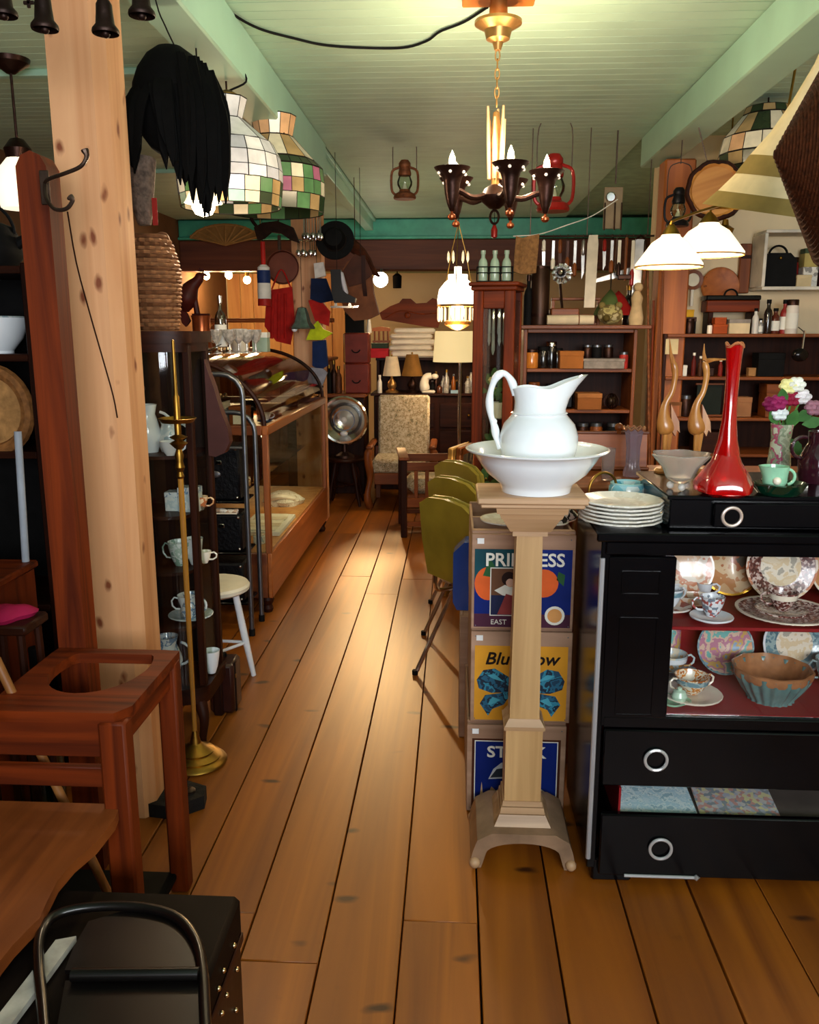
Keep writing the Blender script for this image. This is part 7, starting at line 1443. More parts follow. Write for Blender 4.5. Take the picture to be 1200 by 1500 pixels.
for x, z, c in ((-0.03, 0.22, 'd8c98a'), (0.03, 0.25, 'e6dcc0'), (0.0, 0.16, 'cfc07a')): flower(fb_, x, -0.03, z, c, 0.02)
vz2 = thing('green_ivy_pot', 'trailing ivy in a pot at the bottom of the tall glass case', 'plant', (gcs.location.x, GY + 0.12, 0.1004)); put('pot', G().lathe([(0, 0), (0.05, 0), (0.06, 0.5), (0.055, 0.5), (0, 0.4)], 16), CREAM, vz2)
for k_ in range(22): put('leaf', leafg(random.uniform(-0.06, 0.06), random.uniform(-0.07, -0.02), 0.48 + random.uniform(0, 0.32), 0.06, 0.04, random.uniform(-2, 2), 0.2), plain('ivy_green', '3a5a34', 0.5, 0, 0.4, 20), vz2)
bz = GZ + 0.0465
wr = thing('bottle_carrier', 'dark wire bottle carrier on top of the tall glass case', 'carrier', (gcs.location.x - 0.025, GY + 0.08, bz))
put('floor_plate', G().box((0, 0, 0.004), (0.20, 0.075, 0.006), 0.001), MATTE, wr)
for z in (0.05, 0.082): put('wire_band', G().tube([(-0.1, -0.037, z), (0.1, -0.037, z), (0.1, 0.037, z), (-0.1, 0.037, z)], 0.003, 5, True), MATTE, wr)
for x in (-0.1, -0.033, 0.033, 0.1):
    for yy in (-0.037, 0.037): put('wire_post', G().tube([(x, yy, 0.005), (x, yy, 0.084)], 0.003, 5), MATTE, wr)
MILK = plain('pale_green_glass', '9db3a0', 0.15, 0, 0.15, 15, coat=0.4)
for i, x in enumerate((-0.066, 0.0, 0.066)):
    bottle(['pale green bottle in the wire carrier nearest the oil lamp', 'pale green bottle in the middle of the wire carrier', 'pale green bottle in the wire carrier nearest the hanging sack'][i], (wr.location.x + x, wr.location.y, bz + 0.0075), 0.026, 0.165, MILK, MILK, 0.45, group='pale green bottles in the carrier')
rbp = W(724, 350, 5.3); rbo = thing('red_float', 'small red glass float hanging above the bottle carrier', 'float', rbp); put('body', G().lathe([(0, 0), (0.018, 0.01), (0.02, 0.05), (0.008, 0.08), (0, 0.085)], 12), REDT, rbo); put('cord', G().tube([(0, 0, 0.08), (0, 0, 2.6695 - rbp.z)], 0.002, 5), MATTE, rbo)

# ================================================================ shelving units
def unit(label, x0, x1, y0, y1, shelves, top, thick=0.022, mat=OAKX, smat=OAK, back=True):
    t = thing('shelving_unit', label, 'shelves', ((x0 + x1) / 2, (y0 + y1) / 2, 0)); w, d = x1 - x0, y1 - y0
    for s in (-1, 1): put('side_board', G().box((s * (w / 2 - 0.011), 0, top / 2), (0.022, d, top), 0.003), smat, t)
    for z in shelves: put('shelf', G().box((0, 0, z - thick / 2), (w - 0.046, d - 0.004, thick), 0.003), mat, t)
    if back: put('back_board', G().box((0, d / 2 - 0.006, top / 2), (w - 0.046, 0.008, top - 0.02), 0), DARKW, t)
    return t
U1X0, U1X1, U1Y0, U1Y1 = W(768, 480, 5.3).x, W(935, 480, 5.3).x, 5.30, 5.62
Z1 = [W(850, y, 5.3).z for y in (482, 540, 600, 652)]
unit('brown wooden shelving crammed with tools and tins behind the pitcher', U1X0, U1X1, U1Y0, U1Y1, Z1 + [0.5, 0.15], Z1[0] - 0.001)
put('top_plank', G().box((0.02, -0.02, 0.012), (U1X1 - U1X0 + 0.10, 0.38, 0.022), 0.003), OAKX, bpy.data.objects['shelving_unit'], loc=(0, 0, Z1[0]))
T1 = Z1[0] + 0.0235
def s1(x, dy, k): # pixel column, depth into the shelf, shelf index (0 = top plank)
    Y = U1Y0 + 0.09 + dy; return (W(x, 480, Y).x, Y, (T1 if k == 0 else Z1[k]) + 0.0004)
GREYB = plain('grey_card', '8a8078', 0.8, 0, 0.2, 30)
# top plank goods
cyl = thing('dark_canister', 'tall dark cylindrical canister at the end of the tool shelf', 'canister', s1(790, 0.05, 0)); put('body', G().lathe([(0, 0), (0.055, 0), (0.057, 0.01), (0.057, 0.33), (0.05, 0.345), (0, 0.345)], 24), plain('brown_metal', '3a2418', 0.4, 0.6), cyl); put('band', G().lathe([(0.0575, 0.05), (0.0595, 0.05), (0.0595, 0.07), (0.0575, 0.07)], 24), AGED, cyl); put('lid', G().lathe([(0.059, 0.335), (0.059, 0.35), (0, 0.36)], 24), AGED, cyl)
hn = thing('small_gramophone', 'little gramophone with a silver flared horn on the tool shelf', 'gramophone', s1(819, 0.0, 0)); put('box', G().box((0.03, 0.03, 0.05), (0.17, 0.14, 0.10), 0.006), OAKX, hn); put('horn', G().lathe([(0.06, 0.0), (0.055, 0.006), (0.03, 0.03), (0.012, 0.08), (0.008, 0.12)], 60, Matrix.Translation((0.0, -0.06, 0.30)) @ Matrix.Rotation(R(-80), 4, 'X'), flute=lambda a, z: 1 + 0.05 * math.cos(10 * a)), CHROME, hn); put('horn_neck', G().tube(bez([(0, 0.05, 0.28), (0.01, 0.06, 0.2), (0.02, 0.04, 0.10)], 10), 0.009, 7), AGED, hn)
wc = thing('cream_roll', 'cream cloth roll lying at the front of the tool shelf', 'cloth', s1(835, -0.05, 0)); put('roll', G().lathe([(0, -0.14), (0.028, -0.14), (0.03, 0), (0.028, 0.14), (0, 0.14)], 16, Matrix.Translation((0, 0, 0.0302)) @ Matrix.Rotation(R(90), 4, 'Y')), plain('cream_cloth', 'd6c3a2', 0.85, 0, 0.12, 12, bump=0.2), wc); put('tie', G().tube([(0.05, 0.031 * math.cos(a), 0.0302 + 0.031 * math.sin(a)) for a in [2 * PI * k / 14 for k in range(14)]], 0.003, 5, True), OAK, wc)
fx = thing('open_wooden_frame', 'open brown wooden frame rack behind the cream roll', 'rack', s1(842, 0.10, 0))
for s in (-1, 1): put('upright', G().box((s * 0.14, 0, 0.075), (0.018, 0.06, 0.15), 0.002), OAK, fx)
put('top_bar', G().box((0, 0, 0.158), (0.30, 0.06, 0.016), 0.003), OAKX, fx); put('bottom_bar', G().box((0, 0, 0.008), (0.26, 0.06, 0.014), 0.002), OAKX, fx)
carton('red-brown tool box inside the open wooden frame rack', (s1(858, 0.10, 0)[0], s1(858, 0.10, 0)[1], T1 + 0.016), (0.12, 0.05, 0.05), REDWX, OAKX)
tk = thing('stoneware_head', 'mossy coloured stoneware animal head on the tool shelf', 'ornament', s1(893, -0.04, 0)); put('head', G().ball((0, 0, 0.062), 0.062, 16, sx=1.25, sz=0.98), pattern('moss_stone', ['8a7a48', 'a89a60', '6a5a30', 'b0a27a'], 16, 0.8, 'noise'), tk)
for s in (-1, 1): put('ear', G().ball((0.05 * s, 0, 0.115), 0.022, 10), plain('moss_ear', '7a6a3c', 0.8), tk)
put('snout', G().ball((-0.03, -0.055, 0.04), 0.022, 10), plain('moss_snout', '54461f', 0.8), tk)
mk = thing('red_green_hat', 'green and red peaked felt hat hung at the end of the tool rail', 'hat', W(893, 462, 5.44))
put('green_side', G().lathe([(0.10, 0), (0.09, 0.03), (0.05, 0.10), (0, 0.16)], 20), plain('hat_green', '4c5a30', 0.85), mk); put('red_side', G().lathe([(0.092, 0.0), (0.085, 0.04), (0.04, 0.11), (0, 0.15)], 20, c=(0.05, 0.01, 0)), plain('hat_red', '8a1612', 0.85), mk)
put('cord', G().tube([(0, 0, 0.15), (0, 0, 2.07 - mk.location.z)], 0.003, 5), MATTE, mk)
bottle('dark lacquer vase next to the mossy head on the tool shelf', s1(920, 0.14, 0), 0.04, 0.24, plain('dark_lacquer', '180c0a', 0.2, coat=0.6), BRASS, 0.4, 'lacquer_vase', 'vase')
cfp = s1(936, -0.02, 0); cf = thing('cream_figure', 'cream plaster standing figure at the end of the tool shelf', 'figurine', (cfp[0] - 0.02, cfp[1], cfp[2])); put('body', G().lathe([(0, 0), (0.04, 0), (0.045, 0.04), (0.03, 0.12), (0.036, 0.16), (0.016, 0.2), (0, 0.2)], 16), plain('plaster_cream', 'c9ab80', 0.8, 0, 0.15, 20), cf); put('head', G().ball((0.006, 0, 0.222), 0.028, 12), plain('plaster_cream', 'c9ab80'), cf)
bottle('dark green bottle beside the tall canister on the tool shelf', s1(773, 0.05, 0), 0.028, 0.30, MATTE, AGED, 0.4)
# second shelf
jar('amber glass jar glowing at the end of the second tool shelf', s1(780, -0.02, 1), 0.042, 0.115, plain('amber_jar', 'c9782c', 0.15, 0, 0.2, 8, coat=0.6), AGED)
for i, (x, h, lab) in enumerate(((797, 0.13, 'black lidded jar next to the amber jar'), (809, 0.16, 'taller black jar third from the amber jar'), (818, 0.12, 'small dark jar beside the orange box'))): jar(lab, s1(x, 0.02 * i, 1), 0.036, h, plain('black_jar', '120e0c', 0.15, coat=0.5), CHROME if i == 1 else MATTE, group='dark jars on the second tool shelf')
carton('plain orange-brown cardboard box on the second tool shelf', s1(837, -0.03, 1), (0.145, 0.16, 0.105), plain('kraft', 'a0602c', 0.8, 0, 0.1, 8))
carton('long grey flat box on the second tool shelf', s1(884, -0.02, 1), (0.25, 0.18, 0.06), GREYB)
for i, (x, lab) in enumerate(((862, 'dark tin can standing on the grey flat box'), (876, 'small black can in the middle of the grey flat box'), (893, 'dark can at the end of the grey flat box'))):
    q = s1(x, 0.02, 1); jar(lab, (q[0], q[1], q[2] + 0.0604), 0.03, 0.08, (AGED, MATTE, AGED)[i], STEEL, 'tin_can', 'can', group='cans on the grey box')
jar('red tin with worn paint at the end of the second tool shelf', s1(916, -0.06, 1), 0.028, 0.10, plain('red_tin', '9c2a26', 0.45, 0, 0.3, 30), STEEL, 'tin', 'tin')
# third shelf
carton('brown cardboard box on the third tool shelf beside the pitcher spout', s1(866, -0.04, 2), (0.15, 0.15, 0.10), plain('kraft2', '8a5228', 0.8, 0, 0.1, 8), plain('kraft3', 'a2683a', 0.8))
gw_ = thing('wire_ball', 'openwork dark wire ball on the third tool shelf', 'ornament', s1(901, -0.03, 2))
for q in range(6): put('wire_hoop', G().tube([(0.045 * math.cos(a) * math.cos(q * PI / 6), 0.045 * math.cos(a) * math.sin(q * PI / 6), 0.048 + 0.045 * math.sin(a)) for a in [2 * PI * k / 18 for k in range(18)]], 0.0035, 5, True), AGED, gw_)
put('core', G().ball((0, 0, 0.048), 0.03, 12), plain('core_dark', '3a2a1c', 0.4, 0.5), gw_)
jar('brown stoneware jar behind the pitcher handle, third tool shelf', s1(785, 0.02, 2), 0.04, 0.16, AGED, OAK)
sho = thing('leather_shoe', 'old brown leather shoe on the third tool shelf', 'shoe', s1(802, -0.055, 2)); put('upper', G().tube(bez([(-0.07, 0, 0.05), (-0.03, 0, 0.05), (0.03, 0, 0.035), (0.08, 0, 0.022)], 12), [0.035, 0.038, 0.038, 0.036, 0.034, 0.032, 0.03, 0.03, 0.029, 0.028, 0.026, 0.022, 0.015][:13], 10), plain('shoe_leather', '6b3a20', 0.45), sho); put('sole', G().box((0, 0, 0.006), (0.18, 0.06, 0.012), 0.004), MATTE, sho)
rd_ = thing('bakelite_radio', 'black bakelite radio with a row of white keys on the third tool shelf', 'radio', s1(822, 0.02, 2)); put('case', G().box((0, 0, 0.075), (0.17, 0.12, 0.15), 0.012), BLACK, rd_)
for q in range(3): put('key', G().box((-0.05 + q * 0.05, -0.062, 0.125), (0.03, 0.006, 0.008), 0.001), CREAM, rd_)
for i, (x, lab) in enumerate(((860, 'dark jar on the lowest visible tool shelf'), (880, 'brown jar on the lowest visible tool shelf'), (905, 'black jar at the end of the lowest visible tool shelf'))): jar(lab, s1(x, 0, 3), 0.04, 0.13, (AGED, OAK, MATTE)[i], STEEL, group='jars on the lowest tool shelf')
# tool rail with hand tools
rz = W(850, 346, 5.42).z
rl = thing('tool_rail', 'thin iron rail hung with old hand tools above the brown shelving', 'rail', (W(860, 346, 5.42).x, 5.42, rz))
put('bar', G().tube([(-0.36, 0, 0), (0.40, 0, 0)], 0.006, 8), IRON, rl)
for x in (-0.34, 0.0, 0.36): put('hanger', G().tube([(x, 0, 0), (x, 0, 2.6695 - rz)], 0.003, 5), IRON, rl)
BLADE = plain('dull_blade', 'aaa6a2', 0.3, 0.9, 0.2, 20); REDH = plain('red_handle', '8e1e16', 0.5)
def tool(label, x, kind, ln, m1, m2):
    t = thing('hand_tool', label, 'tool', (W(x, 346, 5.42).x, 5.42 - 0.012, rz), 0, 'hand tools on the rail')
    put('hook', G().tube(arc((0, 0.012, 0.0), 0.010, -60, 200, 10, 'yz'), 0.0022, 5), IRON, t)
    if kind == 'knife': put('handle', G().lathe([(0.004, -0.02), (0.011, -0.03), (0.012, -ln * 0.4), (0.007, -ln * 0.45), (0, -ln * 0.45)], 10), m2, t); put('blade', G().prism([(-0.010, -ln * 0.44), (0.010, -ln * 0.44), (0.010, -ln * 0.85), (-0.004, -ln)], 0.003, 'xz'), m1, t)
    elif kind == 'rasp': put('blade', G().box((0, 0, -0.02 - ln * 0.33), (0.02, 0.008, ln * 0.62), 0.002), m1, t); put('handle', G().lathe([(0.006, -ln * 0.64), (0.014, -ln * 0.72), (0.013, -ln * 0.95), (0, -ln)], 10), m2, t)
    elif kind == 'hammer': put('handle', G().tube([(0, 0, -0.01), (0, 0, -ln)], 0.009, 8), m2, t); put('head', G().box((0, 0, -ln + 0.02), (0.09, 0.025, 0.03), 0.005), m1, t)
    else: put('plate', G().prism([(-0.028, -0.02), (0.028, -0.02), (0.012, -ln), (-0.035, -ln)], 0.004, 'xz'), m1, t); put('grip', G().tube([(-0.028, 0, -0.02), (0, 0, 0.0), (0.028, 0, -0.02)], 0.007, 6), m2, t)
tl = [('slim table knife first on the tool rail', 797, 'knife', 0.2, BLADE, CREAM), ('pale handled file second on the tool rail', 811, 'rasp', 0.2, BLADE, CREAM), ('brown handled chisel on the tool rail', 821, 'knife', 0.22, AGED, OAK), ('short brown awl on the tool rail', 832, 'rasp', 0.19, AGED, OAK), ('pointed rasp with pale tang on the tool rail', 843, 'rasp', 0.24, BLADE, OAK), ('silver butcher knife on the tool rail', 855, 'knife', 0.25, BLADE, BLADE), ('red handled screwdriver on the tool rail', 886, 'knife', 0.2, BLADE, REDH), ('thin steel file right of the red screwdriver', 897, 'rasp', 0.22, BLADE, OAK), ('hatched white measuring stick on the tool rail', 908, 'rasp', 0.24, CREAM, AGED), ('claw hammer hanging on the tool rail', 918, 'hammer', 0.26, AGED, OAK), ('white and red brush on the tool rail', 928, 'rasp', 0.3, CREAM, REDT), ('long steel saw blade near the orange-brown post', 938, 'saw', 0.36, BLADE, AGED), ('rusty pincers at the end of the tool rail', 946, 'knife', 0.3, RUST, AGED)]
for a in tl: tool(*a)
wsP = W(866, 395, 5.36)
wp = thing('white_paddle', 'long whitewashed wooden paddle hanging in front of the tool rail', 'paddle', (wsP.x, 5.36, rz))
put('blade', G().prism([(-0.034, -0.42), (0.03, -0.42), (0.036, -0.05), (0.03, 0.0), (-0.02, 0.0), (-0.028, -0.05)], 0.016, 'xz'), plain('whitewash', 'd8cbb6', 0.8, 0, 0.12, 15), wp); put('hook', G().tube([(0, 0.0, -0.01), (0, 0.058, 0.012)], 0.003, 5), IRON, wp)
hbl = thing('handsaw', 'silver handsaw lying slanted under the tool rail', 'saw', W(900, 410, 5.46)); put('blade', G().prism([(-0.13, -0.02), (0.10, 0.03), (0.12, 0.06), (0.10, 0.075), (-0.13, 0.0)], 0.004, 'xz'), BLADE, hbl); put('handle', G().prism([(0.10, 0.02), (0.15, 0.03), (0.16, 0.09), (0.12, 0.1), (0.1, 0.07)], 0.018, 'xz'), OAK, hbl); put('wire', G().tube([(0.0, 0, 0.03), (0.0, -0.03, rz - hbl.location.z)], 0.0025, 5), IRON, hbl)
sk_ = thing('burlap_sack', 'limp tan burlap sack hanging from the line beside the tool rail', 'sack', W(773, 372, 5.3)); SB = sk_.location.copy()
P = [W(x, y, 5.3) - SB for x, y in ((756, 346), (765, 349), (775, 346), (790, 343), (788, 370), (785, 400), (765, 402), (752, 398), (754, 370))]
put('cloth', G().prism([(p.x, p.z) for p in P], 0.03, 'xz'), plain('burlap', '8a623c', 0.9, 0, 0.3, 60, bump=0.4), sk_)
put('fold', G().tube([P[1] + Vector((0, -0.016, 0)), (P[6] + P[7]) / 2 + Vector((0.01, -0.016, 0.02))], 0.010, 6), plain('burlap', '8a623c'), sk_)
solo('white_line', G().tube(bez([W(752, 346, 5.3), W(790, 343, 5.3), W(830, 330, 5.3), W(868, 316, 5.34), W(905, 292, 5.36)], 24), 0.0035, 6), plain('white_cord', 'd9d4c6', 0.8), 'slack white line strung from the post over the burlap sack', 'line')

# electric fixtures and panel on the end of the partition
wpn = thing('tool_board', 'pale board with hanging tools on the end of the partition wall', 'board', W(893, 305, 5.5)); WB = wpn.location.copy()
put('panel', G().box((0.02, 0.0, 0.0), (0.11, 0.02, 0.24), 0.003), plain('pale_board', '8f7c62', 0.8), wpn); put('round_gauge', G().lathe([(0, 0), (0.03, 0), (0.03, 0.02), (0.024, 0.025), (0, 0.025)], 18, Matrix.Translation((0.0, -0.01, 0.06)) @ Matrix.Rotation(R(90), 4, 'X')), CHROME, wpn)
for x in (-0.03, 0.03, 0.07): put('iron_hook', G().tube([(x, -0.015, 0.03), (x, -0.02, -0.13)], 0.005, 6), IRON, wpn)
put('bracket', G().tube([(0.03, 0.0, 0.14), (0.03, 0.0, 2.6695 - WB.z)], 0.005, 5), IRON, wpn)

# ================================================================ right shelving against the partition
U2X0, U2X1, U2Y0, U2Y1 = W(978, 490, 5.28).x, W(1150, 490, 5.28).x, 5.28, 5.64
Z2 = [W(1060, y, 5.28).z for y in (489, 552, 612, 665)]
unit('dark wooden shelving loaded with jars and boxes under the white lampshades', U2X0 - 0.02, U2X1 + 0.45, U2Y0, U2Y1, Z2 + [0.45, 0.12], Z2[0] + 0.0, 0.02, OAKX, DARKW)
def s2(x, dy, k): Y = U2Y0 + 0.08 + dy; return (W(x, 480, Y).x, Y, Z2[k] + 0.0004)
WHB = plain('white_bottle', 'd9d2c8', 0.35); DKB = plain('dark_bottle', '1c0f0b', 0.15, coat=0.5)
items = [('small white glue bottle at the end of the jar shelf', 993, 'b', 0.016, 0.075, WHB), ('second little white bottle beside the white glue bottle', 1000, 'b', 0.014, 0.08, WHB), ('slanting dark tin behind the little white bottles', 1010, 'j', 0.03, 0.09, AGED), ('pale small salt jar next to the orange stack', 1040, 'j', 0.016, 0.06, CREAM), ('slim white tube bottle left of the dark bottle', 1106, 'b', 0.020, 0.15, WHB), ('clear pill bottle with white label on the jar shelf', 1114, 'b', 0.018, 0.09, CUT), ('tall dark bottle with black cap on the jar shelf', 1124, 'b', 0.024, 0.20, DKB), ('brown bottle with white label on the jar shelf', 1135, 'b', 0.026, 0.15, plain('brown_b', '5a2416', 0.2, coat=0.4)), ('red bottle with white label on the jar shelf', 1148, 'b', 0.026, 0.20, plain('red_b', '8e2420', 0.35)), ('white jar with red trim and round lid on the jar shelf', 1159, 'j', 0.036, 0.20, plain('white_jar', 'd6ccc0', 0.4))]
for i, (lab, x, kd, r, h, m) in enumerate(items):
    if kd == 'b': bottle(lab, s2(x, 0.015 * (i % 3), 0), r, h, m, MATTE, 0.45, lab=PAPERW if i in (5, 7, 8) else None, group='bottles and jars on the jar shelf')
    else: jar(lab, s2(x, 0.015 * (i % 3), 0), r, h, m, AGED, lab=PAPERW if i == 9 else None, group='bottles and jars on the jar shelf')
st1 = s2(1053, 0.0, 0)
carton('lower orange wooden box of the little stack on the jar shelf', st1, (0.085, 0.08, 0.055), plain('orange_box', 'a8481c', 0.6), None)
carton('upper orange wooden box of the little stack on the jar shelf', (st1[0], st1[1], st1[2] + 0.0554), (0.07, 0.07, 0.04), plain('orange_box', 'a8481c', 0.6), None)
carton('cream card box with a grey end on the jar shelf', s2(1080, 0.0, 0), (0.125, 0.1, 0.085), plain('cream_card', 'cdb894', 0.8), GREYB)
bx1 = s2(1068, 0.17, 0)
tbx = thing('tool_chest', 'long red-brown and black tool chest raised behind the jars', 'tool chest', (bx1[0], U2Y0 + 0.26, Z2[0] + 0.0004))
for s in (-1, 1): put('stand', G().box((s * 0.13, 0, 0.065), (0.03, 0.12, 0.13), 0.004), DARKW, tbx)
put('body', G().box((0, 0, 0.165), (0.32, 0.13, 0.07), 0.005), REDWX, tbx); put('lid', G().box((0, 0, 0.215), (0.33, 0.135, 0.03), 0.006), BLACK, tbx); put('handle', G().tube(arc((0, 0, 0.228), 0.04, 0, 180, 10), 0.006, 6), MATTE, tbx)
yb = s2(1011, 0.03, 0); bkx_ = carton('dark box below the yellow carton on the jar shelf', (yb[0], U2Y0 + 0.24, yb[2]), (0.12, 0.09, 0.10), MATTE, AGED)
carton('small bright yellow carton on the dark box', (yb[0], U2Y0 + 0.24, yb[2] + 0.1004), (0.095, 0.06, 0.045), plain('yellow_carton', 'd6a024', 0.6))
# behind: brown round trays, hand mirror, basket on the wall
rt = thing('round_tray', 'round brown wooden tray leaning on the cream partition above the jars', 'tray', W(1055, 420, 5.63), 0, None, (R(82), 0, 0)); put('tray', G().lathe([(0, 0), (0.11, 0), (0.12, 0.01), (0.115, 0.016), (0.1, 0.008), (0, 0.008)], 28), RPOST, rt); put('handle', G().tube(arc((-0.10, 0.03, 0.006), 0.03, 60, 300, 8, 'xy'), 0.006, 6), OAK, rt)
hm = thing('hand_mirror', 'round hand mirror with brown rim on the partition wall', 'mirror', W(1015, 410, 5.62)); MM = Matrix.Rotation(R(90), 4, 'X'); put('rim', G().lathe([(0.04, 0), (0.062, 0), (0.062, 0.015), (0.04, 0.012)], 24, MM), OAK, hm); put('glass', G().lathe([(0, 0.006), (0.041, 0.006), (0.041, 0.003), (0, 0.003)], 24, MM), plain('mirror_pale', 'd8cfb8', 0.2, 0.2), hm); put('handle', G().tube([(0, -0.008, -0.06), (0, -0.008, -0.16)], 0.010, 8), CREAM, hm)
tw = thing('twig_basket', 'dark twig basket behind the yellow carton', 'basket', (W(992, 440, 5.55).x, 5.55, Z2[0] + 0.0004)); put('body', G().lathe([(0, 0), (0.05, 0), (0.062, 0.08), (0.058, 0.15), (0.054, 0.15), (0.05, 0.02), (0, 0.01)], 16), plain('twig', '4a2a1a', 0.9, 0, 0.5, 40, bump=0.6), tw); put('handle', G().tube(arc((0, 0, 0.14), 0.055, 0, 180, 12), 0.006, 6), RUST, tw)
hbb = thing('hanging_board', 'brown wooden board leaning on the partition beside the white shelf', 'board', W(1088, 425, 5.64)); put('board', G().box((0, 0, 0.13), (0.07, 0.03, 0.30), 0.006), OAK, hbb); put('cleat', G().box((0, -0.02, 0.2), (0.06, 0.012, 0.02), 0.002), DARKWX, hbb)
# lower shelves of the right unit: dim clutter
dim = [(1002, 1, (0.06, 0.06, 0.065), PAPERW, 'small white card cube on the dim second shelf'), (1040, 1, (0.07, 0.07, 0.05), AGED, 'dark metal box on the dim second shelf'), (1075, 1, (0.08, 0.07, 0.09), DARKWX, 'walnut tea caddy on the dim second shelf'), (1107, 1, (0.055, 0.05, 0.05), plain('tan_card', 'a8794a', 0.8), 'small tan card box on the dim second shelf'), (992, 2, (0.13, 0.1, 0.09), plain('kraft4', '8a5a38', 0.8), 'brown carton on the third shelf behind the crane'), (1095, 2, (0.10, 0.1, 0.12), plain('tan_card2', '9a6a48', 0.8), 'upright tan carton on the third shelf behind the red vase'), (1150, 2, (0.2, 0.14, 0.2), OAKX, 'oak box on the third shelf behind the flowers'), (1130, 1, (0.16, 0.12, 0.14), MATTE, 'black box on the dim second shelf behind the flowers'), (1050, 3, (0.2, 0.15, 0.13), DARKWX, 'dark box on the lowest shelf behind the cranes')]
for x, k, d, m, lab in dim: carton(lab, s2(x, 0.03, k), d, m, None)
for i, (x, lab) in enumerate(((1020, 'dark red candle on the dim second shelf'), (1030, 'brown candle beside the dark red one'), (1060, 'short red candle on the dim second shelf'))): bottle(lab, s2(x, 0.0, 1), 0.014, 0.14 - 0.02 * i, plain('candle_%d' % i, ('5a1a14', '4a2a1a', '7a2018')[i], 0.5), CREAM, 0.5, 'candle', 'candle')
jar('grey stoneware jar on the third shelf between the cranes', s2(1012, 0.0, 2), 0.035, 0.13, AGED, STEEL)
sb_ = thing('slate_board', 'small green-black slate board stood on the third shelf', 'slate', s2(1046, 0.0, 2)); put('slate', G().box((0, 0, 0.10), (0.15, 0.012, 0.19), 0.002), plain('slate', '1e2420', 0.8), sb_); put('frame_rail', G().box((0, 0, 0.198), (0.17, 0.02, 0.012), 0.002), OAKX, sb_); put('frame_rail', G().box((0, 0, 0.006), (0.17, 0.02, 0.012), 0.002), OAKX, sb_)
solo('paper_notice', G().box((0, 0, 0), (0.075, 0.003, 0.09), 0), plain('old_paper', 'c9b78e', 0.9), 'small cream paper notice pinned under the jar shelf', 'notice', (W(985, 503, 5.27).x, 5.276, Z2[0] - 0.075))
hk2 = thing('hanging_scoop', 'dark shiny scoop with white glint hanging at the end of the jar shelf', 'scoop', W(1172, 520, 5.2)); put('bowl', G().ball((0, 0, 0), 0.05, 14, sz=0.8, sy=0.5), plain('dark_scoop', '1c1818', 0.15, 0.6), hk2); put('handle', G().tube([(0.01, 0, 0.03), (0.015, 0, 0.14)], 0.007, 7), CHROME, hk2); put('hook', G().tube([(0.015, 0, 0.13), (0.015, 0.10, 0.16)], 0.003, 5), IRON, hk2)

# white wall shelf
WS = thing('white_wall_shelf', 'white painted wall shelf on the partition with a bag and boxes', 'shelf', W(1160, 424, 5.6)); wz = WS.location.z
put('board', G().box((0.12, -0.06, 0), (0.72, 0.22, 0.02), 0.003), plain('white_shelf', 'd8d0c0', 0.6), WS); put('upright', G().box((-0.235, -0.06, 0.165), (0.02, 0.22, 0.31), 0.003), plain('white_shelf', 'd8d0c0'), WS); put('upper_board', G().box((0.12, -0.06, 0.33), (0.72, 0.22, 0.018), 0.003), plain('white_shelf', 'd8d0c0'), WS)
def w2(x, dy=0.0): return (W(x, 420, 5.54).x, 5.54 + dy, wz + 0.0104)
bg_ = thing('black_handbag', 'black leather handbag on the white wall shelf', 'bag', w2(1136)); put('body', G().prism([(-0.11, 0), (0.11, 0), (0.10, 0.16), (0.06, 0.2), (-0.06, 0.2), (-0.10, 0.16)], 0.09, 'xz'), MATTE, bg_); put('handle', G().tube(arc((0, 0, 0.19), 0.055, 0, 180, 12), 0.007, 6), MATTE, bg_); put('clasp', G().ball((0, -0.05, 0.17), 0.010, 8), BRASS, bg_)
jar('red tin on the white wall shelf beside the handbag', w2(1163, 0.04), 0.032, 0.18, plain('red_tin2', '7e1a16', 0.4), AGED, 'tin', 'tin')
carton('cream lower carton at the front of the white wall shelf', w2(1172, -0.03), (0.09, 0.06, 0.07), plain('cream_carton', 'c9b48c', 0.8)); q = w2(1186, 0.04)
carton('white printed lower carton on the white wall shelf', q, (0.09, 0.08, 0.12), pattern('printed_white', ['d9d4c8', 'c6c1b6', 'e3dfd4', '8a8680'], 40, 0.7), None); carton('yellow-green upper carton on the white wall shelf', (q[0], q[1], q[2] + 0.1204), (0.09, 0.08, 0.11), plain('moss_carton', 'a8985a', 0.7), plain('dark_green_band', '3a4a34', 0.7))
carton('maroon box at the end of the white wall shelf', w2(1212, 0.03), (0.09, 0.1, 0.2), plain('maroon_box', '4a1a14', 0.7), None)
# poles leaning on the post
for i, (x0, y0, x1, m, lab) in enumerate(((949, 380, 956, RUST, 'rust-red fishing pole leaning on the orange-brown post'), (972, 395, 962, OAK, 'golden brown pole leaning on the orange-brown post'), (958, 440, 948, REDW, 'dark red pole leaning on the post behind the crane'))):
    a = W(x0, y0, 5.30); b = WZ(x1, 790 + 8 * i, 0.0); b.y = 5.16; b.x = W(x1, 790, 5.16).x; b.z = 0.012
    solo('leaning_pole', G().tube([b, (Vector(a) + b) / 2, a], [0.011, 0.010, 0.006], 8), m, lab, 'pole', group='poles leaning on the post')

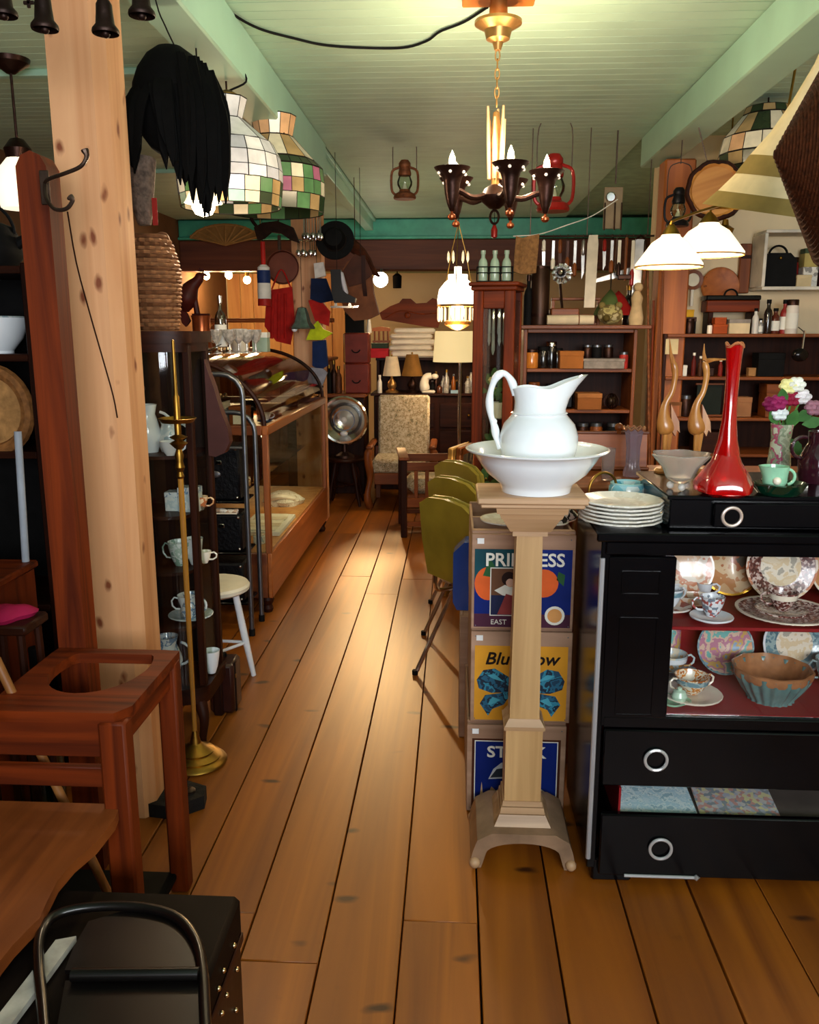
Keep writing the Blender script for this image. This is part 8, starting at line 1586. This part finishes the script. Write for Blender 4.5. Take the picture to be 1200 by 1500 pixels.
# ================================================================ lit double lamp with opal shades
OPAL = plain('opal_lit', 'fff2dc', 0.35, 0, 0, 5, emit='ffe9c8', estr=1.5)
lx = [(980, 391, 48, 3.8), (1036, 374, 52, 4.3)]
hubp = W(1130, 298, 4.1)
for i, (x, y, r, Y) in enumerate(lx):
    p = W(x, y, Y); s = S(1, p); t = thing('opal_pendant', ['lower lit opal glass pendant shade near the orange-brown post', 'upper lit opal glass pendant shade under the big fabric shade'][i], 'lamp', p, 0, 'lit opal pendant shades')
    put('glass_shade', G().lathe([(r * s, 0), (r * s * 1.0, 0.012), (r * s * 0.82, 16 * s), (r * s * 0.55, 34 * s), (r * s * 0.3, 42 * s), (r * s * 0.26, 46 * s)], 32), OPAL, t, label='glowing opal glass shade')
    put('rim', G().tube([(r * s * math.cos(a), r * s * math.sin(a), 0) for a in [2 * PI * k / 36 for k in range(36)]], 0.004, 6, True), plain('shade_rim', 'c99a5a', 0.4), t)
    put('gallery', G().lathe([(r * s * 0.28, 45 * s), (r * s * 0.2, 52 * s), (0.01, 60 * s), (0, 60 * s)], 18), BRASS, t)
    hb_ = hubp - p; put('stem', G().tube(bez([(0, 0, 58 * s), (0.02, 0, 66 * s), (hb_.x * 0.6, hb_.y * 0.6, hb_.z - 0.01), (hb_.x, hb_.y, hb_.z)], 14) + [Vector((hb_.x + 0.06, hb_.y, 2.6695 - p.z))], 0.006, 6), BRASS, t)
    put('bulb', G().ball((0, 0, 16 * s), 0.03, 10), BULB, t)
    lamp('opal_light', 'POINT', (p.x, p.y, p.z + 0.01), 12, WARM2, 0.04)
# big fabric shade hung askew
bp0 = W(1152, 318, 3.1); bsd = thing('fabric_lampshade', 'large cream and olive banded fabric lampshade hung askew from the beam', 'lampshade', bp0, 0, None, (R(10), R(8), 0)); s = S(1, bp0)
SHC = plain('cream_fabric', 'd3c19c', 0.85, 0, 0.08, 20); SHO = plain('olive_fabric', '857140', 0.85, 0, 0.1, 20)
for nm, prof, m in (('skirt', [(121 * s, 2 * s), (104 * s, 23 * s)], SHO), ('lower_cone', [(103.5 * s, 23 * s), (85 * s, 49 * s)], SHC), ('olive_band', [(85.5 * s, 49 * s), (72 * s, 76 * s)], SHO), ('upper_flare', [(72 * s, 76 * s), (52 * s, 109 * s), (35 * s, 150 * s), (19 * s, 200 * s), (17 * s, 212 * s)], SHC)):
    put(nm, G().lathe(prof + [(r - 0.004, z) for r, z in reversed(prof)] + [prof[0]], 40), m, bsd)
put('spider', G().tube([(-50 * s, 0, 108 * s), (50 * s, 0, 108 * s)], 0.004, 5).tube([(0, 0, 112 * s), (0, 0, 240 * s)], 0.004, 5), BRASS, bsd)
put('hook', G().tube([(0, 0, 238 * s), (-0.02, 0, 300 * s)], 0.003, 5), CHROME, bsd)
# coarse conical straw hat near the camera
bb = W(1136, 226, 2.35); bbs = thing('straw_hat', 'coarse dark brown woven conical hat hanging beside the fabric lampshade', 'hat', bb, R(-12)); s = S(1, bb)
WV = plain('coarse_weave', '4a2410', 0.85, 0, 0.5, 60, bump=0.6)
for k_ in range(24):
    r = (4 + k_ * 6.6) * s; xx = (2 + k_ * 3.25) * s
    put('coil', G().tube([(xx + 1.4 * s * math.sin(22 * a + PI * (k_ % 2)), r * math.cos(a), r * math.sin(a)) for a in [2 * PI * q / 44 for q in range(44)]], 4.6 * s, 5, True), WV, bbs)
put('lining', G().lathe([(0, 4 * s), (150 * s, 80 * s)], 32, Matrix.Rotation(R(90), 4, 'Y')), plain('weave_back', '2c1408', 0.9), bbs)
put('cord', G().tube([(70 * s, 0, 140 * s), (70 * s, 0, 2.6695 - bb.z)], 0.003, 5), MATTE, bbs)
# third leaded shade (right) and carved platter, dark lantern
pc = W(1118, 246, 4.8); lc_ = thing('leaded_lampshade', 'cream and dark leaded glass shade hanging behind the fabric lampshade', 'lampshade', pc); ks = S(1, pc)
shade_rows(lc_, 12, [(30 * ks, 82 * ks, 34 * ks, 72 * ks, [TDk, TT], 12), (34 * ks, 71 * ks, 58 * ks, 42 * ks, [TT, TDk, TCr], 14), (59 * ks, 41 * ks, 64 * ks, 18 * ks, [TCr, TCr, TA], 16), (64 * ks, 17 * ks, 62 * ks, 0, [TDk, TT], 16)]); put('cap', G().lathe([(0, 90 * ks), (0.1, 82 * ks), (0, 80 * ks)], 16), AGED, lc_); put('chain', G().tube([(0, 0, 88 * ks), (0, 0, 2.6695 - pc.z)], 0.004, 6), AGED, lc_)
cp0 = W(1048, 280, 4.6); cpl = thing('carved_platter', 'round carved golden wooden platter with dark rim hung by the leaded shade', 'platter', cp0, 0, None, (R(84), R(-18), 0)); rr = 40 * S(1, cp0)
put('disc', G().lathe([(0, 0), (rr * 0.9, 0), (rr, 0.02), (rr * 0.94, 0.022), (rr * 0.85, 0.008), (0, 0.008)], 32), wood('golden_platter', '9a5c24', 'c98f48', 'x', 0.6, 0.4), cpl); put('bark_rim', G().tube([(rr * (1 + 0.02 * math.sin(9 * a)) * math.cos(a), rr * (1 + 0.02 * math.sin(9 * a)) * math.sin(a), 0.01) for a in [2 * PI * q / 36 for q in range(36)]], 0.014, 6, True), DARKW, cpl)
put('wire', G().tube([(0, rr * 0.95, 0.0), (0, 2.63 - cp0.z, 0.03)], 0.003, 5), IRON, cpl)
lantern('dark blue-black kerosene lantern hanging beside the carved platter', 992, 278, 332, 4.9, plain('lantern_dark', '1c1a20', 0.4, 0.5))
bf = W(1062, 338, 5.15); bfx = thing('brass_lamp_font', 'small brass lamp fitting with white glass stub under the fabric lampshade', 'lamp part', bf); put('font', G().lathe([(0, -0.04), (0.04, -0.02), (0.05, 0.01), (0.02, 0.03), (0.015, 0.06), (0, 0.06)], 18), BRASS, bfx); put('arm', G().tube(bez([(0.0, 0, 0.05), (-0.05, 0, 0.09), (-0.11, 0, 0.06), (-0.12, 0, 0.02)], 12), 0.006, 6), BRASS, bfx); put('stem', G().tube([(0, 0, 0.05), (0, 0, 2.6695 - bf.z)], 0.005, 5), BRASS, bfx)
